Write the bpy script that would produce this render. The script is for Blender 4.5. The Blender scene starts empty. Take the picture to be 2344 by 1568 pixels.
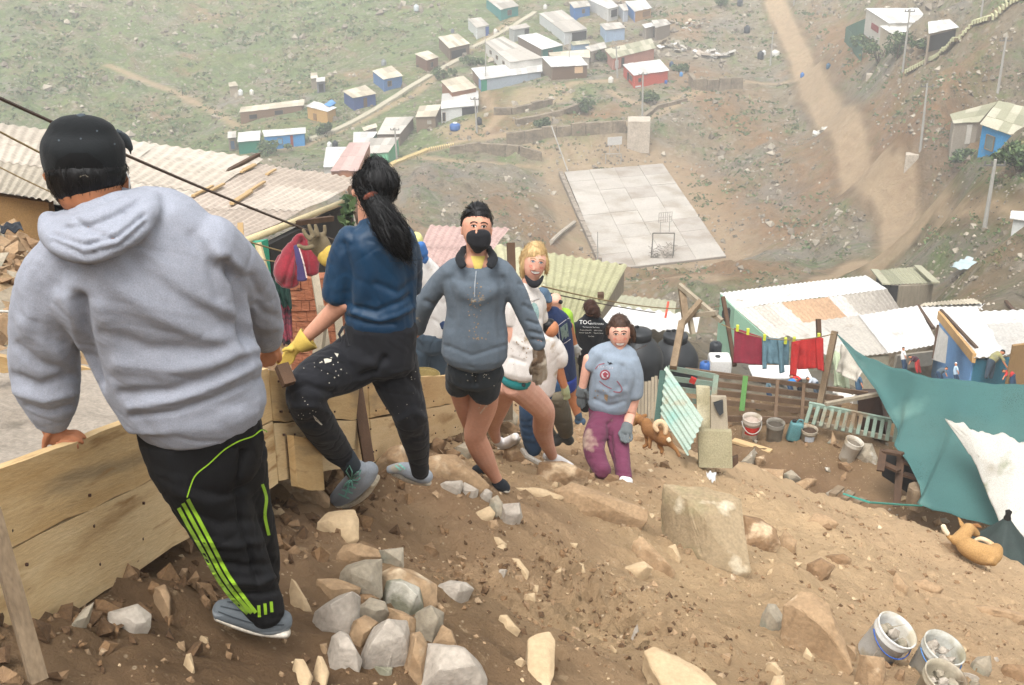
import bpy, bmesh, math, random
import numpy as np
from mathutils import Vector, Matrix, noise
from mathutils.bvhtree import BVHTree
R = math.radians
random.seed(7)
# ---------------------------------------------------------------- camera, world, sun
F = 2850.0; PITCH = R(24.5); CP, SP = math.cos(PITCH), math.sin(PITCH)
scn = bpy.context.scene
COL = scn.collection
cam = bpy.data.cameras.new('camera'); cam.sensor_width = 36; cam.lens = F/2344*36
cam.clip_start = 0.05; cam.clip_end = 3000
camo = bpy.data.objects.new('camera', cam); COL.objects.link(camo)
camo.location = (0, 0, 0); camo.rotation_euler = (math.pi/2-PITCH, 0, 0)
scn.camera = camo
world = bpy.data.worlds.new('World'); scn.world = world; world.use_nodes = True
nt = world.node_tree; bg = nt.nodes['Background']
sky = nt.nodes.new('ShaderNodeTexSky'); sky.sky_type = 'NISHITA'; sky.sun_disc = False
SUN_EL, SUN_AZ = R(62), R(200)
sky.sun_elevation = SUN_EL; sky.sun_rotation = SUN_AZ
sky.air_density = 1.6; sky.dust_density = 4.0; sky.ozone_density = 1.0
hsv = nt.nodes.new('ShaderNodeHueSaturation'); hsv.inputs['Saturation'].default_value = 0.12
nt.links.new(sky.outputs[0], hsv.inputs['Color']); nt.links.new(hsv.outputs[0], bg.inputs[0])
bg.inputs[1].default_value = 0.15
sl = bpy.data.lights.new('sun', 'SUN'); sl.energy = 1.15; sl.angle = R(28); sl.color = (1, 0.99, 0.975)
slo = bpy.data.objects.new('sun', sl); COL.objects.link(slo)
sd = Vector((math.sin(SUN_AZ)*math.cos(SUN_EL), math.cos(SUN_AZ)*math.cos(SUN_EL), math.sin(SUN_EL)))
slo.rotation_euler = sd.to_track_quat('Z', 'Y').to_euler()
scn.view_settings.view_transform = 'Standard'; scn.view_settings.look = 'None'
scn.view_settings.exposure = 1.38; scn.view_settings.gamma = 1
try:
    scn.cycles.volume_step_rate = 4; scn.cycles.volume_bounces = 0; scn.cycles.max_bounces = 6
except Exception: pass
# ---------------------------------------------------------------- photo pixel + real distance -> world point
def D(px, py):
    x = (px-1172)/F; y = (py-784)/F
    return Vector((x, CP-y*SP, -(SP+y*CP)))
def W(px, py, s): return D(px, py)*s
def PX(p):
    d = p[1]*CP - p[2]*SP; v = -(p[1]*SP + p[2]*CP)
    return 1172+F*p[0]/d, 784+F*v/d, d
def DZ(px, py, z):
    d = D(px, py); return d*(z/d.z)
# ---------------------------------------------------------------- object helpers
def tag(o, label=None, cat=None, group=None, kind=None):
    if label: o['label'] = label
    if cat: o['category'] = cat
    if group: o['group'] = group
    if kind: o['kind'] = kind
    return o
def thing(name, loc, label, cat, group=None):
    o = bpy.data.objects.new(name, None); COL.objects.link(o); o.location = Vector(loc)
    o.empty_display_size = .1
    return tag(o, label, cat, group)
def worg(o):
    v = Vector((0, 0, 0))
    while o is not None: v = v+o.location; o = o.parent
    return v
def mk(name, vs, fs, m, parent=None, smooth=False, origin=None, midx=None):
    me = bpy.data.meshes.new(name)
    vs = np.asarray([tuple(v) for v in vs], float)
    if parent is not None: off = worg(parent)
    elif origin is not None: off = Vector(origin)
    else: off = Vector((vs[:, 0].mean(), vs[:, 1].mean(), vs[:, 2].min()))
    off = np.array(off)
    me.from_pydata((vs-off).tolist(), [], [tuple(f) for f in fs]); me.update()
    for mm in (m if isinstance(m, (list, tuple)) else [m]): me.materials.append(mm)
    if midx is not None: me.polygons.foreach_set('material_index', midx)
    if smooth: me.polygons.foreach_set('use_smooth', [True]*len(me.polygons))
    o = bpy.data.objects.new(name, me); COL.objects.link(o)
    if parent is not None: o.parent = parent
    else: o.location = off.tolist()
    return o
class MB:
    def __init__(s): s.v = []; s.f = []; s.mi = []; s.cur = 0
    def add(s, vs, fs):
        n = len(s.v); s.v += [Vector(v) for v in vs]; s.f += [tuple(i+n for i in f) for f in fs]
        s.mi += [s.cur]*len(fs); return s
    def hexa(s, p):   # 8 points: bottom 4 ccw, top 4 ccw
        return s.add(p, [(3,2,1,0),(4,5,6,7),(0,1,5,4),(1,2,6,5),(2,3,7,6),(3,0,4,7)])
    def box(s, c, u, v, w):  # centre and three half vectors
        c, u, v, w = map(Vector, (c, u, v, w))
        return s.hexa([c-u-v-w, c+u-v-w, c+u+v-w, c-u+v-w, c-u-v+w, c+u-v+w, c+u+v+w, c-u+v+w])
    def bar(s, a, b, w, h=None, up=(0,0,1)):
        a, b = Vector(a), Vector(b); h = w if h is None else h
        t = (b-a); L = t.length/2; t.normalize()
        up = Vector(up); r = t.cross(up)
        if r.length < 1e-3: r = t.cross(Vector((0,1,0)))
        r.normalize(); n = r.cross(t)
        return s.box((a+b)/2, t*L, r*w/2, n*h/2)
    def tube(s, pts, rad, n=8, cap=True):
        pts = [Vector(p) for p in pts]
        if not isinstance(rad, (list, tuple)): rad = [rad]*len(pts)
        vs = []; fs = []
        up = Vector((0,0,1)); prev = None
        for i, p in enumerate(pts):
            t = (pts[min(i+1, len(pts)-1)]-pts[max(i-1, 0)]).normalized()
            if prev is None:
                a = t.cross(up)
                if a.length < .05: a = t.cross(Vector((1,0,0)))
            else: a = prev-t*prev.dot(t)
            a.normalize(); prev = a; b = t.cross(a)
            for k in range(n):
                an = 2*math.pi*k/n; vs.append(p+(a*math.cos(an)+b*math.sin(an))*rad[i])
        for i in range(len(pts)-1):
            for k in range(n):
                k2 = (k+1) % n; fs.append((i*n+k, i*n+k2, (i+1)*n+k2, (i+1)*n+k))
        if cap: fs += [tuple(range(n))[::-1], tuple((len(pts)-1)*n+k for k in range(n))]
        return s.add(vs, fs)
    def lathe(s, c, prof, n=20, ax=(0,0,1), cap=(False, False)):
        c = Vector(c); ax = Vector(ax).normalized()
        a = ax.cross(Vector((0,1,0)));
        if a.length < .1: a = ax.cross(Vector((1,0,0)))
        a.normalize(); b = ax.cross(a); vs = []; fs = []
        for r, h in prof:
            for k in range(n):
                an = 2*math.pi*k/n; vs.append(c+ax*h+(a*math.cos(an)+b*math.sin(an))*r)
        for i in range(len(prof)-1):
            for k in range(n):
                k2 = (k+1) % n; fs.append((i*n+k, i*n+k2, (i+1)*n+k2, (i+1)*n+k))
        if cap[0]: fs.append(tuple(range(n))[::-1])
        if cap[1]: fs.append(tuple((len(prof)-1)*n+k for k in range(n)))
        return s.add(vs, fs)
    def build(s, name, m, parent=None, smooth=False, origin=None):
        return mk(name, s.v, s.f, m, parent, smooth, origin, s.mi if isinstance(m, (list, tuple)) else None)
# ---------------------------------------------------------------- materials
def lin(c):
    if isinstance(c, str): c = [int(c[i:i+2], 16)/255 for i in (0, 2, 4)]
    c = [((v/12.92) if v <= .04045 else ((v+.055)/1.055)**2.4) for v in c]; l = .3*c[0]+.59*c[1]+.11*c[2]
    return tuple(ALB*(l+(v-l)*SAT) for v in c)
ALB, SAT = .78, 1.0
_M = {}
def mat(name, c1=None, c2=None, scale=4.0, rough=.85, bump=0.0, bscale=40.0, spots=None, sscale=12.0, sthr=.62,
        metal=0.0, stretch=(1,1,1), contrast=.25, fine=None, fscale=90.0, famt=.25, spec=.3, trans=0, sheen=0, k=1.0, swid=.06, uv=False):
    if name in _M: return _M[name]
    m = bpy.data.materials.new(name); m.use_nodes = True; t = m.node_tree; N = t.nodes; L = t.links
    b = N['Principled BSDF']; b.inputs['Roughness'].default_value = rough; b.inputs['Metallic'].default_value = metal
    b.inputs['Specular IOR Level'].default_value = spec
    if sheen: b.inputs['Sheen Weight'].default_value = sheen
    tc = N.new('ShaderNodeTexCoord'); mp = N.new('ShaderNodeMapping'); mp.inputs['Scale'].default_value = stretch
    if uv:
        at = N.new('ShaderNodeAttribute'); at.attribute_name = 'grain'; L.new(at.outputs['Vector'], mp.inputs[0])
    else: L.new(tc.outputs['Object'], mp.inputs[0])
    c1 = tuple(v*k for v in lin(c1)); c2 = tuple(v*k for v in lin(c2)) if c2 else tuple(v*.75 for v in c1)
    nz = N.new('ShaderNodeTexNoise'); nz.inputs['Scale'].default_value = scale; nz.inputs['Detail'].default_value = 6; nz.inputs['Roughness'].default_value = .6
    L.new(mp.outputs[0], nz.inputs[0])
    rp = N.new('ShaderNodeValToRGB'); rp.color_ramp.elements[0].position = .5-contrast; rp.color_ramp.elements[1].position = .5+contrast
    rp.color_ramp.elements[0].color = (*c2, 1); rp.color_ramp.elements[1].color = (*c1, 1)
    L.new(nz.outputs[0], rp.inputs[0]); out = rp.outputs[0]
    def mixin(col, sc, thr, wid, det=3, seed=0):
        nonlocal out
        n2 = N.new('ShaderNodeTexNoise'); n2.inputs['Scale'].default_value = sc; n2.inputs['Detail'].default_value = det; n2.noise_dimensions = '4D'; n2.inputs['W'].default_value = seed+3.3
        L.new(mp.outputs[0], n2.inputs['Vector'])
        r2 = N.new('ShaderNodeValToRGB'); r2.color_ramp.elements[0].position = thr; r2.color_ramp.elements[1].position = min(1, thr+wid)
        L.new(n2.outputs[0], r2.inputs[0])
        mx = N.new('ShaderNodeMix'); mx.data_type = 'RGBA'
        L.new(r2.outputs[0], mx.inputs[0]); L.new(out, mx.inputs[6]); mx.inputs[7].default_value = (*[v*k for v in lin(col)], 1); out = mx.outputs[2]
    if spots:
        for i, sp in enumerate(spots if isinstance(spots, list) else [(spots, sscale, sthr)]):
            mixin(sp[0], sp[1], sp[2], sp[3] if len(sp) > 3 else swid, 4, i*7.1)
    if fine is None: fine = True
    if fine:
        n3 = N.new('ShaderNodeTexNoise'); n3.inputs['Scale'].default_value = fscale; n3.inputs['Detail'].default_value = 3
        L.new(mp.outputs[0], n3.inputs[0])
        mr = N.new('ShaderNodeMapRange'); mr.inputs[1].default_value = .25; mr.inputs[2].default_value = .75; mr.inputs[3].default_value = 1-famt; mr.inputs[4].default_value = 1+famt
        L.new(n3.outputs[0], mr.inputs[0])
        vm = N.new('ShaderNodeVectorMath'); vm.operation = 'SCALE'; L.new(out, vm.inputs[0]); L.new(mr.outputs[0], vm.inputs['Scale']); out = vm.outputs[0]
    L.new(out, b.inputs['Base Color'])
    if bump:
        n4 = N.new('ShaderNodeTexNoise'); n4.inputs['Scale'].default_value = bscale; n4.inputs['Detail'].default_value = 8; n4.inputs['Roughness'].default_value = .65
        L.new(mp.outputs[0], n4.inputs[0])
        bp = N.new('ShaderNodeBump'); bp.inputs['Strength'].default_value = 1; bp.inputs['Distance'].default_value = bump
        L.new(n4.outputs[0], bp.inputs['Height']); L.new(bp.outputs[0], b.inputs['Normal'])
    _M[name] = m; return m
# ---------------------------------------------------------------- terrain height
def plane(x, y): return -1.69-.39*x-.37*y
ctl = []
for x in (-2, 3, 8, 14):
    for y in (-6, 3, 12, 22, 34): ctl.append((x, y, plane(x, y)))
for x, y in ((-8, -6), (-8, 3), (-6, 9), (-20, 0)): ctl.append((x, y, plane(x, y)))
for x, y, z in ((-6, 14, -6.3), (-12, 16, -6.0), (-9, 30, -14), (-25, 30, -12), (-2, 22, -10.5), (-12, 60, -30), (-40, 60, -28), (-50, 20, -2), (2, 60, -28),
                (24, 12, -13), (24, 30, -20), (30, -6, -9), (60, 0, -10), (80, 40, -14), (15, 48, -25.5), (22, 40, -23)): ctl.append((x, y, z))
for px, py, s in ((1500,640,105),(1600,740,86),(1400,660,100),(1760,600,100),(1385,620,121.3),(1640,590,124.6),(1292,395,151),(1517,376,154.6),(1560,480,138),
    (1250,520,126),(1180,470,128),(1100,420,138),(1000,470,125),(950,420,138),(1200,400,146),(900,500,118),
    (1300,310,156),(1450,290,158),(1200,330,156),(1050,340,158),(1080,250,168),(1180,240,171),(1290,190,176),(1478,195,176),(1400,270,163),(1580,230,170),(1700,185,178),
    (1700,300,160),(1650,400,146),(1720,470,134),(1800,560,116),(1870,610,106),(1800,250,168),(1880,300,152),(1900,420,132),
    (1835,180,178),(1790,60,205),(1990,400,126),(2080,480,112),(2100,550,104),(1950,570,108),(1940,640,98),
    (2255,525,92),(2107,340,112),(2073,285,122),(2200,430,88),(2280,350,74),(2344,400,66),(2344,250,84),(2344,100,108),(2200,150,122),(2040,130,145),(2050,20,160),(2344,0,125),
    (2250,600,60),(2344,560,54),(2344,690,46),(2180,660,62),(2100,620,80),(1950,60,170),(1850,0,205),(1900,150,165),
    (1650,60,208),(1600,130,195),(1500,0,222),(1460,60,210),(1280,60,208),(1150,120,198),(1150,20,222),(1035,130,196),(975,165,190),(887,205,183),(820,245,177),(735,265,176),(650,330,166),(560,330,167),(620,280,172),
    (900,330,163),(850,390,150),(760,380,152),(700,420,142),(1000,270,170),(1000,200,182),
    (500,300,176),(500,200,198),(500,100,218),(500,0,240),(800,120,208),(800,0,236),(1000,0,232),(1200,-60,240),(1500,-60,236),(300,300,176),(300,150,205),(300,0,232),(0,300,176),(0,150,200),(0,0,225),
    (-300,200,190),(-300,0,215),(-200,400,150),(200,450,140),(2700,300,90),(2700,0,140),(0,-200,262),(600,-200,285),(1200,-250,300),(1800,-200,270),(2344,-200,170),(1200,-500,420),(200,-500,360),(2200,-500,300)):
    p = W(px, py, s); ctl.append((p.x, p.y, p.z))
ctl += [(-250, 40, 10), (-200, -20, 20), (250, 0, 15), (300, 150, 30), (300, 350, 60), (-300, 200, 30), (-250, 380, 60), (0, 450, 40), (60, 75, -33), (45, 60, -27)]
C = np.array(ctl); SC = 100.0
def _U(r2): return np.where(r2 > 0, r2*np.log(np.maximum(r2, 1e-12)), 0)
def _fit():
    P = C[:, :2]/SC; n = len(P)
    K = _U(((P[:, None]-P[None])**2).sum(-1))+np.eye(n)*2e-5
    A = np.zeros((n+3, n+3)); A[:n, :n] = K; A[:n, n] = 1; A[:n, n+1:] = P; A[n, :n] = 1; A[n+1:, :n] = P.T
    return P, np.linalg.solve(A, np.r_[C[:, 2], 0, 0, 0])
_P, _w = _fit()
def tps(x, y):
    q = np.stack([np.ravel(x), np.ravel(y)], -1)/SC; out = np.empty(len(q))
    for i in range(0, len(q), 20000):
        qq = q[i:i+20000]
        out[i:i+20000] = _U(((qq[:, None]-_P[None])**2).sum(-1)) @ _w[:-3] + _w[-3] + qq @ _w[-2:]
    return out.reshape(np.shape(x))
def fbm(x, y, sc, oc=4, seed=0.0, rough=.55):
    x = np.ravel(x); y = np.ravel(y)
    return np.array([noise.fractal(Vector((a*sc+seed, b*sc-seed, seed*1.7)), 1-rough+.3, 2.0, oc) for a, b in zip(x, y)])
def sstep(a, b, v):
    t = np.clip((np.asarray(v, float)-a)/(b-a), 0, 1); return t*t*(3-2*t)
# yard terrace on the right below the crest; edge line given in plan
YARD_Z = -9.35
def near_h(x, y):
    x = np.asarray(x, float); y = np.asarray(y, float)
    z = plane(x, y)
    # yard terrace: x in 1.8..9, y beyond the crest
    edge = 12.9+.10*(x-3)-.02*(x-3)**2
    t = sstep(0, .9, y-edge)*sstep(1.7, 2.6, x)*(1-sstep(9.5, 12, x))*(1-sstep(18.4, 19.4, y+.22*(x-4)))
    z = z*(1-t)+YARD_Z*t
    # area behind the formwork on the left drops beyond y=9.5
    t = sstep(9.3, 12.5, y+.35*x)*(1-sstep(-2.6, -1.2, x))
    z = z-1.6*t
    z = z-2.3*sstep(14, 17.5, y)*(1-sstep(1.7, 2.6, x)*(1-sstep(9.5, 12, x))*(1-sstep(18.4, 19.4, y+.22*(x-4))))
    return z
def H(x, y):
    x = np.asarray(x, float); y = np.asarray(y, float)
    zt = tps(x, y); zn = near_h(x, y)
    r = np.maximum(sstep(9, 15, np.abs(x-2)), sstep(20, 28, y))
    return zn*(1-r)+zt*r
def hits(px, py, near=False, hf=None, s0=2.0, s1=500):
    hf = hf or H; d = D(px, py)
    ss = np.geomspace(s0, s1, 500); z = hf(d.x*ss, d.y*ss)
    below = np.nonzero(d.z*ss < z)[0]
    if len(below) == 0: return d*s1
    i = below[0]
    if i == 0: return d*s0
    a, b = ss[i-1], ss[i]
    for _ in range(2):
        sq = np.linspace(a, b, 40); zz = hf(d.x*sq, d.y*sq); k = np.nonzero(d.z*sq < zz)[0]
        k = k[0] if len(k) else 39; k = max(k, 1); a, b = sq[k-1], sq[k]
    return d*((a+b)/2)
def G(px, py): return hits(px, py, hf=near_h, s0=1.5, s1=40)      # near ground
def GT(px, py, s0=25): return hits(px, py, s0=s0)                  # valley ground
# ---------------------------------------------------------------- setting: terrain and near slope
def terrain_mat(name, near=False):
    m = bpy.data.materials.new(name); m.use_nodes = True; t = m.node_tree; N = t.nodes; L = t.links
    b = N['Principled BSDF']; b.inputs['Roughness'].default_value = .95; b.inputs['Specular IOR Level'].default_value = .1
    g = N.new('ShaderNodeNewGeometry'); pos = g.outputs['Position']
    def nz(sc, det=5, ro=.6, w=0.0, dist=0, vec=None):
        n = N.new('ShaderNodeTexNoise'); n.noise_dimensions = '4D'; n.inputs['W'].default_value = w
        n.inputs['Scale'].default_value = sc; n.inputs['Detail'].default_value = det; n.inputs['Roughness'].default_value = ro; n.inputs['Distortion'].default_value = dist
        L.new(vec or pos, n.inputs['Vector']); return n.outputs[0]
    def ramp(fac, *st):
        r = N.new('ShaderNodeValToRGB'); e = r.color_ramp.elements
        while len(e) < len(st): e.new(.5)
        for i, (p, c) in enumerate(st): e[i].position = p; e[i].color = (*lin(c), 1) if not isinstance(c, float) else (c, c, c, 1)
        L.new(fac, r.inputs[0]); return r.outputs[0]
    def mix(f, a, bb):
        x = N.new('ShaderNodeMix'); x.data_type = 'RGBA'; L.new(f, x.inputs[0])
        for s, v in ((6, a), (7, bb)):
            if isinstance(v, str): x.inputs[s].default_value = (*lin(v), 1)
            else: L.new(v, x.inputs[s])
        return x.outputs[2]
    def math_(op, a, bb):
        x = N.new('ShaderNodeMath'); x.operation = op; x.use_clamp = True
        for s, v in ((0, a), (1, bb)):
            if isinstance(v, float): x.inputs[s].default_value = v
            else: L.new(v, x.inputs[s])
        return x.outputs[0]
    if near:
        c = ramp(nz(1.1, 8, .6), (.3, '846a50'), (.52, '9e8062'), (.72, 'b69876'))
        c = mix(ramp(nz(.35, 4, .5, 5), (.42, 0.0), (.62, .8)), c, 'bca07a')
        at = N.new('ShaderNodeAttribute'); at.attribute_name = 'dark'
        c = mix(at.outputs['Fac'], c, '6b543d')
        at2 = N.new('ShaderNodeAttribute'); at2.attribute_name = 'dry'
        c = mix(at2.outputs['Fac'], c, 'cdb08a')
        c = mix(ramp(nz(9, 5, .7, 2), (.60, 0.0), (.68, .6)), c, 'bda381')
        c = mix(ramp(nz(5, 6, .7, 8), (.60, 0.0), (.7, .55)), c, '745a40')
        v = N.new('ShaderNodeTexVoronoi'); v.inputs['Scale'].default_value = 26; L.new(pos, v.inputs['Vector'])
        c = mix(math_('MULTIPLY', ramp(v.outputs['Distance'], (.12, 1.0), (.2, 0.0)), ramp(nz(3, 2, .5, 11), (.5, 0.0), (.56, .8))), c, 'c5b091')
        hgt = nz(14, 10, .72, 1)
        bp = N.new('ShaderNodeBump'); bp.inputs['Distance'].default_value = .05; bp.inputs['Strength'].default_value = 1.0
        n2 = N.new('ShaderNodeBump'); n2.inputs['Distance'].default_value = .012; L.new(nz(70, 6, .7, 4), n2.inputs['Height'])
        L.new(hgt, bp.inputs['Height']); L.new(n2.outputs[0], bp.inputs['Normal']); L.new(bp.outputs[0], b.inputs['Normal'])
    else:
        gr = N.new('ShaderNodeAttribute'); gr.attribute_name = 'green'
        ro = N.new('ShaderNodeAttribute'); ro.attribute_name = 'track'
        c = ramp(nz(.35, 11, .72), (.3, '6f6454'), (.45, '8e8169'), (.6, '9f917a'), (.75, 'b0a58f'))
        c = mix(ramp(nz(.11, 9, .7, 3, .6), (.48, 0.0), (.60, .75)), c, '8f8a80')
        c = mix(ramp(nz(.07, 8, .65, 17, .4), (.52, 0.0), (.62, .6)), c, 'a5835f')
        gm = N.new('ShaderNodeMath'); gm.operation = 'ADD'; L.new(nz(.22, 11, .78, 9, .5), gm.inputs[0]); L.new(gr.outputs['Fac'], gm.inputs[1])
        green = ramp(nz(.6, 8, .75, 6), (.35, '55693f'), (.65, '7d9456'))
        c = mix(ramp(gm.outputs[0], (.54, 0.0), (.66, .8)), c, green)
        for sc, w0, th in ((.9, 13, .44), (2.2, 23, .52)):
            v = N.new('ShaderNodeTexVoronoi'); v.inputs['Scale'].default_value = sc; L.new(pos, v.inputs['Vector'])
            c = mix(math_('MULTIPLY', ramp(v.outputs['Distance'], (.15, 1.0), (.38, 0.0)), ramp(nz(.12, 6, .7, w0), (th, 0.0), (th+.1, .65))), c, 'b3a897')
        c = mix(ramp(nz(.9, 9, .85, 19), (.53, 0.0), (.61, .8)), c, '4c4638')
        c = mix(ramp(nz(1.6, 8, .85, 29), (.57, 0.0), (.65, .75)), c, 'bdb3a2')
        ba = N.new('ShaderNodeAttribute'); ba.attribute_name = 'bare'
        c = mix(math_('MULTIPLY', ba.outputs['Fac'], ramp(nz(.35, 9, .8, 33), (.35, .15), (.55, .85))), c, ramp(nz(.6, 9, .8, 37), (.35, '80603f'), (.65, 'b08a64')))
        tm = math_('MULTIPLY', ro.outputs['Fac'], ramp(nz(.9, 8, .75, 21), (.25, .6), (.6, 1.0)))
        c = mix(tm, c, ramp(nz(.8, 8, .7, 22), (.3, 'b39777'), (.7, 'c9b08e')))
        ru = N.new('ShaderNodeAttribute'); ru.attribute_name = 'rut'
        c = mix(math_('MULTIPLY', ru.outputs['Fac'], ramp(nz(.7, 8, .8, 41), (.35, .2), (.6, .8))), c, '7c6549')
        bp = N.new('ShaderNodeBump'); bp.inputs['Distance'].default_value = 1.0; bp.inputs['Strength'].default_value = 1.0
        L.new(nz(.7, 12, .8, 1), bp.inputs['Height']); L.new(bp.outputs[0], b.inputs['Normal'])
    L.new(c, b.inputs['Base Color']); return m
def grid_mesh(name, xs, ys, Z, m, attrs=()):
    nx, ny = len(xs), len(ys); X, Y = np.meshgrid(xs, ys)
    vs = np.stack([X.ravel(), Y.ravel(), Z.ravel()], -1)
    i = np.arange((ny-1)*nx).reshape(ny-1, nx)[:, :-1].ravel()
    fs = np.stack([i, i+1, i+nx+1, i+nx], -1)
    me = bpy.data.meshes.new(name); me.vertices.add(len(vs)); me.vertices.foreach_set('co', vs.ravel())
    me.loops.add(fs.size); me.loops.foreach_set('vertex_index', fs.ravel().astype(np.int32))
    me.polygons.add(len(fs)); me.polygons.foreach_set('loop_start', np.arange(0, fs.size, 4, dtype=np.int32)); me.update(); me.validate()
    me.polygons.foreach_set('use_smooth', [True]*len(fs))
    me.materials.append(m)
    for an, av in attrs:
        a = me.attributes.new(an, 'FLOAT', 'POINT'); a.data.foreach_set('value', np.ravel(av).astype(np.float32))
    o = bpy.data.objects.new(name, me); COL.objects.link(o); return o
def pdist(x, y, pts):
    best = np.full(x.shape, 1e9)
    for (ax, ay), (bx, by) in zip(pts[:-1], pts[1:]):
        dx, dy = bx-ax, by-ay; t = np.clip(((x-ax)*dx+(y-ay)*dy)/(dx*dx+dy*dy+1e-9), 0, 1)
        best = np.minimum(best, np.hypot(x-ax-t*dx, y-ay-t*dy))
    return best
def inpoly(x, y, poly):
    ins = np.zeros(x.shape, bool); n = len(poly)
    for i in range(n):
        x1, y1 = poly[i]; x2, y2 = poly[(i+1) % n]
        c = ((y1 > y) != (y2 > y)) & (x < (x2-x1)*(y-y1)/(y2-y1+1e-12)+x1); ins ^= c
    return ins
def g2(pts): return [tuple(GT(*p)[:2]) for p in pts]
ROAD = g2([(1770,2),(1800,60),(1835,140),(1860,200),(1905,275),(1950,340),(2000,400),(2060,470),(2090,530),(2040,580),(1960,610),(1890,640)])
ROAD2 = g2([(2090,500),(2200,490),(2344,485)])
PATHS = [g2(q) for q in ([(900,368),(960,350),(1060,320),(1150,310),(1260,300),(1350,290),(1440,282),(1520,255),(1600,208),(1700,185),(1835,172)],
    [(1140,265),(1200,250),(1270,215),(1310,190),(1400,185)], [(1105,200),(1120,240),(1150,262),(1110,300)], [(1400,210),(1450,235),(1520,240),(1600,205)],
    [(960,360),(1060,370),(1170,380),(1240,375)], [(1180,312),(1240,345),(1290,365),(1420,365)], [(1330,560),(1290,500),(1265,420),(1250,370)],
    [(560,350),(700,330),(800,290),(950,215),(1080,110),(1180,40)], [(1640,640),(1500,640),(1400,650)], [(250,150),(400,210),(500,260),(560,290)],[(1510,380),(1560,420),(1620,500),(1690,560)],[(2080,168),(2210,84),(2344,-8)])]
FLATS = [g2(q) for q in ([(1170,255),(1190,210),(1290,200),(1300,225),(1230,245)], [(1270,420),(1265,330),(1500,320),(1530,380)], [(1010,300),(1080,285),(1100,310),(1050,320)])]
COURT = [tuple(DZ(*p, -44.0)[:2]) for p in ((1385,620),(1662,588),(1517,376),(1292,395))]
BARE = [(g2(a), w) for a, w in (([(1560,395),(1610,470),(1680,560)],4.5),([(1640,440),(1760,520),(1850,500)],4),([(1150,470),(1230,540),(1280,570)],4),([(1100,300),(1250,270),(1400,255)],3.5),([(1180,440),(1290,460)],3),([(2000,250),(2150,220),(2300,200)],5),([(1900,60),(1960,140)],3.5),([(1560,150),(1640,240),(1740,320)],4.5),([(1950,320),(2080,330)],4),([(1470,640),(1700,620)],3.5),([(1120,220),(1130,290)],3),([(1850,330),(1900,440)],4))]
TOWN = g2([(530,395),(500,300),(640,190),(800,150),(930,90),(1080,-20),(1540,-20),(1570,120),(1620,215),(1440,250),(1300,230),(1130,300),(980,400),(740,425)])
def bigH(X, Y):
    Z = H(X, Y)
    return Z
def build_terrain():
    xs = np.r_[np.arange(-260, -90, 4.0), np.arange(-90, 90, .65), np.arange(90, 300, 4.0)]
    ys = np.r_[np.arange(-24, 60, 2.0), np.arange(60, 260, .65), np.arange(260, 470, 4.0)]
    X, Y = np.meshgrid(xs, ys); Z = H(X, Y)
    far = sstep(22, 40, np.hypot(X, Y))
    dr = np.minimum(pdist(X, Y, ROAD), pdist(X, Y, ROAD2)+1)
    dp = np.min([pdist(X, Y, p) for p in PATHS], axis=0)
    dc = np.where(inpoly(X, Y, COURT), 0, pdist(X, Y, COURT+COURT[:1]))
    quiet = sstep(3, 7, dr)*sstep(1, 3, dp)*sstep(2, 8, dc)
    quiet = quiet*np.where(inpoly(X, Y, TOWN), .18, sstep(0, 6, pdist(X, Y, TOWN+TOWN[:1]))*.82+.18)
    n1 = fbm(X, Y, .035, 6, 3.1).reshape(X.shape); n2 = fbm(X, Y, .22, 5, 8.2).reshape(X.shape)
    # stepped, eroded ground
    Z = Z+far*quiet*(n1*1.6+n2*1.1+np.abs(n2)*.4)
    Z = Z*(sstep(0, 6, dc)) + (-44.12)*(1-sstep(0, 6, dc))
    rect = (X > -8.2) & (X < 11.2) & (Y > -4) & (Y < 19.8)
    Z = np.where(rect, Z-1.6, Z)
    track = np.maximum(1-sstep(1.3, 1.9, dr), .85*(1-sstep(.35, 1.1, dp)))
    track = np.maximum(track, .7*(1-sstep(1, 6, dc)))
    for f in FLATS: track = np.maximum(track, .7*np.where(inpoly(X, Y, f), 1, 1-sstep(0, 2, pdist(X, Y, f+f[:1]))))
    px = 1172+F*X/np.maximum(Y*CP-Z*SP, 1); 
    green = .035+.10*(1-sstep(-10, 30, X))*sstep(130, 170, Y) + .02*sstep(20, 50, X) + .06*fbm(X, Y, .02, 3, 40).reshape(X.shape)
    bare = np.zeros(X.shape)
    for q, w in BARE: bare = np.maximum(bare, np.exp(-(pdist(X, Y, q)/w)**2))
    rut = np.exp(-((dr-1.75)/.4)**2)-.5*np.exp(-((dr-.75)/.3)**2)
    return tag(grid_mesh('hillside', xs, ys, Z, terrain_mat('hillside soil and grass'), (('track', track), ('green', green), ('bare', bare), ('rut', rut))), 'eroded brown and green valley hillside', 'hill', kind='structure')
hill = build_terrain()
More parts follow.
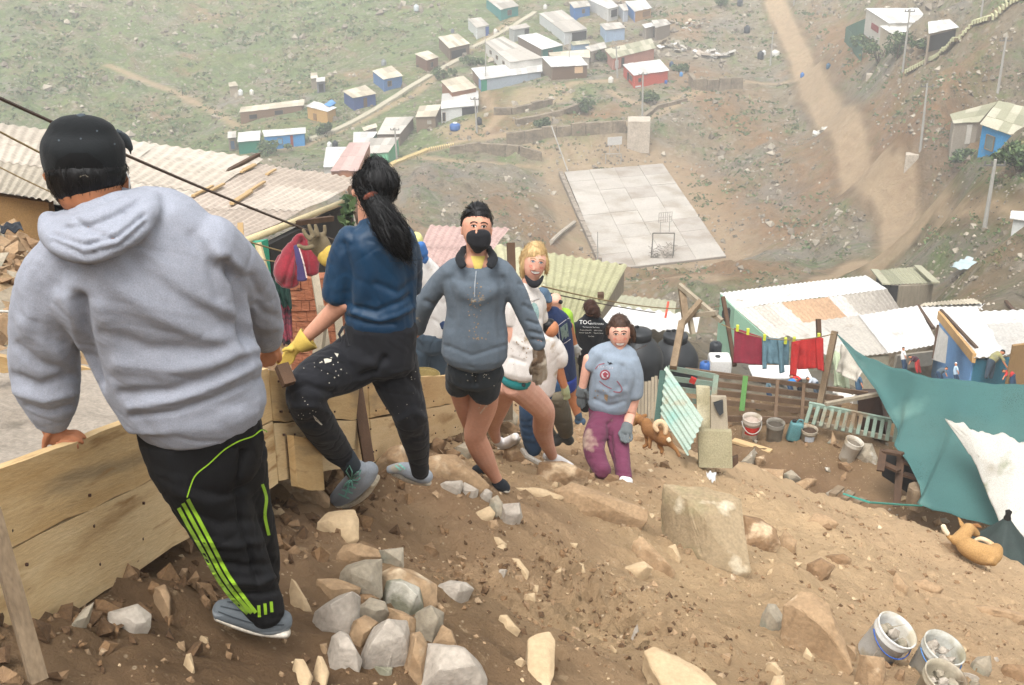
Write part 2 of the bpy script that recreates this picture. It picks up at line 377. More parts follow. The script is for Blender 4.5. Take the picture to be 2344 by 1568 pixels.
# near slope: dense sheet
def spaced(a, b, c0, c1, d, grow=1.07):
    mid = list(np.arange(c0, c1, d)); lo = [c0]; st = d
    while lo[-1] > a: st = min(st*grow, .16); lo.append(lo[-1]-st)
    hi = [mid[-1]]; st = d
    while hi[-1] < b: st = min(st*grow, .16); hi.append(hi[-1]+st)
    return np.array(lo[1:][::-1]+mid+hi[1:])
PITS = [(1385,1400,.50,.17),(1370,1355,.3,.08),(1100,1340,.25,.06),(1060,1300,.2,.05),(1290,1290,.25,.04)]
def near_detail(X, Y):
    n1 = fbm(X, Y, .9, 5, 1.3).reshape(X.shape); n2 = fbm(X, Y, 4.0, 5, 5.5, .7).reshape(X.shape)
    n3 = fbm(X*1.0+Y*.6, Y*2.2-X*.8, 1.5, 4, 9.9).reshape(X.shape)
    z = .10*n1+.030*n2+.05*np.abs(n3)
    n4 = fbm(X, Y, 13, 3, 2.2, .8).reshape(X.shape); z += .013*n4
    mask = sstep(-.1, .5, fbm(X, Y, .7, 3, 21).reshape(X.shape)); z += .035*mask*np.abs(n2+.4*n4)
    for px, py, r, a in PITS:
        p = G(px, py); q = np.hypot(X-p.x, Y-p.y)/r; w = np.exp(-q*q*1.5); z += -a*w+.07*w*(n4+np.abs(n2)*.8)
    # trodden mounds by the formwork
    for px, py, r, a in ((1030,1140,.65,.16),(700,1130,.4,.10),(1250,1120,.5,.10),(1800,1200,.8,.15),(1480,1150,.5,.07),(2100,1250,.8,.2),(2344,1330,1.0,.15),(1560,1060,.6,.12),(1950,1300,.6,.12)):
        p = G(px, py); q = np.hypot(X-p.x, Y-p.y)/r; z += a*np.exp(-q*q*1.6)
    return z
def nearZ(X, Y): return near_h(X, Y)+near_detail(X, Y)
def build_near():
    xs = spaced(-10, 13, -2.6, 4.6, .034); ys = spaced(-5, 21.5, 1.9, 9.5, .034)
    X, Y = np.meshgrid(xs, ys); Z = nearZ(X, Y)
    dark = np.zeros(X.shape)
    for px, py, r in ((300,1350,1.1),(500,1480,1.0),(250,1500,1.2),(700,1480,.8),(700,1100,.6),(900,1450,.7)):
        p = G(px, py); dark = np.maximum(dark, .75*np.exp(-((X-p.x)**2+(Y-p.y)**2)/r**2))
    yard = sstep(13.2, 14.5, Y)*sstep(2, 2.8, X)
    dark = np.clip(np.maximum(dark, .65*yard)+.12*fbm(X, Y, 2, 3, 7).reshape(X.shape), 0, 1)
    dry = sstep(.0, 6, X+.35*(Y-4))*.6*(1-yard)
    o = grid_mesh('ground', xs, ys, Z, terrain_mat('trodden earth', True), (('dark', dark), ('dry', dry)))
    return tag(o, 'trodden brown earth slope', 'ground', kind='structure')
ground = build_near()
_dg = bpy.context.evaluated_depsgraph_get()
GB = BVHTree.FromObject(ground, _dg); HB = BVHTree.FromObject(hill, _dg)
def GR(px, py):
    d = D(px, py).normalized(); h = GB.ray_cast(Vector((0,0,0)), d)[0]
    return h if h is not None else G(px, py)
_GT0 = GT
def GT(px, py, s0=25):
    d = D(px, py).normalized(); h = HB.ray_cast(d*s0, d)[0]
    return h if h is not None else _GT0(px, py, s0)
def zat(x, y, T=None):
    h = (T or GB).ray_cast(Vector((x, y, 60)), Vector((0,0,-1)))[0]
    return h.z if h is not None else float(H(np.array([x]), np.array([y]))[0])
# ---------------------------------------------------------------- the valley settlement
def Z1(x, y): return 432.6+x*.3219, y*.3219
def Z2(x, y): return 1009.4+x*.2768, y*.2768
def Z3(x, y): return 1622+x*.3219, y*.3219
def Z5(x, y): return 1586.2+x*.3233, 576.8+y*.3233
def Z6(x, y): return 1442+x*.3848, 829.1+y*.3848
ROOFS = {
 'grey': ['b8b0a4','a9a297','c4bdb2','9c958a'], 'white': ['d2d0cb','c5c2bc','dbd9d4','bab6af'], 'beige': ['c9bda6','bbaf98','d3c8b3','aea28c'],
 'pink': ['bf9f96','b5958c','c8a9a0','bf9f96'], 'rust': ['c3b9ac','b9a892','b08564','cdc5bb'], 'moss': ['a9a58a','9b987c','b8b29a','8d8b70'], 'blue':['4f8cc0','447fb4','5a98ca','4f8cc0']}
def roofmats(k): return [mat('roof sheet %s %d' % (k, i), c, None, 1.2, .6, spots='8d7f6c' if k != 'blue' else None, sscale=.9, sthr=.62, swid=.12, contrast=.35, fscale=12) for i, c in enumerate(ROOFS[k])]
def wallm(c): return mat('wall '+c, c, None, .7, .9, contrast=.4, spots='8b7a63', sscale=.5, sthr=.66, swid=.15, fscale=8, famt=.15)
dark_panel = lambda: mat('dark opening', '2a2b2c', '1c1d1e', 2, .5)  # near-black window panes; for open doorways the shade is put into this colour
def roof_sheets(q, kind, th, parent, name='roof', wsheet=.8, rows=2, wave=None, up=None, rseed=0):
    """q: four world corners c0 c1 (near edge) c2 c3 (far edge); sheets run c0->c3; overlapping sheets, optional true corrugation"""
    rr = random.Random(rseed+int(abs(q[0].x*31))); mb = MB(); L = (q[1]-q[0]).length; n = max(2, int(round(L/wsheet)))
    nrm = (q[1]-q[0]).cross(q[3]-q[0]).normalized()
    if nrm.z < 0: nrm = -nrm
    def P(u, v): return (q[0]*(1-u)+q[1]*u)*(1-v)+(q[3]*(1-u)+q[2]*u)*v
    for i in range(n):
        for j in range(rows):
            mb.cur = rr.choice([0,0,1,2,2,3,1])
            u0, u1 = i/n, (i+1)/n; v0, v1 = j/rows, (j+1)/rows+(.02 if j < rows-1 else 0)
            off = nrm*(th*(.5+.35*(j % 2)+.25*(i % 2))+rr.uniform(0, th*.2))
            e = rr.uniform(-.01, .012)
            if wave is None:
                a, b, c, d = P(u0, v0-e), P(u1, v0-e), P(u1, v1+e), P(u0, v1+e)
                mb.hexa([a+off*0, b+off*0, c+off*0, d+off*0, a+off, b+off, c+off, d+off])
            else:
                lam, amp = wave; Ls = L/n; k = max(4, int(Ls/lam*8)); vs = []; fs = []; nv = 7
                for jv in range(nv+1):
                    v = v0-e+(v1-v0+2*e)*jv/nv
                    for iu in range(k+1):
                        u = u0+(u1-u0+.06/n)*iu/k
                        x = (u*L)/lam*2*math.pi
                        vs.append(P(u, v)+nrm*(amp*math.sin(x)+.006*(j % 2)+.004*(i % 2)+.01*math.sin(3*v*6+i)))
                for jv in range(nv):
                    for iu in range(k): a = jv*(k+1)+iu; fs.append((a, a+1, a+k+2, a+k+1))
                mb.add(vs, fs)
    return mb.build(name, roofmats(kind), parent, smooth=wave is not None)
PADS = []
def house(quad, basey, wall, roof, label, opens=(), tilt=0.0, inset=.18, z0=None, leftwall=None, conv=None, cat='shack', rows=2, name='shack', hmin=1.9, wfun=None):
    q = [conv(*p) for p in quad]; bx = q[0][0]; by = conv(quad[0][0], basey)[1]
    g = (wfun or GT)(bx, by) if z0 is None else DZ(bx, by, z0)
    # roof corner vertically above base point
    d = D(*q[0]); s = math.hypot(g.x, g.y)/math.hypot(d.x, d.y); zr = d.z*s
    zr = max(zr, g.z+hmin); zr = min(zr, g.z+3.6)
    c = [DZ(*q[0], zr), DZ(*q[1], zr), DZ(*q[2], zr+tilt), DZ(*q[3], zr+tilt)]
    ctr = sum(c, Vector())/4; PADS.append((c, g.z))
    root = thing(name, (ctr.x, ctr.y, g.z), label, cat, 'tin roofed houses of the hillside settlement' if name == 'shack' else None)
    ins = [ctr+(p-ctr)*(1-inset/max(.5, (p-ctr).length)*1.2) for p in c]
    base = [Vector((p.x, p.y, max(g.z-1.3, min(g.z, (zat(p.x, p.y, HB) if z0 is None else g.z))-.5))) for p in ins]
    def wallpart(i, j, m):
        a, b = ins[i], ins[j]; t = (b-a).normalized(); nn = Vector((t.y, -t.x, 0)).normalized()
        if nn.dot(ctr-a) > 0: nn = -nn
        th = .1; A, B = a-nn*th, b-nn*th
        lo = -.03
        return [base[i], base[j], Vector((B.x, B.y, base[j].z)), Vector((A.x, A.y, base[i].z)), a+Vector((0,0,lo)), b+Vector((0,0,lo)), B+Vector((0,0,lo)), A+Vector((0,0,lo))]
    mb = MB(); ms = [wallm(wall), wallm(leftwall or wall)]
    for k, (i, j) in enumerate(((0,1),(1,2),(2,3),(3,0))):
        mb.cur = 1 if k == 3 else 0; mb.hexa(wallpart(i, j, None))
    mb.build('wall', ms, root)
    roof_sheets([p+Vector((0,0,.02)) for p in c], roof, .05, root, rows=rows, wsheet=.85)
    sides = {'f': (0,1), 'r': (1,2), 'l': (3,0)}
    for side, u0, u1, v0, v1, kind, colr in opens:
        i, j = sides[side]; a, b = ins[i], ins[j]; hgt = a.z-.03-g.z
        t = (b-a).normalized(); nn = Vector((t.y, -t.x, 0)).normalized()
        if nn.dot(ctr-a) > 0: nn = -nn
        p = a+(b-a)*((u0+u1)/2); p.z = g.z+hgt*(v0+v1)/2
        m = dark_panel() if colr is None else wallm(colr)
        mbb = MB().box(p+nn*.03, (b-a)*(u1-u0)/2, nn*.05, (0,0,hgt*(v1-v0)/2)); o = mbb.build(kind, m, root)
        if kind == 'window':
            fr = MB(); w = (b-a)*(u1-u0)/2; h = Vector((0,0,hgt*(v1-v0)/2)); fm = mat('timber frame', '8b775c', None, 3, .8)
            for sgn in (-1, 1):
                fr.bar(p+nn*.09+w*sgn-h, p+nn*.09+w*sgn+h, .07, .05); fr.bar(p+nn*.09-w-h*-sgn, p+nn*.09+w-h*-sgn, .07, .05)
            fr.build('frame', fm, o)
    return root, c, g
HL = [
 (Z1,[(355,802),(815,750),(822,708),(370,765)],862,'8a6f57','beige','long brick shack with two dark windows on the lower left hillside',[('f',.13,.26,.35,.75,'window',None),('f',.54,.68,.45,.85,'window',None)]),
 (Z1,[(830,757),(985,797),(1052,768),(890,722)],805,'c59b5c','white','ochre shack with a white roof beside the long brick one',[('f',.3,.45,.05,.6,'door','8a6a40')]),
 (Z1,[(1165,700),(1335,668),(1255,608),(1090,650)],760,'2f4f86','beige','dark blue shack with open veranda above the diagonal stairs',[('f',.45,.6,.05,.85,'door','5a4634')]),
 (Z1,[(1382,568),(1522,540),(1440,470),(1300,505)],627,'4f79ab','beige','steel blue shack with beige roof above the stairs',[('f',.2,.4,.35,.8,'window',None)]),
 (Z1,[(1690,432),(1778,408),(1700,362),(1605,385)],495,'7a5a45','beige','smallest brown brick hut above the diagonal stairs',[('f',.3,.55,.3,.75,'window',None)]),
 (Z1,[(1850,345),(2000,312),(1910,240),(1770,265)],385,'7c6a56','beige','brown hut with a stepped double awning',[('f',.1,.8,.0,.7,'door',None)]),
 (Z1,[(2045,200),(2137,180),(2075,125),(1980,135)],256,'d6d8d4','grey','small white hut with a blue door near the top of the stairs',[('f',.72,.98,.0,.9,'door','3f63a8')]),
 (Z2,[(490,82),(645,50),(560,-25),(370,-10)],142,'2f8f86','grey','teal green house at the top edge of the settlement',[('f',.4,.6,.3,.8,'window',None)]),
 (Z2,[(570,518),(845,480),(515,305),(358,348)],600,'dcd8cf','grey','long cream house with a row of small dark windows down its side',[('l',.22,.28,.4,.7,'window',None),('l',.48,.54,.4,.7,'window',None),('l',.74,.8,.4,.7,'window',None)]),
 (Z2,[(325,660),(840,592),(835,502),(250,568)],745,'a9b3bd','white','long low house with a white roof and green corner door',[('f',.0,.09,.0,.95,'door','1f8a6b'),('l',.78,.98,.1,.95,'panel','7ba3d0')]),
 (Z2,[(910,557),(1218,540),(1150,465),(830,470)],668,'6b5138','white','dark brown shack with a small poster on its front wall',[('f',.65,.88,.45,.93,'sign','d9b48a')]),
 (Z2,[(1595,628),(1890,585),(1810,493),(1500,535)],715,'c9533c','white','bright red house with a white tin roof',[('f',.12,.2,.45,.75,'window',None),('l',.4,.52,.1,.8,'door',None),('l',.62,.85,.4,.8,'window',None),('f',.04,.2,.0,.12,'bench','d8d8d4')]),
 (Z2,[(1420,487),(1775,400),(1740,320),(1350,412)],560,'b98370','moss','wide pink brick house with a mossy roof behind the red house',[('f',.05,.12,.1,.8,'door','d0d0cc'),('f',.2,.26,.1,.9,'door',None)]),
 (Z2,[(1020,270),(1210,240),(1000,85),(810,112)],338,'d2d4d2','grey','long white house with barrels on its roof and an open porch',[('f',.35,.98,.05,.85,'door',None)]),
 (Z2,[(835,412),(1015,375),(790,275),(630,300)],462,'2d7a70','white','grey roofed house with a teal front and brown side',[('f',.3,.5,.3,.8,'window',None)]),
 (Z2,[(600,250),(740,225),(700,195),(552,228)],315,'b4b6b0','grey','small pale grey hut between the stairs and the long white house',[('f',.7,.98,.1,.9,'door',None)]),
 (Z2,[(1100,70),(1240,50),(1210,5),(1060,20)],130,'3d77b5','grey','blue hut at the top centre of the settlement',[('f',.5,.65,.4,.8,'window',None)]),
 (Z2,[(1385,75),(1470,55),(1380,-25),(1210,-5)],112,'cfcdc6','white','long narrow pale roofed house at the top edge',[('f',.3,.9,.1,.8,'door',None)]),
 (Z2,[(1600,98),(1745,68),(1690,2),(1520,15)],172,'b98f5f','white','shack with a bright white roof and vivid blue side wall',[('f',.5,.9,.3,.8,'window','8a6a4a')]),
 (Z2,[(1360,252),(1530,232),(1480,185),(1310,200)],315,'9fb6cf','grey','pale blue hut below the bright white roofed shack',[]),
 (Z2,[(1510,92),(1550,86),(1530,30),(1465,40)],160,'b9c0c8','grey','narrow grey lean-to beside the vivid blue side wall',[]),
 (Z2,[(900,462),(1235,480),(1230,410),(890,438)],498,'b7aea0','beige','flat beige roofed house right behind the dark brown shack',[]),
 (Z2,[(1240,430),(1370,395),(1350,350),(1190,390)],474,'a99d8c','grey','grey roofed shack left of the mossy roofed brick house',[('f',.2,.5,.2,.8,'window',None)]),
 (Z2,[(1090,378),(1235,360),(1220,338),(1065,348)],408,'8fa7bf','moss','thin low shed with a mossy roof and pale blue end',[]),
 (Z2,[(1775,232),(1905,200),(1860,160),(1740,172)],268,'8d8070','grey','tumbledown grey shed beside the rubbish heap',[]),
 (Z2,[(1690,235),(1770,215),(1740,190),(1660,205)],275,'9a8f7f','white','tiny white roofed shed left of the tumbledown shed',[]),
 (Z1,[(1870,660),(2050,625),(1950,540),(1790,578)],700,'94674a','beige','brown shack with a square beige roof beside the path junction',[]),
 (Z1,[(1790,775),(2060,752),(2058,648),(1800,670)],850,'dcdcd8','white','white walled shack with a dark open porch',[('f',.56,.98,.0,.95,'door',None),('f',.02,.1,.0,.7,'window',None)]),
 (Z1,[(1610,835),(1755,830),(1795,745),(1640,755)],905,'8a7660','beige','brown hut joined to the white walled porch shack',[('f',.55,.8,.4,.75,'window','b5ad9f')]),
 (Z1,[(1335,958),(1500,955),(1600,832),(1400,838)],1015,'7d6c5b','grey','grey roofed brown shack beside the power pole',[]),
 (Z1,[(1245,1095),(1420,1085),(1495,980),(1290,985)],1150,'58ad7c','grey','mint green shack with a grey roof below the brown one',[('f',.5,.95,.3,.9,'panel','76c79a'),('f',.03,.2,.3,.8,'window','8e6a5c')]),
 (Z1,[(1005,1218),(1200,1215),(1290,1015),(1140,1020)],1262,'a86c43','pink','shack with a long dusty pink roof and orange brown wall',[('f',.55,.7,.3,.6,'window','cdb99a')]),
 (Z1,[(955,1190),(1060,1190),(1160,1045),(975,1050)],1232,'c6c3bb','white','white roofed shack left of the pink roof',[]),
 (Z1,[(1165,1030),(1290,1010),(1340,940),(1170,942)],1062,'8fbdb4','white','white shed behind the pink and mint shacks',[]),
 (Z1,[(345,1012),(505,1000),(510,930),(350,945)],1062,'1f7f66','white','green walled shack with a white roof at the far left',[]),
 (Z1,[(535,975),(830,950),(830,908),(520,930)],1026,'3f8fc9','white','long bright blue shack with a red brown door',[('f',.63,.7,.0,.95,'door','8d3f33'),('f',.3,.42,.35,.8,'window','6aa6cc')]),
 (Z1,[(1245,935),(1340,905),(1330,880),(1230,910)],950,'a19786','beige','small beige lean-to above the white shed',[]),
 (Z1,[(905,585),(968,580),(968,550),(905,555)],612,'7b7d80','white','tiny shed with a white roof alone on the grassy slope',[('f',.2,.8,.1,.8,'door',None)]),
 (Z1,[(285,618),(350,612),(330,582),(280,590)],662,'b3a48d','beige','tiny beige shed near two white tanks on the grassy slope',[]),
 (Z1,[(865,560),(915,556),(912,518),(865,522)],580,'a69a86','beige','tiny pale box hut behind the lone white roofed shed',[]),
 (Z1,[(275,985),(335,980),(335,935),(275,940)],1010,'8f8676','grey','broken grey hut left of the green walled shack',[('f',.2,.8,.1,.8,'window','405a72')]),
 (Z1,[(960,745),(1000,762),(1047,735),(1015,710)],790,'4a7fb0','blue','little shed under a sky blue tarp roof',[]),
]
for conv, q, by, wl, rf, lab, op in HL:
    lw = {'shack with a bright white roof and vivid blue side wall': '2f86cf', 'dark brown shack with a small poster on its front wall': '82715c',
          'long low house with a white roof and green corner door': '8d735c', 'grey roofed house with a teal front and brown side': '7f6c5a', 'teal green house at the top edge of the settlement': '3c8f8a'}.get(lab)
    house(q, by, wl, rf, lab, op, conv=conv, leftwall=lw, hmin=1.7)
# right hand houses
house([(1310,250),(1590,228),(1570,160),(1215,187)], 300, 'bcae97', 'white', 'large white roofed house with hedges on the right hillside', [('f',.42,.6,.0,.9,'door','c9ced0'),('f',.7,.95,.1,.9,'window',None)], conv=Z3, cat='house', name='house')
house([(1285,170),(1570,158),(1490,60),(1115,62)], 215, 'c8c2b6', 'white', 'upper wing of the large white roofed house with red trim', [('l',.3,.6,.0,.4,'panel','8b3a34')], conv=Z3, cat='house', name='house')
house([(1565,243),(1780,196),(1715,140),(1560,158)], 300, '9b8c78', 'white', 'open carport roof beside the large white roofed house', [('f',.05,.95,.0,.9,'door',None)], conv=Z3, cat='carport', name='carport')
r1, c1_, g1 = house([(1930,885),(2330,1030),(2420,800),(2060,722)], 1060, '3b93c9', 'moss', 'blue walled house with a mossy roof at the right edge', [('f',.13,.28,.25,.75,'window','6d7a7a')], conv=Z3, cat='house', name='house', rows=3)
house([(1740,880),(1925,870),(2055,724),(1715,815)], 990, '9d9384', 'moss', 'grey walled annexe left of the blue walled house', [('f',.55,.75,.0,.9,'door','c9c3b8')], conv=Z3, cat='house', name='house', rows=3)
house([(2140,1560),(2420,1600),(2420,1520),(2150,1508)], 1640, 'cfcfca', 'white', 'white hut cut off by the right edge of the photo', [], conv=Z3, cat='hut', name='hut')
# court
cz = -44.0; cc = [DZ(*p, cz) for p in ((1385,620),(1662,588),(1517,376),(1292,395))]
def court():
    r = thing('sports_court', sum(cc, Vector())/4, 'pale concrete sports court with cracked slabs in the valley', 'sports court')
    ms = [mat('court slab %d' % i, c, None, .35, .9, contrast=.3, spots=sp, sscale=.30, sthr=.48, swid=.16, fscale=6, famt=.12) for i, (c, sp) in enumerate((('b5ada2','958b7d'),('aca398','8b8072'),('bbb3a8','9c9284')))]
    mb = MB(); nu, nv = 4, 8; rr = random.Random(5)
    for i in range(nu):
        for j in range(nv):
            mb.cur = rr.choice([0,0,1,2]); e = .05/3
            def P(u, v): return (cc[0]*(1-u)+cc[1]*u)*(1-v)+(cc[3]*(1-u)+cc[2]*u)*v
            u0, u1, v0, v1 = i/nu+.0012, (i+1)/nu-.0012, j/nv+.0006, (j+1)/nv-.0006
            a = [P(u0,v0),P(u1,v0),P(u1,v1),P(u0,v1)]; h = Vector((0,0,rr.uniform(.09,.12)))
            mb.hexa([p-Vector((0,0,.3)) for p in a]+[p+h for p in a])
    mb.build('slab', ms, r)
    q = [p+Vector((0,0,.04)) for p in cc]; m = MB(); m.hexa([p-Vector((0,0,.4)) for p in q]+q); m.build('joint', mat('court joint', '8d8274'), r)
court()
# low wall left of the court and fence posts
def poly_wall(name, pts, h, w, m, label, cat, hf=None, kind=None, base=None):
    P = [Vector((p.x, p.y, p.z)) for p in pts]; mb = MB()
    for a, b in zip(P[:-1], P[1:]):
        n = max(1, int((b-a).length/1.5))
        for i in range(n):
            u, v = a.lerp(b, i/n), a.lerp(b, (i+1)/n-.01); t = (v-u).normalized(); s = Vector((t.y,-t.x,0))*w/2
            hh = Vector((0,0,h*random.uniform(.9,1.08))); lo = Vector((0,0,-.5))
            mb.hexa([u-s+lo, v-s+lo, v+s+lo, u+s+lo, u-s+hh, v-s+hh, v+s+hh, u+s+hh])
    o = mb.build(name, m); return tag(o, label, cat, kind=kind)
stone_m = mat('rubble stone', 'a09384', '6f6557', 1.2, .95, contrast=.2, bump=.1, bscale=3, fscale=5)
poly_wall('stone_wall', [DZ(1372,600,-44), DZ(1318,480,-44), DZ(1283,400,-44)], .45, .5, stone_m, 'low stone wall along the left side of the court', 'stone wall')
def frame_goal(px0, px1, pyb, pyt, board, label, net):
    a, b = DZ(px0, pyb, cz+.1), DZ(px1, pyb, cz+.1); s = a.length; h = (pyb-pyt)*s/F/CP
    r = thing('goal', (a+b)/2, label, 'goal with hoop', 'goal frames with basketball boards on the court'); m = mat('rusty goal steel' if net else 'pale goal steel', '5d574e' if net else 'b0aaa0', None, 3, .6)
    up = Vector((0,0,h)); back = Vector((.2,.9,0))*(1 if not net else -.8); mb = MB()
    mb.bar(a, a+up, .09); mb.bar(b, b+up, .09); mb.bar(a+up, b+up, .09); mb.bar(a+back, a+up, .06); mb.bar(b+back, b+up, .06); mb.bar(a+back, b+back, .06); mb.build('frame', m, r)
    c = (a+b)/2+up+Vector((.15,.5,0)); mb = MB(); w = Vector((1,0.3,0)).normalized()
    bw, bh = board
    for sg in (-1, 1): MB().bar(c+w*bw*.35*sg-Vector((0,0,.1)), c+w*bw*.35*sg+Vector((0,0,1.0)), .07).build('post', mat('pale goal steel', 'b0aaa0', None, 3, .6), r)
    if not net:
        MB().box(c+Vector((0,0,1.0+bh/2)), w*bw/2, Vector((0,.04,0)), (0,0,bh/2)).build('backboard', mat('board white', 'cbc8c2', None, 2, .7), r)
    else:
        fb = MB(); cc_ = c+Vector((0,0,1.0+bh/2))
        for k in range(7): fb.bar(cc_+w*bw*(k/6-.5)-Vector((0,0,bh/2)), cc_+w*bw*(k/6-.5)+Vector((0,0,bh/2)), .05)
        for k in (-1,0,1): fb.bar(cc_-w*bw/2+Vector((0,0,bh/2*k)), cc_+w*bw/2+Vector((0,0,bh/2*k)), .05)
        fb.build('backboard', mat('pale goal steel'), r) if 'pale goal steel' in _M else None
        nb = MB(); rr = random.Random(3)
        for k in range(60):
            u = rr.random(); z = (rr.random()**2)*h*.5; p = a.lerp(b, u)+back*rr.uniform(-.2,.9)+Vector((0,0,z)); q = p+Vector((rr.uniform(-.8,.8), rr.uniform(-.4,.4), rr.uniform(-.3,.5))); nb.bar(p, q, .03)
        nb.build('net', mat('old net', '6f675b'), r)
    lp = mb
frame_goal(1492, 1541, 585, 536, (1.4,1.0), 'rusty goal frame with torn net at the near end of the court', True)
frame_goal(1386, 1421, 376, 354, (1.9,1.0), 'pale goal frame with a white board at the far end of the court', False)
# concrete blocks and retaining walls
conc = mat('old concrete', 'bfb3a3', 'a39684', .8, .9, contrast=.3, spots='8b7f6e', sscale=.6, sthr=.58, swid=.15, fscale=6)
def block(name, px0, px1, pyt, pyb, dep, label, cat, lean=0, m=None, s0=25):
    a = GT(px0, pyb, s0); b = GT(px1, pyb, s0); b = D(px1, pyb)*(a.length/D(px1,pyb).length); s = D(px0, pyb); sc = a.length/s.length
    h = (pyb-pyt)*sc/F/CP
    t = (b-a); n = Vector((-t.y, t.x, 0)).normalized()*dep
    lo = Vector((0,0,-.6)); up = Vector((0,0,h))
    mb = MB(); mb.hexa([a+lo, b+lo, b+n+lo, a+n+lo, a+up, b+up, b+n+up, a+n+up])
    return tag(mb.build(name, m or conc), label, cat), (a+b)/2+n/2+up
_, blk_top = block('water_reservoir', 1435, 1486, 283, 340, 2.6, 'pale square concrete block with a pole on top above the court', 'concrete block')
block('concrete_block', 2068, 2098, 358, 398, 1.0, 'small upright concrete block beside the dirt road', 'concrete block')
block('retaining_wall', 1981, 2086, 172, 190, .8, 'low wedge shaped concrete wall under the right hand stairs', 'retaining wall')
# power poles
def pole(px, pyb, pxt, pyt, label, arm=True, s=None, thick=.13, s0=25):
    g = GT(px, pyb, s0) if s is None else W(px, pyb, s)
    d = D(pxt, pyt); t = math.hypot(g.x, g.y)/math.hypot(d.x, d.y); top = Vector((d.x*t, d.y*t, d.z*t))
    top = Vector((g.x+(top.x-g.x)*.6, g.y, top.z))
    r = thing('power_pole', g, label, 'power pole', 'power poles of the settlement')
    MB().tube([g-Vector((0,0,.4)), g.lerp(top,.5), top], [thick, thick*.85, thick*.65], 8).build('shaft', mat('pole concrete', 'a9a59c', None, 1, .8), r)
    if arm:
        mb = MB(); mb.bar(top-Vector((.55,0,.3)), top+Vector((.55,0,-.3)), .09)
        for x in (-.5,-.15,.5): mb.tube([top+Vector((x,0,-.28)), top+Vector((x,0,-.08))], .05, 6)
        mb.build('crossarm', mat('pole iron', '6b6862', None, 2, .7), r)
    return top
pole(1092,305,1084,222,'power pole in front of the white walled porch shack')
pole(1470,281,1470,165,'tall power pole standing on the square concrete block', s=blk_top.length*1.0)
pole(1414,178,1406,105,'power pole between the brown shack and the red house')
pole(1763,150,1770,72,'power pole left of the dirt road by the tanks')
pole(1817,12,1821,-30,'power pole at the top edge right of the dirt road')
pole(2066,164,2082,20,'power pole behind the hedge of the large white roofed house')
pole(2107,342,2118,190,'power pole above the small concrete block')
pole(2253,525,2278,365,'power pole at the bottom right bend of the slope')
pole(2285,203,2303,85,'power pole right of the long sandbag stairs')
pole(2245,43,2252,-20,'power pole at the top of the sandbag stairs')
pole(909,372,902,292,'power pole beside the mint green shack')
pole(745,392,743,362,'short wooden pole beside the pink roof', arm=False)
pole(1368,628,1366,530,'thin fence post at the near left corner of the court', arm=False, thick=.06)
for (x, y, t, lab) in ((1112,200,70,'thin pole in the middle of the settlement'),(975,150,128,'thin pole beside the smallest brown brick hut'),(1303,160,82,'thin dark pole behind the dark brown shack')): pole(x, y, x-1, t, lab, arm=False, thick=.07)
# thin light pole leaning near court
tag(MB().tube([DZ(1300,392,-43.5), DZ(1262,310,-40.5)+Vector((0,0,1.2))], .07, 6).build('leaning_pole', mat('pole concrete')), 'thin pale pole leaning by the far left corner of the court', 'pole')
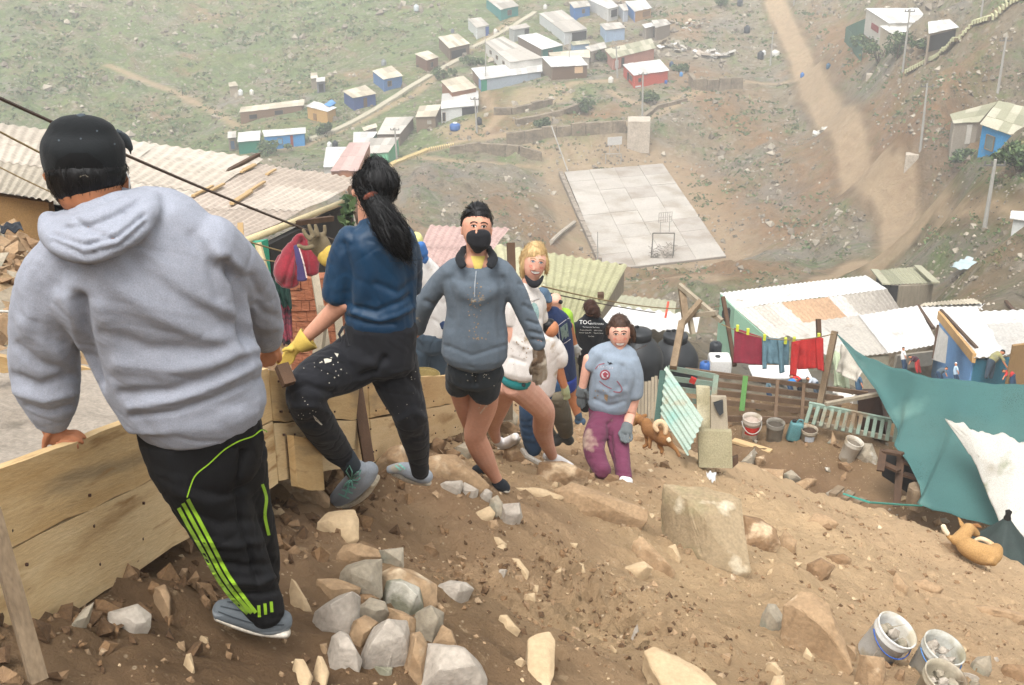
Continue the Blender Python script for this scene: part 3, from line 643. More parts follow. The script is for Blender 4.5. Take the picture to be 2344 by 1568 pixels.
# tanks and barrels
def tank(px, pyb, w, col, label, lid=None, ratio=1.1, s0=25, cat='water tank', top=None):
    g = GT(px, pyb, s0); s = PX(g)[2]; rad = w/2*s/F; h = 2*rad*ratio
    r = thing('water_tank', g, label, cat, 'water tanks and barrels around the settlement')
    p = [(rad*.96,-.1),(rad,.1),(rad,h*.72),(rad*.9,h*.82),(rad*.45,h*.95),(rad*.4,h*.97)]
    MB().lathe(g, p, 16, cap=(True,True)).build('body', mat('tank '+col, col, None, 1.5, .5), r, smooth=True)
    lc = lid or col
    MB().lathe(g, [(rad*.44,h*.97),(rad*.44,h*1.04),(rad*.38,h*1.07)], 12, cap=(True,True)).build('lid', mat('tank '+lc, lc, None, 1.5, .5), r)
for px, py, w, c, lab, lid in ((Z3(368,0)[0],134,15,'20282b','black water tank left of the dirt road',None),(Z3(392,0)[0],126,10,'d8d8d4','white water tank behind the black tank',None),
    (Z3(473,0)[0],127,19,'dedbd2','squat white water tank by the power pole',None),(Z3(272,0)[0],74,14,'2a333a','dark water tank at the upper end of the path',None),(Z3(665,0)[0],176,9,'2d72b8','bright blue barrel at the edge of the dirt road',None),
    (Z3(850,0)[0],156,10,'3a5f78','dark blue barrel right of the dirt road',None),(Z3(222,0)[0],12,13,'3a4148','dark barrel at the top edge of the dirt road',None),
    (1398,189,12,'dcd6ca','white water tank at the foot of the power pole near the red house',None),(Z2(1860,0)[0],191,7,'2e5fa8','small blue barrel at the corner of the red house',None),(Z2(1985,0)[0],174,8,'4f8fc8','light blue barrel on the slope right of the red house',None),
    (Z2(1905,0)[0],152,10,'2f4a68','dark blue barrel behind the red house',None),(Z2(862,0)[0],20,9,'dcd8d0','white tank beside the upper stairs',None),(Z2(450,0)[0],76,9,'d9cfbd','cream tank beside the small white hut',None),
    (Z1(368,0)[0],217,11,'dcdcd8','left of two white tanks on the grassy slope',None),(Z1(447,0)[0],216,10,'e2dccf','right of two white tanks on the grassy slope',None),
    (Z1(1892,0)[0],296,24,'2f62a4','wide blue tub with a white cover before the porch shack','e4e4e0'),(Z1(2062,0)[0],284,14,'22282c','black tank by the power pole of the porch shack',None),(Z1(1385,0)[0],150,12,'8b8f8e','small grey tank behind the steel blue shack',None),
    (Z1(1000,0)[0],337,11,'e0e0dc','white tank beside the teal tank behind the pink roof',None),(Z1(1040,0)[0],336,13,'202a2e','black tank between white and teal ones',None),(Z1(2180,0)[0],78,9,'ddd6c8','pale tank right of the small white hut',None),(Z2(95,0)[0],75,8,'6c7078','small dark tank above the brown hut',None),(953,24,12,'c9d0d4','pale tank alone on the upper slope',None)):
    tank(px, py, w, c, lab, lid, ratio=.62 if 'wide' in lab or 'squat' in lab else 1.1)
# stairs of pale sandbags / blocks
def stairs(pts, n, w, label, col='cfc6ae', h=.22, hf=GT, name='stairway', dark='8f8468'):
    P = [hf(*p) for p in pts]; L = [0]
    for a, b in zip(P[:-1], P[1:]): L.append(L[-1]+(b-a).length)
    r = MB(); m = [mat('stair bags '+col, col, None, 2, .9), mat('stair earth '+dark, dark, None, 2, .9)]
    for k in range(n):
        t = (k+.5)/n*L[-1]; i = max(j for j in range(len(L)-1) if L[j] <= t); a, b = P[i], P[i+1]; p = a.lerp(b, (t-L[i])/(L[i+1]-L[i])); d = (b-a); d.z = 0; d.normalize(); s = Vector((d.y,-d.x,0))
        p.z = zat(p.x, p.y, HB)+.12; st = L[-1]/n
        r.cur = 0; r.box(p+Vector((0,0,.02)), s*w/2, d*st*.25, Vector((0,0,h))); r.cur = 1; r.box(p+d*st*.5, s*w/2*.92, d*st*.24, Vector((0,0,h*.8)))
    return tag(r.build(name, m), label, 'stairs')
stairs([(711,321),(760,305),(810,281),(865,250),(920,215),(985,175)], 120, .9, 'long diagonal stairs of pale bags climbing through the settlement')
stairs([(1000,166),(1030,150),(1060,135)], 24, .9, 'middle flight of the diagonal stairs by the long cream house')
stairs([(1080,112),(1130,88),(1180,60),(1225,30)], 50, .9, 'upper flight of the diagonal stairs near the teal green house')
stairs([(893,382),(930,365),(980,345),(1040,334)], 46, .7, 'curving kerb of yellow sandbags above the court slope', 'd8be84')
stairs([(2080,166),(2130,140),(2200,90),(2270,42),(2344,-8)], 48, 1.5, 'long straight sandbag stairs at the top right', 'c6c49a', dark='7a6a4c')
# path-side stone terraces
for pts, h, lab in (([(1160,330),(1240,318),(1340,305),(1432,298)], 1.4, 'dry stone terrace wall above the court'), ([(1030,352),(1100,344),(1190,352),(1240,366)], 1.0, 'curved stepped stone terrace left of the court'), ([(1180,285),(1290,262),(1340,240)], .7, 'low stone bank under the dark brown shack'), ([(1570,232),(1500,250),(1452,290)], .5, 'stone edge of the upper path near the red house'),
    ([(1262,240),(1170,262),(1130,262)], .9, 'stone wall below the path junction'),([(1580,190),(1590,205),(1700,202)],1.5,'stone plinth wall under the red house')):
    poly_wall('terrace_wall', [GT(*p) for p in pts], h, .6, mat('terrace stone', '95866f', '665b4b', .9, .95, contrast=.2, bump=.15, bscale=2.5, fscale=4), lab, 'stone wall')
# bushes
leafm = [mat('bush leaf dark', '3f5335', '2c3d26', 2, .9), mat('bush leaf mid', '5b7045', '465836', 2, .9), mat('bush leaf pale', '7f8f60', '62734a', 2, .9)]
def bush(p, rx, rz, n, label, leaf=.22, cat='bush', seed=0, stem=True, name='bush', ry=None):
    rr = random.Random(seed); r = thing(name, p, label, cat, 'bushes on the hillside' if name == 'bush' else None); mb = MB(); ry = ry or rx
    cl = [(Vector((rr.gauss(0,.45)*rx, rr.gauss(0,.45)*ry, rz*(.35+rr.random()*.6))), rr.uniform(.25,.5)) for _ in range(9)]
    for _ in range(n):
        c, cr = rr.choice(cl); d = Vector((rr.gauss(0,1), rr.gauss(0,1), rr.gauss(0,1))).normalized()*cr*rr.uniform(.5,1.05)
        q = p+c+Vector((d.x*rx, d.y*ry, d.z*rz)); q.z = max(q.z, p.z-.1)
        t = Vector((rr.gauss(0,1), rr.gauss(0,1), rr.gauss(0,.7))).normalized(); b = t.cross(Vector((rr.gauss(0,1), rr.gauss(0,1), rr.gauss(0,1)))).normalized()
        mb.cur = rr.choice([0,0,1,1,2]); l = leaf*rr.uniform(.6,1.3); mb.add([q-t*l, q+b*l*.45, q+t*l, q-b*l*.45], [(0,1,2,3)])
    mb.build('foliage', leafm, r)
    if stem:
        st = MB()
        for k in range(5): st.tube([p-Vector((0,0,.1)), p+Vector((rr.uniform(-.4,.4)*rx, rr.uniform(-.4,.4)*ry, rz*.7))], [.05*rx, .02*rx], 5)
        st.build('stem', mat('bush stem', '5c4a38'), r)
for i, (px, py, rx, rz, lab) in enumerate(((2010,145,2.4,2.2,'big dark bush below the large white roofed house'),(2052,138,1.8,2.6,'tall bush beside the pole at the large house'),(2118,120,.9,1.2,'small round bush right of the large house door'),(1970,110,1.2,1.4,'bush beside the green netting fence'),
    (1480,236,1.5,1.3,'dark bush below the corner of the red house'),(1340,252,1.4,1.2,'scrubby bush on the mound under the brown shack'),(1555,165,1.3,1.0,'low bush left of the red house'),(1245,290,1.2,1.0,'low green bush above the terrace wall'),(1650,14,1.3,1.3,'round bush at the top right of the settlement'),(745,312,1.2,1.6,'bush at the end of the bright blue shack'),
    (620,352,2.0,1.5,'scrub under the bright blue shack'),(1015,180,1.4,1.4,'bush beside the brown hut with awning'),(1075,150,1.8,1.2,'bush below the long cream house'),(2330,395,1.4,1.2,'green bush below the blue walled house'),(2210,372,1.5,.9,'grassy bush below the annexe'),(1370,140,1.2,1.3,'dark tree-like bush behind the mossy roof'))):
    bush(GT(px, py), rx, rz, 900, lab, .2, seed=i)
# green net fence
a, b, c_ = GT(*Z3(965,300)), GT(*Z3(1085,440)), GT(*Z3(1110,240))
mb = MB();
for u, v in ((a, b), (a, c_)):
    n = 8
    for k in range(n):
        p, q = u.lerp(v, k/n), u.lerp(v, (k+1)/n); w = .03; s = Vector((.03*math.sin(k*2), .03, 0)); mb.hexa([p-s, q-s, q+s, p+s, p-s+Vector((0,0,2.0)), q-s+Vector((0,0,2.0)), q+s+Vector((0,0,2.0)), p+s+Vector((0,0,2.0))])
tag(mb.build('net_fence', mat('green netting far', '4f6f5c', '3f5d4c', 1, .9)), 'dark green netting fence round the large house garden', 'fence')
# heaps of scrap and tarps by the brick house
def heap(px, py, rx, n, cols, label, cat='scrap heap', seed=1, s0=25, size=.8, name='scrap_heap', flat=.25):
    rr = random.Random(seed); g = GT(px, py, s0); mb = MB(); ms = [mat('scrap '+c, c, None, 1, .8) for c in cols]
    for k in range(n):
        x, y = g.x+rr.gauss(0, rx*.45), g.y+rr.gauss(0, rx*.35); z = zat(x, y, HB if s0 > 20 else GB); mb.cur = rr.randrange(len(ms))
        t = Vector((rr.gauss(0,1), rr.gauss(0,1), rr.gauss(0,.4))).normalized(); b = t.cross(Vector((rr.gauss(0,.3), rr.gauss(0,.3), 1))).normalized(); n_ = t.cross(b)
        mb.box(Vector((x, y, z+rr.uniform(0, rx*.3))), t*size*rr.uniform(.3,1), b*size*rr.uniform(.2,.6), n_*flat*size*rr.uniform(.05,.6))
    return tag(mb.build(name, ms), label, cat)
heap(1545,112,3.0,30,['dcd8d0','c9c2b4','a39a88','8a7a62'],'heap of white sheets and scrap right of the brick house',seed=2)
heap(1590,62,3.0,30,['c9b9a0','e0ddd6','9c7a5a','6b6254'],'scattered rubbish above the tumbledown shed',seed=3,size=.45)
heap(Z2(2230,0)[0],130,2.0,16,['d8d4cc','c4beb4','b5a898'],'crumpled pale tarpaulin shelter on the slope',seed=4,size=1.6,name='tarp_shelter',cat='tarp shelter',flat=.2)
heap(Z3(790,0)[0],306,.8,7,['dad6cc','c2bcae'],'white rubbish sack beside the dirt road',seed=6,size=.8,name='rubbish_sack',cat='rubbish')
heap(590,345,1.8,12,['8f8676','a39a88','6c6456'],'tumbled grey stones and boards left of the green walled shack',seed=7,size=.6)
# cut level pads for the houses into the hillside
def cut_pads():
    me = hill.data; n = len(me.vertices); co = np.empty(n*3); me.vertices.foreach_get('co', co); co = co.reshape(-1, 3)
    for poly, zg in PADS:
        P = [(p.x, p.y) for p in poly]; cx = sum(p[0] for p in P)/4; cy = sum(p[1] for p in P)/4; m = np.hypot(co[:, 0]-cx, co[:, 1]-cy) < 30; idx = np.nonzero(m)[0]
        X, Y = co[idx, 0], co[idx, 1]; d = np.where(inpoly(X, Y, P), 0, pdist(X, Y, P+P[:1])); lim = zg+.05+np.maximum(0, d-.8)*1.3
        co[idx, 2] = np.minimum(co[idx, 2], lim)
    me.vertices.foreach_set('co', co.ravel()); me.update()
cut_pads()
bpy.context.view_layer.update()
HB = BVHTree.FromPolygons([v.co.copy() for v in hill.data.vertices], [tuple(p.vertices) for p in hill.data.polygons])
# ---------------------------------------------------------------- formwork wall of planks on the left
wood_m = [mat('pine plank %d' % i, c, c2, 2.0, .75, uv=True, stretch=(1,6,1), contrast=.28, bump=.003, bscale=12, spots=[(sp,1.1,.56,.14),('a27f52',3.5,.6,.1),('6b5238',7,.72,.03)], fscale=25, famt=.10) for i, (c, c2, sp) in enumerate((('dcbf90','bd9862','8d7a5c'),('e2c89c','c9a877','9d7a4c'),('d6b786','b5905c','7f6f56')))]
old_wood = mat('weathered timber', '8d7a62', '6b5944', 3, .85, stretch=(3,3,.6), contrast=.2, bump=.003, bscale=14, fscale=40)
dark_wood = mat('dark wet timber', '5c4330', '3f2e20', 3, .8, stretch=(3,3,.6), bump=.003, bscale=14)
grey_wood = mat('grey timber', 'a39782', '857a68', 3, .9, stretch=(3,3,.6), bump=.003, bscale=14)
def plank(pts_top, hgt, z_off, th, m, label, group='planks of the formwork', name='plank', warp=.004, gap=.0, seed=0):
    rr = random.Random(seed); mb = MB(); P = []
    for a, b in zip(pts_top[:-1], pts_top[1:]):
        for k in range(6): P.append(a.lerp(b, k/6))
    P.append(pts_top[-1]); rows = []
    for i, p in enumerate(P):
        t = P[min(i+1, len(P)-1)]-P[max(i-1, 0)]; n = Vector((t.y, -t.x, 0)).normalized()
        if n.dot(-p) < 0: n = -n
        j = rr.uniform(-warp, warp); top = p+Vector((0,0,z_off+j)); bot = p+Vector((0,0,z_off-hgt+rr.uniform(-warp, warp)*2))
        rows.append([bot, top, top-n*th, bot-n*th])
    for a, b in zip(rows[:-1], rows[1:]): 
        mb.v += a+b; n = len(mb.v)-8
        mb.f += [(n+0,n+4,n+5,n+1),(n+1,n+5,n+6,n+2),(n+2,n+6,n+7,n+3),(n+3,n+7,n+4,n+0)]
    mb.f += [(0,1,2,3), tuple(len(mb.v)-4+k for k in (3,2,1,0))]
    mb.mi = [0]*len(mb.f)
    o = mb.build(name, m); 
    L0 = [0]
    for a, b in zip(P[:-1], P[1:]): L0.append(L0[-1]+(b-a).length)
    gr = []
    for i in range(len(P)-1):
        for j in (i, i+1): gr += [(L0[j]+seed*3.1, seed*.7, 0), (L0[j]+seed*3.1, seed*.7+hgt, 0), (L0[j]+seed*3.1, seed*.7+hgt+th, 0), (L0[j]+seed*3.1, seed*.7-th, 0)]
    at = o.data.attributes.new('grain', 'FLOAT_VECTOR', 'POINT'); at.data.foreach_set('vector', [c for g in gr for c in g])
    bm = bmesh.new(); bm.from_mesh(o.data); bmesh.ops.remove_doubles(bm, verts=bm.verts, dist=1e-5); bmesh.ops.recalc_face_normals(bm, faces=bm.faces); bm.to_mesh(o.data); bm.free()
    return tag(o, label, 'plank', group)
tp = [W(-90,1108,3.1), W(290,968,4.0), W(613,842,5.0)]
tp2 = [W(616,846,5.02), W(700,856,5.5), W(840,868,6.62)]
tp3 = [W(843,869,6.66), W(974,862,8.3), W(1058,857,9.6)]
plank(tp, .235, 0, .035, wood_m[0], 'long upper pine plank stained dark that the man in grey leans on', seed=1)
plank(tp, .30, -.243, .033, wood_m[1], 'long clean lower pine plank below the man in grey', seed=2)
plank(tp2, .235, 0, .035, wood_m[2], 'upper plank behind the knee of the woman in the blue shirt', seed=3)
plank(tp2, .27, -.243, .033, wood_m[1], 'lower plank behind the legs of the woman in the blue shirt', seed=4)
plank(tp3, .235, 0, .035, wood_m[2], 'upper plank between the woman in blue and the masked woman', seed=5)
plank(tp3, .27, -.243, .033, wood_m[1], 'lower stained plank between the woman in blue and the masked woman', seed=6)
plank([W(1060,868,9.7), W(1128,905,10.1), W(1174,903,10.6)], .24, 0, .035, old_wood, 'short grey brown plank ending beside the bare knees', seed=7)
plank([W(672,996,5.25), W(735,1010,5.6)], .26, 0, .03, wood_m[2], 'short offcut board propped under the plank wall', seed=8)
def stake(a, b, w, m, label, h=None): return tag(MB().bar(a, b, w, h or w).build('stake', m), label, 'stake', 'wooden stakes holding the formwork')
stake(W(-22,1165,3.02), W(88,1556,3.12), .042, old_wood, 'grey leaning stake at the bottom left corner', .03)
stake(W(812,862,6.5), W(844,1058,6.45), .055, dark_wood, 'dark brown stake between the legs of the woman in blue')
stake(W(644,836,5.02), W(662,880,5.0), .05, dark_wood, 'short dark stake behind the yellow glove', .04)
# nail heads and drips stay in the material; wet concrete fill behind the planks
def fill():
    rows = []; tops = [W(-90,1108,3.1), W(100,1036,3.5), W(290,968,4.0), W(450,905,4.5), W(613,842,5.0), W(700,856,5.5), W(840,868,6.62), W(974,862,8.3), W(1058,857,9.6), W(1174,903,10.6)]
    P = []
    for a, b in zip(tops[:-1], tops[1:]):
        k = max(4, int((b-a).length/.06))
        P += [a.lerp(b, i/k) for i in range(k)]
    P.append(tops[-1]); vs = []; nv = 26; Wd = 1.15
    for i, p in enumerate(P):
        t = (P[min(i+3, len(P)-1)]-P[max(i-3, 0)]); n = Vector((-abs(t.y), t.x, 0)).normalized()
        for j in range(nv):
            w = .04+Wd*j/(nv-1); q = p+n*w
            z = -.035-.04*min(1, w/.3)+.03*noise.fractal(q*4, 1, 2, 4)+.012*noise.fractal(q*22, .8, 2, 3)+.12*max(0, w-.95)
            vs.append(q+Vector((0,0,z)))
    fs = [(i*nv+j, i*nv+j+1, (i+1)*nv+j+1, (i+1)*nv+j) for i in range(len(P)-1) for j in range(nv-1)]
    o = mk('wet_concrete', vs, fs, mat('wet concrete', 'a79b8c', '85796a', 3, .7, bump=.02, bscale=16, contrast=.22, spots=[('6f6557',5,.6,.1)], fscale=60, spec=.4), None, True)
    tag(o, 'rough wet grey concrete poured behind the plank wall', 'concrete')
fill()
plank([W(-60,812,4.6), W(60,824,4.75), W(210,843,5.0)], .06, 0, .05, wood_m[2], 'back plank of the form seen left behind the man in grey', seed=9)
# ---------------------------------------------------------------- houses on the left
def lab_roof(name, q, kind, label, wave=(.085,.011), rows=2, wsheet=.85, seed=0, cat='corrugated roof'):
    return None
def big_house(label, q, kind, walls, wave=(.085,.011), rows=2, wsheet=.85, cat='house', floor=-2.0, name='tin_roofed_house', root=None):
    ctr = sum(q, Vector())/4
    r = root or thing(name, (ctr.x, ctr.y, min(p.z for p in q)+floor), label, cat)
    roof_sheets(q, kind, .02, r, wave=wave, rows=rows, wsheet=wsheet, rseed=int(abs(q[0].x*100)))
    for nm, a, b, m, h in walls:
        t = (b-a); n = Vector((t.y, -t.x, 0)).normalized()*.04
        mb = MB(); lo = Vector((0,0,-h)); mb.hexa([a-n+lo, b-n+lo, b+n+lo, a+n+lo, a-n, b-n, b+n, a+n]); mb.build(nm, m, r)
    return r
ROOFS['dusty'] = ['c2b5a4','b7aa99','c9bdad','aca08d']; ROOFS['rose'] = ['beae9e','b4a494','c6b8a8','a79c8c']; ROOFS['lichen'] = ['b9b38f','aeaa83','c4bf9f','a6a27a']; ROOFS['tin'] = ['dfddd8','cfcdc8','e9e7e3','bdb8b0']; ROOFS['rusty'] = ['cbc3b8','bfb6aa','be9b7a','d5cfc6']
plym = mat('brown plywood', 'a07f54', '87683f', 1.5, .85, contrast=.3)
blackin = mat('unlit timber wall', '2b2724', '1c1a18', 3, .95)  # near-black; on the walls under the eaves the shade is in the colour
brick = mat('adobe brick', 'a5694c', '8a563d', 2.5, .95, stretch=(1,1,4), contrast=.2, bump=.02, bscale=9, spots=[('c08a68',6,.6,.08),('6f4a38',11,.62,.05)])
greenw = mat('green painted wall', '3f9a7c', '328266', 2, .8)
q1 = [W(-120,418,12.2), W(342,508,11.4), W(589,361,18), W(-120,266,19)]
h1 = big_house('long house with dusty corrugated roof and brown plywood wall at the left edge', q1, 'dusty',
    [('wall', W(-120,428,12.4), W(116,461,12.1), plym, 2.0), ('shade_wall', W(116,470,12.6), W(330,500,12.4), blackin, 1.6)], rows=3)  # second wall fills the gap under the eave, shade put into its colour
MB().bar(W(428,453,14.0)+Vector((0,0,.05)), W(592,362,18.1)+Vector((0,0,.05)), .06, .05).build('ridge_batten', dark_wood, h1)
q2 = [W(200,574,9.6), W(546,549,10.4), W(834,412,16.6), W(592,372,17.8)]
h2 = big_house('house with rosy corrugated roof, green wall and dark open side', q2, 'rose',
    [('wall', W(556,556,10.5), W(606,550,10.35), greenw, 1.1), ('side_wall', W(607,560,10.7), W(800,462,15.4), blackin, 1.9)], rows=3)  # side wall coloured near-black in place of the shaded open side
MB().tube([W(552,556,10.2), W(680,505,12.2), W(812,452,15.2)], .035, 8).build('eave_pole', mat('bamboo', 'cbb98f', None, 3, .6), h2, smooth=True)
MB().tube([W(590,556,10.2), W(612,640,10.2)], .03, 7).build('eave_post', mat('bamboo'), h2)
MB().bar(W(604,520,11.6), W(760,500,12.6), .05).build('tie_beam', dark_wood, h2)
MB().tube([W(804,432,14.5), W(832,535,13.2)], .045, 7).build('corner_post', dark_wood, h2)
mb = MB(); rr = random.Random(4)
for k in range(9):
    u = rr.random(); p = q2[3].lerp(q2[0], u*.5).lerp(q2[2].lerp(q2[1], u*.5), rr.uniform(.0,.5))+Vector((0,0,.04)); MB().bar(p, p+(q2[0]-q2[3]).normalized()*rr.uniform(.5,1.4), .04, .02).build('loose_batten', wood_m[2], h2)
pass
# vine by the corner post
bush(W(800,528,13.4)-Vector((0,0,.1)), .10, .42, 60, 'green climbing vine by the dark corner post behind the blue shirt', .07, 'vine', 5, True, 'vine')
# brick wall with timber posts
mb = MB(); a, b = W(664,634,9.2), W(788,628,9.0)
t = (b-a).normalized(); n = Vector((t.y,-t.x,0)).normalized()*.07
nb = 14; rr = random.Random(2)
for row in range(16):
    for k in range(7):
        u0 = (k+(.5 if row % 2 else 0))/7; u1 = min(1, u0+.96/7); z0 = -row*.085
        if u0 >= 1: continue
        j = n*rr.uniform(.9,1.12); A, B = a.lerp(b, u0), a.lerp(b, u1); mb.hexa([A-j+Vector((0,0,z0-.078)), B-j+Vector((0,0,z0-.078)), B+j+Vector((0,0,z0-.078)), A+j+Vector((0,0,z0-.078)), A-j+Vector((0,0,z0)), B-j+Vector((0,0,z0)), B+j+Vector((0,0,z0)), A+j+Vector((0,0,z0))])
    mb.box(a.lerp(b,.5)+Vector((0,0,-row*.085-.042)), (b-a)/2, n*.86, (0,0,.045))
tag(mb.build('brick_wall', brick), 'orange brown brick wall behind the hanging red cloth', 'brick wall')
def post(a, b, w, m, label, h=None, cat='post'): return tag(MB().bar(a, b, w, h or w).build('wooden_post', m), label, cat, 'old timber posts on the left')
post(W(550,510,9.0), W(558,640,9.0), .04, wood_m[2], 'pale sawn post standing left of the green wall')
post(W(716,600,8.6), W(748,800,8.4), .05, grey_wood, 'slanting grey post against the brick wall')
post(W(742,700,8.2), W(728,810,8.2), .06, grey_wood, 'short thick grey post below the brick wall', .05)
post(W(770,690,8.0), W(783,812,8.0), .05, grey_wood, 'pale narrow board hanging right of the brick wall', .03)
# rubble bank far left
# cables
def cable(pts, r, m, label, name='cable', sag=0): return tag(MB().tube(pts, r, 5).build(name, m), label, 'cable')
cm = mat('black cable', '4a3a30', None, 3, .6); rope = mat('hemp rope', '8f7a55', None, 5, .8)
def curve(a, b, sag, n=16): return [a.lerp(b, i/n)-Vector((0,0,sag*4*(i/n)*(1-i/n))) for i in range(n+1)]
cable(curve(W(-60,198,5.0), W(800,562,9.5), .03), .0085, cm, 'thick brown cable running down behind the cap of the man')
cable(curve(W(800,562,9.5), W(1500,716,24), .05), .009, cm, 'thin wire from the blue shirt towards the water tanks')
cable(curve(W(-60,270,7.0), W(800,606,11.5), .15), .007, rope, 'thin sagging rope over the corrugated roofs')
cable(curve(W(-60,352,8.0), W(640,600,9.5), .12), .005, rope, 'lowest thin rope crossing the corrugated roofs')
cable(curve(W(1240,655,10.2), W(1650,700,22), .12), .007, rope, 'rope from the capped man to the leaning timber frame')
cable(curve(W(1180,650,13), W(1480,790,20), .4), .006, cm, 'dark wire sagging over the mossy roof')
# black cloth on the left hut, small
# hanging cloths
def sheet_obj(name, quad, m, label, cat, nu=14, nv=18, wav=.02, k=5, th=.008, seed=0, parent=None, ragged=0, midx=None, amp_fn=None, smooth=True):
    """cloth hung between four world points (top-left, top-right, bottom-right, bottom-left) with folds"""
    a, b, c, d = quad; nn = (b-a).cross(d-a).normalized(); vs = []; fs = []
    for side in (0, 1):
        for j in range(nv+1):
            for i in range(nu+1):
                u, v = i/nu, j/nv; p = (a*(1-u)+b*u)*(1-v)+(d*(1-u)+c*u)*v
                f = wav*math.sin(u*k*2*math.pi+seed+1.2*math.sin(v*3+seed))*(.35+.65*v)+wav*.7*noise.noise(Vector((u*4+seed, v*3, seed)))
                if amp_fn: f += amp_fn(u, v)
                p = p+nn*(f+(th/2 if side == 0 else -th/2))
                if ragged and v > .9: p = p+(d-a).normalized()*ragged*noise.noise(Vector((u*9, seed, 0)))
                vs.append(p)
    N = (nu+1)*(nv+1)
    for j in range(nv):
        for i in range(nu):
            q = j*(nu+1)+i; fs.append((q, q+1, q+nu+2, q+nu+1)); fs.append((N+q+nu+1, N+q+nu+2, N+q+1, N+q))
    bd = [i for i in range(nu+1)]+[j*(nu+1)+nu for j in range(1, nv+1)]+[nv*(nu+1)+i for i in range(nu-1, -1, -1)]+[j*(nu+1) for j in range(nv-1, 0, -1)]
    for x, y in zip(bd, bd[1:]+bd[:1]): fs.append((y, x, x+N, y+N))
    o = mk(name, vs, fs, m, parent, smooth); 
    return tag(o, label, cat) if parent is None else o
redc = mat('red wool', '8f2632', '6b1a25', 6, .95, contrast=.2, sheen=.3)

# nails along the planks
nl = MB(); rr = random.Random(31)
for T_ in (tp, tp2, tp3):
    for a, b in zip(T_[:-1], T_[1:]):
        for k in range(5):
            p = a.lerp(b, rr.random()); n_ = Vector((b.y-a.y, -(b.x-a.x), 0)).normalized(); n_ = n_ if n_.dot(-p) > 0 else -n_
            for z in (-.05, -.19, -.30, -.44): nl.box(p+n_*.002+Vector((rr.uniform(-.02,.02), 0, z)), (.004,0,0), (0,.003,0), (0,0,.004))
tag(nl.build('nails', mat('rusty nail','4a342a',None,4,.7)), 'rusty nail heads dotted over the plank wall', 'nails', kind='stuff')
# ---------------------------------------------------------------- right hand houses of the middle distance
q = lambda l: [W(*Z5(x, y), s) for x, y, s in l]
ridgeL, ridgeR = (300,400,48), (1370,265,49.8)
ra = big_house('long gabled house with rust streaked tin roof and green gable', q([(560,620,47.4),(1460,400,50.2),ridgeR,ridgeL]), 'rusty',
   [('gable_wall', W(*Z5(200,300),50.5), W(*Z5(300,402),48), mat('pale green wall','8fb39a','7ea28a',2,.85), 2.4), ('gable_wall', W(*Z5(300,404),48), W(*Z5(520,600),47.5), mat('pale green wall'), 2.4)], wave=(.2,.02), rows=1, wsheet=.62)
roof_sheets(q([(300,398,48.02),(1370,263,49.82),(1220,165,52.6),(190,290,51)]), 'tin', .02, ra, name='far_roof', wave=(.2,.02), rows=1, wsheet=1.0)
MB().lathe(W(*Z5(252,450),48.9), [(.02,-.06),(.32,-.06),(.32,.06),(.02,.06)], 14, ax=(-.8,-.6,0), cap=(True,True)).build('round_window', dark_panel(), ra)
rb = big_house('low house with a wide bright white tin roof in front of the gabled one', q([(1000,760,39.6),(1385,720,40.5),(1172,448,45.2),(555,530,44.4)]), 'grey', [('wall', W(*Z5(1010,770),39.8), W(*Z5(1385,728),40.7), wallm('b5ab92'), 2.0)], wave=(.2,.015), rows=1, wsheet=1.1)
roof_sheets(q([(1385,718,40.4),(1730,655,41.2),(1580,385,46),(1172,446,45.1)]), 'white', .02, rb, name='white_roof', wave=(.2,.015), rows=1, wsheet=2.0)
MB().bar(W(*Z5(1440,722),40.4)-Vector((0,0,.3)), W(*Z5(1700,690),41)-Vector((0,0,.3)), .1, .5).build('eave_wall', wallm('8f8778'), rb)
rc = big_house('row of pale tin roofs behind the blue hut', q([(1740,560,44),(2420,520,45),(2420,350,50),(1600,385,47)]), 'tin', [], wave=(.2,.02), rows=2, wsheet=1.0)
roof_sheets(q([(1600,383,46.9),(2040,365,48),(1980,330,49.5),(1640,360,49)]), 'beige', .02, rc, name='back_roof', wave=(.2,.02), rows=1)
for u in ((1590,380,1700,540),(2215,350,2344,500)): MB().bar(W(*Z5(u[0],u[1]),46.6), W(*Z5(u[2],u[3]),44), .12, .1).build('roof_beam', dark_wood, rc)
bl = mat('lit blue boards','6f9ccb','5f8bbb',2,.8); bl2 = mat('teal blue boards','3f7f95','356e83',2,.8)  # side boards lighter, the light on them put into the colour; front darker teal
rd = big_house('blue plank hut with pale striped tin roof and white door', q([(1990,745,36),(2640,700,37),(2560,400,42.5),(1745,430,42)]), 'tin',
   [('side_wall', W(*Z5(1758,460),41.8), W(*Z5(1992,760),36.2), bl, 2.2), ('front_wall', W(*Z5(1992,760),36.2), W(*Z5(2290,745),36.6), bl2, 2.0)], wave=(.25,.02), rows=3, wsheet=1.2)
MB().bar(W(*Z5(1742,446),41.9), W(*Z5(1990,752),36), .1, .28).build('fascia_board', mat('orange board','c39a63',None,3,.8), rd)
MB().bar(W(*Z5(1755,412),42), W(*Z5(2010,682),37), .09, .09).build('roof_pole', dark_wood, rd)
MB().hexa([W(*Z5(1690,760),38.6),W(*Z5(1788,790),37.4),W(*Z5(1788,790),37.5),W(*Z5(1690,760),38.7),W(*Z5(1735,515),38.6),W(*Z5(1808,598),37.4),W(*Z5(1808,598),37.5),W(*Z5(1735,515),38.7)]).build('door', wallm('d0ccc4'), rd)
MB().bar(W(*Z5(1735,515),38.5), W(*Z5(1700,755),38.5), .07).build('door_frame', dark_wood, rd)
mb = MB(); a, b = W(*Z5(2268,665),34.5), W(*Z5(2460,640),35.5); mb.hexa([p+Vector((0,0,-3)) for p in (a, b, b+Vector((0,.1,0)), a+Vector((0,.1,0)))]+[a, b, b+Vector((0,.1,0)), a+Vector((0,.1,0))])
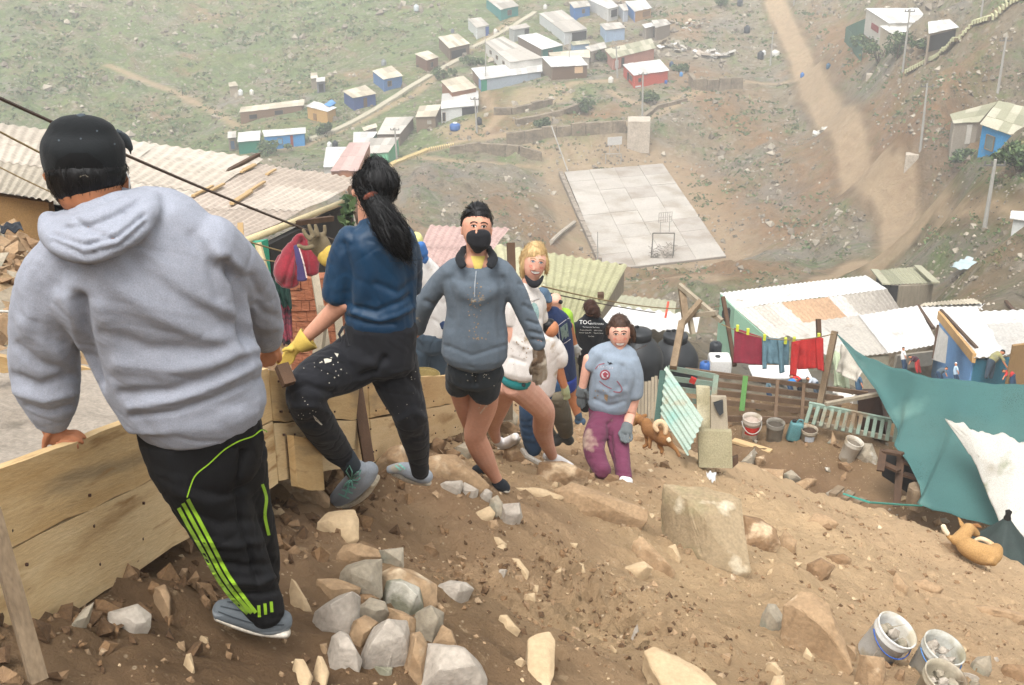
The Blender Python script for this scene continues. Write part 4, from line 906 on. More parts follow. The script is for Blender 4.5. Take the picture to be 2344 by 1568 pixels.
tag(mb.build('plywood_panel', plym), 'brown plywood wall panel at the right edge beside the blue hut', 'wall panel')
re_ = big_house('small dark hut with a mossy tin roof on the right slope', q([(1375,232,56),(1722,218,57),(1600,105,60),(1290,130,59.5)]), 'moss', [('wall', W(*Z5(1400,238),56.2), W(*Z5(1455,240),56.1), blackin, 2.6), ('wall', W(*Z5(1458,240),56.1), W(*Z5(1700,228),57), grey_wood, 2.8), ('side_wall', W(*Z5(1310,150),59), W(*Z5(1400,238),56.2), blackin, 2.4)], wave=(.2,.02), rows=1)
for u in ((1370,228,1285,125),(1720,216,1590,98)): MB().bar(W(*Z5(u[0],u[1]),56), W(*Z5(u[2],u[3]),59.6), .35, .06).build('roof_edge', roofmats('moss')[0], re_)
sheet_obj('tarp', q([(1820,100,62),(1945,30,64),(2095,75,63),(1960,110,61)]), mat('pale tarp','b5c4c4','98a8a8',1,.6), 'pale blue grey tarp lying on the right slope', 'tarp', wav=.15, k=3, th=.03)
# middle roofs behind the group
r1_ = big_house('house with mossy ribbed roof behind the blonde woman', [W(1120,742,17), W(1345,762,18.5), W(1425,606,25.5), W(1060,548,25)], 'lichen', [('wall', W(1290,772,18.6), W(1425,616,25.3), grey_wood, .5)], wave=(.115,.02), rows=2, wsheet=.9)
r2_ = big_house('house with pale pink corrugated roof behind the masked woman', [W(930,640,15), W(1075,636,15.5), W(1160,524,20), W(985,514,19.5)], 'pink', [], wave=(.085,.012), rows=2)
r3_ = big_house('low grey roof with wide ribs behind the black water tanks', [W(1290,742,27.5), W(1586,764,28), W(1594,722,31), W(1320,690,31.5)], 'tin', [], wave=(.25,.03), rows=1, wsheet=1.2)
r4_ = big_house('flat mossy roof between the ribbed roof and the tanks', [W(1345,700,31), W(1540,726,31), W(1545,690,34), W(1385,670,35)], 'moss', [], wave=(.2,.015), rows=1)
MB().tube([W(1523,728,27), W(1530,690,27)], .025, 6).build('marker_pole', mat('orange plastic','e0604a',None,3,.6), r3_)
for x, y, s_ in ((1425,606,25.5),(1376,672,21)): MB().bar(W(x-8,y+4,s_), W(x+6,y+4,s_), .12, .08).build('beam_end', dark_wood, r1_)
post(W(1169,556,14), W(1172,640,14), .09, dark_wood, 'thick dark post left of the blonde woman')
# black water tanks
tankm = mat('black polyethylene', '2a2c2e', '212325', 2, .5, famt=.1)
def bigtank(px, py, s, rad, label):
    top = W(px, py, s); r = thing('water_tank', top-Vector((0,0,1.65)), label, 'water tank', 'black water tanks behind the smiling woman'); c = top-Vector((0,0,1.65)); n = 48; vs = []; fs = []
    prof = [(.96,-.2,0),(1,0.0,1),(1,.35,1),(1,.75,1),(1.0,1.0,0),(.99,1.06,0),(.93,1.16,0),(.80,1.28,0),(.60,1.40,0),(.45,1.46,0),(.43,1.50,0)]
    mb = MB()
    for rr_, h, rib in prof:
        for k in range(n):
            q_ = rad*rr_*(1-(.03 if rib and k % 3 == 0 else 0)); a_ = 2*math.pi*k/n; vs.append(c+Vector((q_*math.cos(a_), q_*math.sin(a_), h)))
    for i in range(len(prof)-1):
        for k in range(n): k2 = (k+1) % n; fs.append((i*n+k, i*n+k2, (i+1)*n+k2, (i+1)*n+k))
    mk('body', vs, fs, tankm, r, True)
    o = MB().lathe(c, [(rad*.50,1.43),(rad*.51,1.57),(rad*.48,1.60),(rad*.2,1.63),(rad*.02,1.64)], 32, cap=(True,True)).build('lid', tankm, r, True)
    for a_ in (-.4, .5): MB().bar(c+Vector((rad*.25*math.cos(a_+2), rad*.25*math.sin(a_+2)-.05, 1.66)), c+Vector((rad*.4*math.cos(a_+2.3), rad*.1, 1.66)), .05, .04).build('lid_handle', tankm, o)
bigtank(1463,752,24,.50,'large black water tank just behind the smiling woman in grey')
bigtank(1547,760,26.5,.52,'black water tank on the right, behind the leaning post')
# leaning timber frame
fr = thing('timber_frame', W(1542,840,17), 'crooked frame of weathered posts and beams beside the tanks', 'timber frame')
for a, b, w in (((1559,652,17.5),(1570,735,17.2),.09),((1554,652,17.4),(1652,735,17),.06),((1604,690,17.2),(1560,742,17),.07),((1561,738,17),(1541,842,16.6),.09),((1575,722,17.3),(1640,716,17),.06),((1578,724,17.2),(1586,765,17.2),.06)):
    MB().bar(W(*a), W(*b), w).build('beam', old_wood if w > .06 else grey_wood, fr)
# yard sheds, sheets and boards in front
csm = mat('turquoise zinc', 'a9b2a4', '8fa596', 2.5, .6, spots=[('84aa9e',2.2,.56,.1),('a08a6c',3.5,.56,.1)], contrast=.3)
def corr(name, qd, m, label, cat, lam=.1, amp=.010, nx=60, ny=10, jag=.02, parent=None, seed=0):
    a, b, c, d = qd; nn = (b-a).cross(d-a).normalized(); vs = []; L = max((b-a).length, (c-d).length); fs = []
    for sd_ in (0, 1):
        for j in range(ny+1):
            for i in range(nx+1):
                u, v = i/nx, j/ny; vj = v+(jag*noise.noise(Vector((u*14, seed, v*3))) if j in (0, ny) else 0)
                p = (a*(1-u)+b*u)*(1-vj)+(d*(1-u)+c*u)*vj; vs.append(p+nn*(amp*math.sin(u*L/lam*2*math.pi)+.02*noise.noise(Vector((u*2, v*2, seed)))+sd_*.003))
    N = (nx+1)*(ny+1)
    for j in range(ny):
        for i in range(nx): k = j*(nx+1)+i; fs += [(k, k+1, k+nx+2, k+nx+1), (N+k+nx+1, N+k+nx+2, N+k+1, N+k)]
    o = mk(name, vs, fs, m, parent, True); return tag(o, label, cat) if parent is None else o
corr('corrugated_sheet', [W(1511,945,12.9), W(1524,836,13.3), W(1609,958,12.6), W(1573,1043,12.2)], csm, 'bent turquoise grey corrugated sheet leaning by the dog', 'corrugated sheet')
gb = MB(); rr = random.Random(3)
for k in range(9):
    x = 1452+k*7.6; w = 6.6; t = rr.uniform(-6, 6); gb.hexa([W(x,958,13.9),W(x+w,958,13.9),W(x+w,958,13.96),W(x,958,13.96),W(x+1,878+t-k*2,13.9),W(x+w+1,878+t-k*2,13.9),W(x+w+1,878+t-k*2,13.96),W(x+1,878+t-k*2,13.96)])
tag(gb.build('board_fence', grey_wood), 'fence of grey upright boards below the large black tank', 'fence')
post(W(1517,850,13.2), W(1503,975,13.0), .06, mat('dark green timber','3f5a50',None,3,.8), 'dark green post between the upright boards and the bent sheet', .06)
mdf = mat('damp chipboard', 'a39a7c', '867d60', 2.2, .9, contrast=.3, spots='c4bca2', sscale=2, sthr=.6, swid=.15)
cb = thing('broken_cabinet', W(1635,1070,12.7), 'broken chipboard cabinet standing at the edge of the yard', 'cabinet')
def pan(name, pts, s, th, m, parent): P = [W(x, y, s) for x, y in pts]; Q = [W(x, y, s)+Vector((.0,th,0)) for x, y in pts]; mb = MB(); n = len(P); mb.add(P+Q, [tuple(range(n))[::-1], tuple(range(n, 2*n))]+[(i, (i+1) % n, n+(i+1) % n, n+i) for i in range(n)]); return mb.build(name, m, parent)
pan('side_board', [(1600,1062),(1627,1062),(1625,888),(1594,886)], 12.8, .05, mdf, cb)
pan('front_panel', [(1600,1070),(1677,1072),(1675,988),(1598,987)], 12.7, .06, mdf, cb)
pan('frame', [(1627,985),(1667,986),(1663,910),(1628,909)], 12.75, .05, grey_wood, cb)
pan('dark_hole_panel', [(1634,925),(1655,918),(1656,945),(1648,952),(1640,940)], 12.70, .04, dark_panel(), cb)  # dark panel over the frame, the hole's shade is its colour
pan('shelf_board', [(1677,1072),(1690,1060),(1690,1045),(1677,1050)], 12.9, .05, dark_wood, cb)
def G_(px, py): return hits(px, py, hf=near_h, s0=6, s1=60)
def Y_(px, py): return DZ(px, py, YARD_Z+.02)
# slat fence
def rail(a, b, w, h, m, parent, name='rail'): MB().bar(a, b, w, h).build(name, m, parent)
pal = mat('turquoise slat', '8ba193', '7a8574', 3, .85, spots='8d7a62', sscale=3, sthr=.5, swid=.12); brn = mat('brown slat', '7d6650', '5f4b3a', 3, .85, contrast=.3)
sf = thing('slat_fence', W(1700,940,18), 'fence of horizontal brown pallet slats behind the buckets', 'fence')
for (x0,y0,x1,y1,w) in ((1568,846,1986,901,.07),(1640,879,1930,913,.09),(1640,898,1925,932,.09),(1650,920,1890,946,.09),(1660,958,1860,962,.1),(1640,860,1880,884,.06)): rail(W(x0,y0,19.6), W(x1,y1,19.7), .03, w, brn, sf, 'slat')
for x0,y0,x1,y1,m,w in ((1707,860,1698,940,mat('green post','5c8a4a',None,3,.8),.08),(1780,870,1775,955,brn,.05),(1840,878,1835,962,brn,.05)): rail(W(x0,y0,19.45), W(x1,y1,19.45), w, .04, m, sf, 'post')
tf = thing('slat_fence', W(1590,930,17), 'short turquoise slat fence beside the bent sheet', 'fence')
for (x0,y0,x1,y1) in ((1530,842,1640,862),(1535,866,1640,880),(1545,890,1640,902),(1560,915,1600,920)): rail(W(x0,y0,16.8), W(x1,y1,17.4), .03, .07, pal, tf, 'slat')
rail(W(1640,858,17), W(1632,925,17), .07, .04, pal, tf, 'post'); rail(W(1580,868,16.9), W(1592,873,16.9), .05, .08, mat('red rag','b8352c',None,4,.8), tf, 'red_patch')
tag(MB().bar(W(1911,758,19.3), W(1867,972,19.5), .09).build('wooden_post', old_wood), 'tall leaning post holding the corner of the green net', 'post', 'old timber posts on the left')
post(W(1888,830,19.5), W(1880,965,19.5), .05, dark_wood, 'thin dark post right beside the tall net post', .05)
tag(MB().bar(W(1890,925,18.2), W(2010,902,18.6), .06, .05).build('wooden_rail', grey_wood), 'loose rail running from the net post to the shed', 'rail')
pg = thing('picket_gate', W(1950,1000,17), 'fallen picket gate with turquoise bars behind the buckets', 'gate')
rail(W(1852,924,19.2), W(2060,966,18.6), .05, .06, pal, pg); rail(W(1868,970,19.2), W(2060,1008,18.6), .05, .08, grey_wood, pg)
for k in range(13):
    u = k/12; a = W(1858+u*196, 926+u*40, 19.15-u*.6); b = W(1845+u*202, 968+u*44, 19.15-u*.6); MB().bar(a, b, .055, .03).build('picket', pal, pg)
# laundry
lp = post(W(1655,680,20.5), W(1682,838,20), .06, dark_wood, 'thin dark post at the left end of the laundry line', .06)
post(W(1873,730,20.2), W(1876,800,20.2), .07, dark_wood, 'short dark post above the red sweater', .07)
cable(curve(W(1652,742,20.2), W(1909,764,18.4), .18), .008, rope, 'clothes line carrying three garments')
maroon = mat('maroon terry', '7e2231', '651a28', 8, .95, contrast=.25, sheen=.2); tealg = mat('grey teal knit', '5f7b85', '4c6670', 8, .95); red = mat('scarlet knit', 'a92b27', '8a1f1e', 6, .95, contrast=.25)
sheet_obj('towel', [W(1681,750,20),W(1744,771,19.8),W(1745,836,19.7),W(1678,830,19.9)], maroon, 'maroon towel on the clothes line', 'towel', wav=.02, k=2)
def garment(name, px, m, label, cat, s, arms, seed=0):
    """garment outline as polygon pieces in px: body quad and sleeve quads"""
    r = thing(name, W(*px[3], s), label, cat); sheet_obj('body', [W(*p, s) for p in px], m, None, None, wav=.03, k=2.5, th=.03, seed=seed, parent=r)
    for i, a in enumerate(arms): sheet_obj('sleeve', [W(*p, s-.05) for p in a], m, None, None, nu=6, wav=.02, k=1, th=.04, seed=seed+i, parent=r)
    return r
garment('grey_sweater', [(1746,770),(1806,778),(1804,836),(1752,832)], tealg, 'grey teal sweater hung upside down on the clothes line', 'sweater', 19.5, [[(1745,771),(1756,773),(1755,844),(1746,845)],[(1780,778),(1792,780),(1796,852),(1785,855)]], 2)
garment('red_sweater', [(1814,782),(1880,770),(1878,842),(1826,846)], red, 'scarlet sweater pegged beside the tall post', 'sweater', 19.2, [[(1812,782),(1830,784),(1822,862),(1808,858)],[(1866,772),(1884,774),(1886,850),(1872,846)]], 5)
for x, y in ((1688,751),(1712,759),(1750,772),(1798,780),(1818,778),(1874,770)): tag(MB().box(W(x,y,19.4), (.02,0,0), (0,.02,0), (0,0,.05)).build('clothes_peg', mat('yellow plastic','d8e04a',None,3,.5)), 'yellow clothes peg on the line above the %s' % {1688:'left corner of the maroon towel',1712:'middle of the maroon towel',1750:'left shoulder of the grey sweater',1798:'right shoulder of the grey sweater',1818:'left shoulder of the red sweater',1874:'right shoulder of the red sweater'}[x], 'clothes peg', 'clothes pegs')
# drums and canisters between the tanks and the laundry
def barrel(name, px, pyb, w, hr, col, label, cat, s=None, lid=None, gf=Y_, top_dark=False, bevel=True):
    g = gf(px, pyb) if s is None else W(px, pyb, s); s = PX(g)[2]; r_ = w/2*s/F; h = r_*2*hr
    r = thing(name, g, label, cat); MB().lathe(g, [(r_*.9,0),(r_,h*.06),(r_,h*.88),(r_*.8,h*.96),(r_*.75,h)], 18, cap=(True,True)).build('body', mat('barrel '+col, col, None, 3, .45), r, True)
    MB().lathe(g, [(r_*.3,h),(r_*.3,h*1.06)], 10, cap=(True,True)).build('lid', mat('barrel '+(lid or col), lid or col, None, 3, .45), r, True)
barrel('blue_barrel', 1614, 852, 27, .95, '3c66a6', 'blue plastic barrel left of the white canister', 'barrel', s=24, lid='2c3c5c')
def rbox(c, sx, sy, sz, bev, seed=0):
    bm = bmesh.new(); bmesh.ops.create_cube(bm, size=1)
    for v in bm.verts: v.co = Vector((v.co.x*sx, v.co.y*sy, v.co.z*sz))
    bmesh.ops.bevel(bm, geom=bm.edges[:], offset=bev, segments=3, profile=.5, affect='EDGES')
    vs = [c+v.co for v in bm.verts]; fs = [[v.index for v in f.verts] for f in bm.faces]; bm.free(); return vs, fs
cn = thing('canister', W(1647,852,24), 'white square plastic canister right of the blue barrel', 'canister'); vs, fs = rbox(W(1647,834,24), .42, .4, .36, .05); mk('body', vs, fs, mat('white plastic','dddbd6',None,2,.4), cn, True); MB().lathe(W(1643,820,23.9), [(.05,0),(.05,.05)], 10, cap=(True,True)).build('lid', dark_panel(), cn)
barrel('black_drum', 1637, 812, 28, 1.1, '2b2f33', 'black drum topped with white scraps behind the canister', 'drum', s=27)
# far yard: table, pots, beyond fence
vs, fs = rbox(W(1785,852,34), 1.6, .8, .06, .02); tb = thing('table', W(1785,870,34), 'white table where people work beyond the slat fence', 'table'); mk('table_top', vs, fs, mat('white plastic'), tb)
for dx, dy in ((-.7,-.3),(.7,-.3),(-.7,.3),(.7,.3)): MB().bar(W(1785,852,34)+Vector((dx,dy,0)), W(1785,852,34)+Vector((dx,dy,-.7)), .05).build('leg', grey_wood, tb)
sheet_obj('hanging_cloth', [W(1925,786,21),W(1985,838,20.5),W(1962,876,20.5),W(1912,850,21)], mat('beige cloth','c2bbae','a79f90',2,.9), 'beige cloth hanging between the net and the tall post', 'cloth', wav=.06, k=1.5)
sheet_obj('plastic_sheet', [W(1905,800,21.6),W(1932,812,21.4),W(1945,890,21),W(1908,882,21.3)], mat('pale green plastic','b3bb9c','98a184',2,.6), 'pale green plastic sheet beside the beige cloth', 'cloth', wav=.05, k=2)
ps = MB(); ps.hexa([W(1961,990,19.5),W(2030,1010,19),W(2060,980,21),W(1975,965,21.5),W(1965,902,19.5),W(2015,900,19),W(2040,890,21),W(1975,890,21.5)])
tag(ps.build('dark_shed', mat('dark brown boards','4a3427','33241b',2,.9)), 'small dark brown shed under the edge of the green net', 'shed')
# green shade net and white tarp
def ruled(name, A, B, m, label, cat, nu=60, nv=30, sag=.25, th=.004, wr=.03, seed=0):
    def samp(C, t):
        L = [0]; P = [W(*c) for c in C]
        for a, b in zip(P[:-1], P[1:]): L.append(L[-1]+(b-a).length)
        d = t*L[-1]; i = max(j for j in range(len(L)-1) if L[j] <= d+1e-9); return P[i].lerp(P[i+1], min(1, (d-L[i])/max(1e-6, L[i+1]-L[i])))
    vs = []; fs = []
    for j in range(nv+1):
        for i in range(nu+1):
            u, v = i/nu, j/nv; p = samp(A, u).lerp(samp(B, u), v); w = 4*v*(1-v)
            p = p-Vector((0,0,1))*sag*w*min(1, u*3)+Vector((0,1,.4)).normalized()*wr*(noise.noise(Vector((u*9, v*3, seed)))*1.4+.6*noise.noise(Vector((u*25, v*5, seed))))*min(1, u*4); vs.append(p)
    for j in range(nv):
        for i in range(nu): k = j*(nu+1)+i; fs.append((k, k+1, k+nu+2, k+nu+1))
    o = mk(name, vs, fs, m, None, True); so = o.modifiers.new('t', 'SOLIDIFY'); so.thickness = th
    return tag(o, label, cat)
netm = mat('green shade net', '4a7470', '3f6562', 1.2, .8, spots=[('7fa79c',.9,.58,.2)], fscale=120, famt=.2)
b_ = netm.node_tree.nodes['Principled BSDF']; tr = netm.node_tree.nodes.new('ShaderNodeBsdfTransparent'); mx = netm.node_tree.nodes.new('ShaderNodeMixShader'); mx.inputs[0].default_value = .78
netm.node_tree.links.new(tr.outputs[0], mx.inputs[1]); netm.node_tree.links.new(b_.outputs[0], mx.inputs[2]); netm.node_tree.links.new(mx.outputs[0], netm.node_tree.nodes['Material Output'].inputs[0])
ruled('shade_net', [(1912,760,19.3),(1960,803,19),(2035,838,18.5),(2100,857,18),(2180,869,17.6),(2260,876,17.2),(2350,882,16.9),(2450,888,16.5)],
  [(1913,762,19.3),(1960,830,18.9),(2005,893,18.3),(2035,950,17.9),(2057,990,17.6),(2046,1020,17.3),(2078,1060,17),(2104,1108,16.7),(2108,1140,16.5),(2096,1154,16.4),(2200,1185,15.9),(2290,1210,15.5),(2420,1262,14.8)], netm, 'large teal green shade net stretched over the right side of the yard', 'shade net', sag=.14, wr=.05)
tarpm = mat('dirty white tarp', 'c4c0b7', 'a6a298', 1.5, .6, spots=[('8d8676',1.6,.56,.12),('7d8066',2.6,.62,.1)], contrast=.3)
ruled('white_tarp', [(2163,958,16.4),(2230,984,16.1),(2290,996,15.9),(2344,1006,15.7),(2450,1022,15.4)],
  [(2165,962,16.4),(2205,1018,16.1),(2236,1068,15.8),(2258,1125,15.5),(2292,1206,15.1),(2350,1240,14.9),(2450,1262,14.6)], tarpm, 'dirty white tarpaulin lying over the green net at the right edge', 'tarpaulin', sag=-.05, wr=.08, seed=4)
# folded black umbrella
um = thing('umbrella', W(2303,1262,14.4), 'closed black umbrella canopy beside the lying dog', 'umbrella'); c = W(2306,1186,14.4); vs = []; n = 40
for j in range(9):
    v = j/8
    for k in range(n): a_ = 2*math.pi*k/n; rr_ = (.03+.40*v**1.1)*(1-.16*v*(.5+.5*math.cos(8*a_))); vs.append(c+Vector((rr_*math.cos(a_), rr_*math.sin(a_), -.46*v)))
mk('canopy', vs, [(j*n+k, j*n+(k+1) % n, (j+1)*n+(k+1) % n, (j+1)*n+k) for j in range(8) for k in range(n)], mat('black umbrella cloth','33403c','262f2d',3,.7), um, True)
MB().lathe(c-Vector((0,0,.03)), [(.035,0),(.045,.03),(.03,.07),(.04,.12),(.0,.15)], 10).build('tip', blackin, um, True)
# crates and stump below the net
cr = thing('crate', W(2060,1060,15), 'dark wooden crate under the green net', 'crate')
for a, b in (((2022,1030),(2015,1078)),((2062,1040),(2052,1160)),((2022,1032),(2066,1040)),((2020,1060),(2058,1078)),((2068,1085),(2110,1098)),((2066,1055),(2108,1070))): MB().bar(W(*a,17.2), W(*b,17), .10, .035).build('board', dark_wood, cr)
pan('back_board', [(2020,1090),(2110,1150),(2106,1050),(2024,1030)], 17.4, .04, blackin, cr)
tag(MB().lathe(W(2097,1158,16.9), [(.15,0),(.15,.26),(.14,.3)], 9, cap=(True,True)).build('stump', old_wood), 'short sawn stump at the foot of the green net', 'stump')
# buckets
def bucket(px, pyb, w, col, label, cont=None, band=None, tilt=(0,0), hr=1.15, gf=Y_, handle=None, s=None, soil=None, dirt='9d927e', mark=None):
    g = gf(px, pyb) if s is None else W(px, pyb, s); s = PX(g)[2]; R_ = w/2*s/F; h = R_*2*hr
    r = thing('bucket', g, label, 'bucket', 'paint buckets used for rubble'); M3 = Matrix.Rotation(tilt[0], 3, 'X') @ Matrix.Rotation(tilt[1], 3, 'Y')
    T = lambda l: [g+M3 @ (Vector(v)-g) for v in l]
    bm_ = mat('bucket '+col+dirt, col, None, 4, .5, spots=[(dirt, 5, .52, .12)], famt=.1)
    m = MB(); m.lathe(g, [(0,.0),(R_*.80,0),(R_*.82,h*.02),(R_*.95,h*.78),(R_*1.0,h*.80),(R_*.97,h*.82),(R_*1.0,h*.86),(R_*.975,h*.88),(R_*1.01,h*.95),(R_*1.03,h),(R_*.96,h),(R_*.93,h*.8),(R_*.8,h*.05),(0,.05*h)], 28)
    m.v = T(m.v); m.build('shell', bm_, r, True)
    if band:
        m = MB(); n = 12; a0, a1 = band[1]; vs = []
        for j, hh in enumerate((.30, .68)):
            for k in range(n+1): a_ = a0+(a1-a0)*k/n; rr_ = R_*(.82+.13*(hh/.78))+.003; vs.append(g+Vector((rr_*math.cos(a_), rr_*math.sin(a_), h*hh)))
        m.add(T(vs), [(k, k+1, n+2+k, n+1+k) for k in range(n)]); m.build('label', mat('bucket label '+band[0], band[0], None, 5, .5), r)
    if handle:
        m = MB(); pts = []
        for k in range(15): a_ = math.pi*k/14; v = Vector((R_*1.05*math.cos(a_), -R_*1.1*math.sin(a_), h*.8-R_*handle[1]*math.sin(a_))); pts.append(g+M3 @ v)
        m.tube(pts, .004*max(1, s/8), 6); m.build('handle', mat('handle '+handle[0], handle[0], None, 3, .5), r, True)
    if soil: m = MB(); m.lathe(g, [(0,h*.93),(R_*.5,h*.9),(R_*.9,h*.8)], 16); m.v = T([v+Vector((0,0,.015*noise.noise(v*20))) for v in m.v]); m.build('contents', mat('soil '+soil, soil, None, 12, .95), r)
    return r, g, R_, h, M3
bucket(1716,1000,43,'c9bdae','white bucket with a red label filled with pale rubble', band=('c8352c',(-2.5,-.6)), soil='b5a394', handle=('b0aaa0',.9), hr=1.25, tilt=(.1,.02))
bucket(1771,1008,41,'8e887c','grey mud coated bucket half full of stones', soil='4f463b', dirt='6b6355', hr=1.2, tilt=(.08,0))
bucket(1849,1012,37,'b9ad98','bucket with a white and blue label filled with wet earth', band=('ccd0d4',(-2.3,-1.0)), soil='4b3a2c', dirt='8f7a60', tilt=(.12,0), hr=1.0)
bucket(1936,1052,42,'cfc6b6','large dirty white bucket tilted beside the round stone', soil='7d7263', dirt='9c8a70', tilt=(.12,.25), hr=1.3)
jc = thing('jerry_can', Y_(1812,1008), 'teal plastic jerry can between the buckets', 'jerry can'); vs, fs = rbox(Vector((0,0,.16)), .2, .14, .32, .035); g = Y_(1812,1008); MM = Matrix.Rotation(.2, 3, 'Y'); mk('body', [g+MM @ v for v in vs], fs, mat('teal plastic','5d8a8c','4c7678',3,.5), jc, True)
MB().lathe(g+MM @ Vector((-.05,0,.31)), [(.035,0),(.035,.04)], 10, cap=(True,True)).build('cap', blackin, jc); MB().tube([g+MM @ Vector((-.01,0,.31)), g+MM @ Vector((.01,0,.37)), g+MM @ Vector((.07,0,.37)), g+MM @ Vector((.09,0,.3))], .014, 6).build('handle', mat('teal plastic'), jc)
def NS(px, py): p = GR(px, py); return p
B1 = bucket(1998,1498,98,'dcdad4','nearest left white bucket full of stones with a blue mark', gf=NS, tilt=(.25,.42), hr=1.0, handle=('3d62b0',.35), dirt='b3a892')
B2 = bucket(2118,1540,98,'c9c7bd','middle bucket of stones with blue stripes, behind the nearest one', gf=NS, tilt=(.2,.3), hr=.95, handle=('4f7fb8',.3), dirt='8f8770')
B3 = bucket(2125,1606,98,'b5aa94','brown lined bucket of stones cut by the bottom edge', gf=NS, tilt=(.2,.25), hr=.95, dirt='7a6a56')
def bucket_mark(B, col):
    r, g, R_, h, M3 = B; m = MB()
    for a0, a1, h0, h1 in ((-1.9,-1.2,.18,.22),(-1.25,-.8,.22,.34),(-1.55,-1.1,.30,.34),(-1.75,-1.35,.08,.13)):
        vs = []
        for j in range(7):
            t = j/6; a_ = a0+(a1-a0)*t; hh = h0+(h1-h0)*t+.03*math.sin(t*math.pi)
            for d in (-.014, .014): rr_ = R_*(.82+.13*((hh+d)/.78))+.002; vs.append(g+M3 @ Vector((rr_*math.cos(a_), rr_*math.sin(a_), h*(hh+d))))
        m.add(vs, [(2*j, 2*j+2, 2*j+3, 2*j+1) for j in range(6)])
    m.build('printed_mark', mat('print '+col, col, None, 4, .5), r)
bucket_mark(B1, '3f6fa8'); bucket_mark(B2, '4a9cbf')
tag(MB().bar(Y_(1678,1008), Y_(1765,1034), .12, .04).build('loose_board', wood_m[1]), 'loose board lying in the dark yard soil', 'board')
for i, (a, b, lab) in enumerate((((1905,1132),(1925,1115),'left of three short slats on the yard edge'),((1932,1142),(1950,1128),'middle of three short slats on the yard edge'),((1960,1150),(1978,1142),'right of three short slats on the yard edge'))): tag(MB().bar(W(*a,13.6), W(*b,13.8), .08, .03).build('short_slat', old_wood), lab, 'slat', 'slats on the yard edge')
sheet_obj('plastic_bag', [W(1617,1080,12.4),W(1640,1082,12.4),W(1638,1103,12.3),W(1620,1100,12.3)], mat('white bag','dedcd8',None,3,.5), 'crumpled white plastic bag on the dirt edge', 'plastic bag', nu=8, nv=8, wav=.03, k=2)
sheet_obj('cloth_rag', [Y_(1868,1018),Y_(1890,1016),Y_(1894,1030)+Vector((0,-.05,.02)),Y_(1870,1034)], mat('yellow green rag','b5b36a','9a9a55',4,.9), 'yellow green rag on the yard soil', 'rag', nu=8, nv=8, wav=.04, k=2)
tag(MB().tube([W(1930,1130,13.4), W(1990,1150,13.3), W(2060,1155,14.6), W(2110,1158,16.2)], .012, 5).build('green_cord', mat('green cord','3f8f7f',None,3,.7)), 'green cord stretched along the yard edge to the net', 'cord')
# ---------------------------------------------------------------- stones
def Z7(x, y): return 648.9+x*.3103, 1081.5+y*.3103
def Z8(x, y): return 1225.7+x*.3334, 1045.4+y*.3334
def Z9(x, y): return 1730.4+x*.26435, 1153.6+y*.26435
def ZB(x, y): return x*.5405, 721+y*.5405
def ZC(x, y): return 612.8+x*.2758, 793.1+y*.2758
def ZD(x, y): return 1153.6+x*.2988, 684.9+y*.2988
RM = {'w': mat('pale granite','bfb5a6','93877a',5,.85,contrast=.3,bump=.012,bscale=14,spots=[('8d8478',7,.6,.08),('d2cbc0',4,.6,.1)],fscale=45,famt=.18),
 'g': mat('grey stone','ab9f8b','857a67',5,.88,contrast=.3,bump=.012,bscale=14,spots=[('767b6c',4,.55,.12),('c4beb3',6,.62,.08)],fscale=45,famt=.18),
 'n': mat('green stone','938f79','6f6d5a',5,.88,contrast=.3,bump=.012,bscale=14,spots=[('b9b3a4',5,.56,.1)],fscale=45,famt=.18),
 't': mat('tan dusty stone','b09473','8a7053',4,.92,contrast=.3,bump=.012,bscale=14,spots=[('8a6f52',6,.6,.1),('d3c0a2',5,.6,.1)],fscale=45,famt=.18),
 'b': mat('earth covered stone','9a7d5e','785d42',4,.95,contrast=.3,bump=.02,bscale=16,spots=[('c4ac8c',5,.56,.1)],fscale=45,famt=.2),
 'k': mat('weathered tan slab','aa9678','87755a',3,.92,contrast=.35,bump=.015,bscale=12,spots=[('88825f',2.2,.6,.14),('cbbfa6',4,.6,.1)],fscale=45,famt=.2),
 'c': mat('cream bedrock','c7b08e','a98f6c',4,.92,contrast=.3,bump=.008,bscale=20,spots=[('b59d7b',8,.62,.08)],fscale=60,famt=.12)}
rk = random.Random(11)
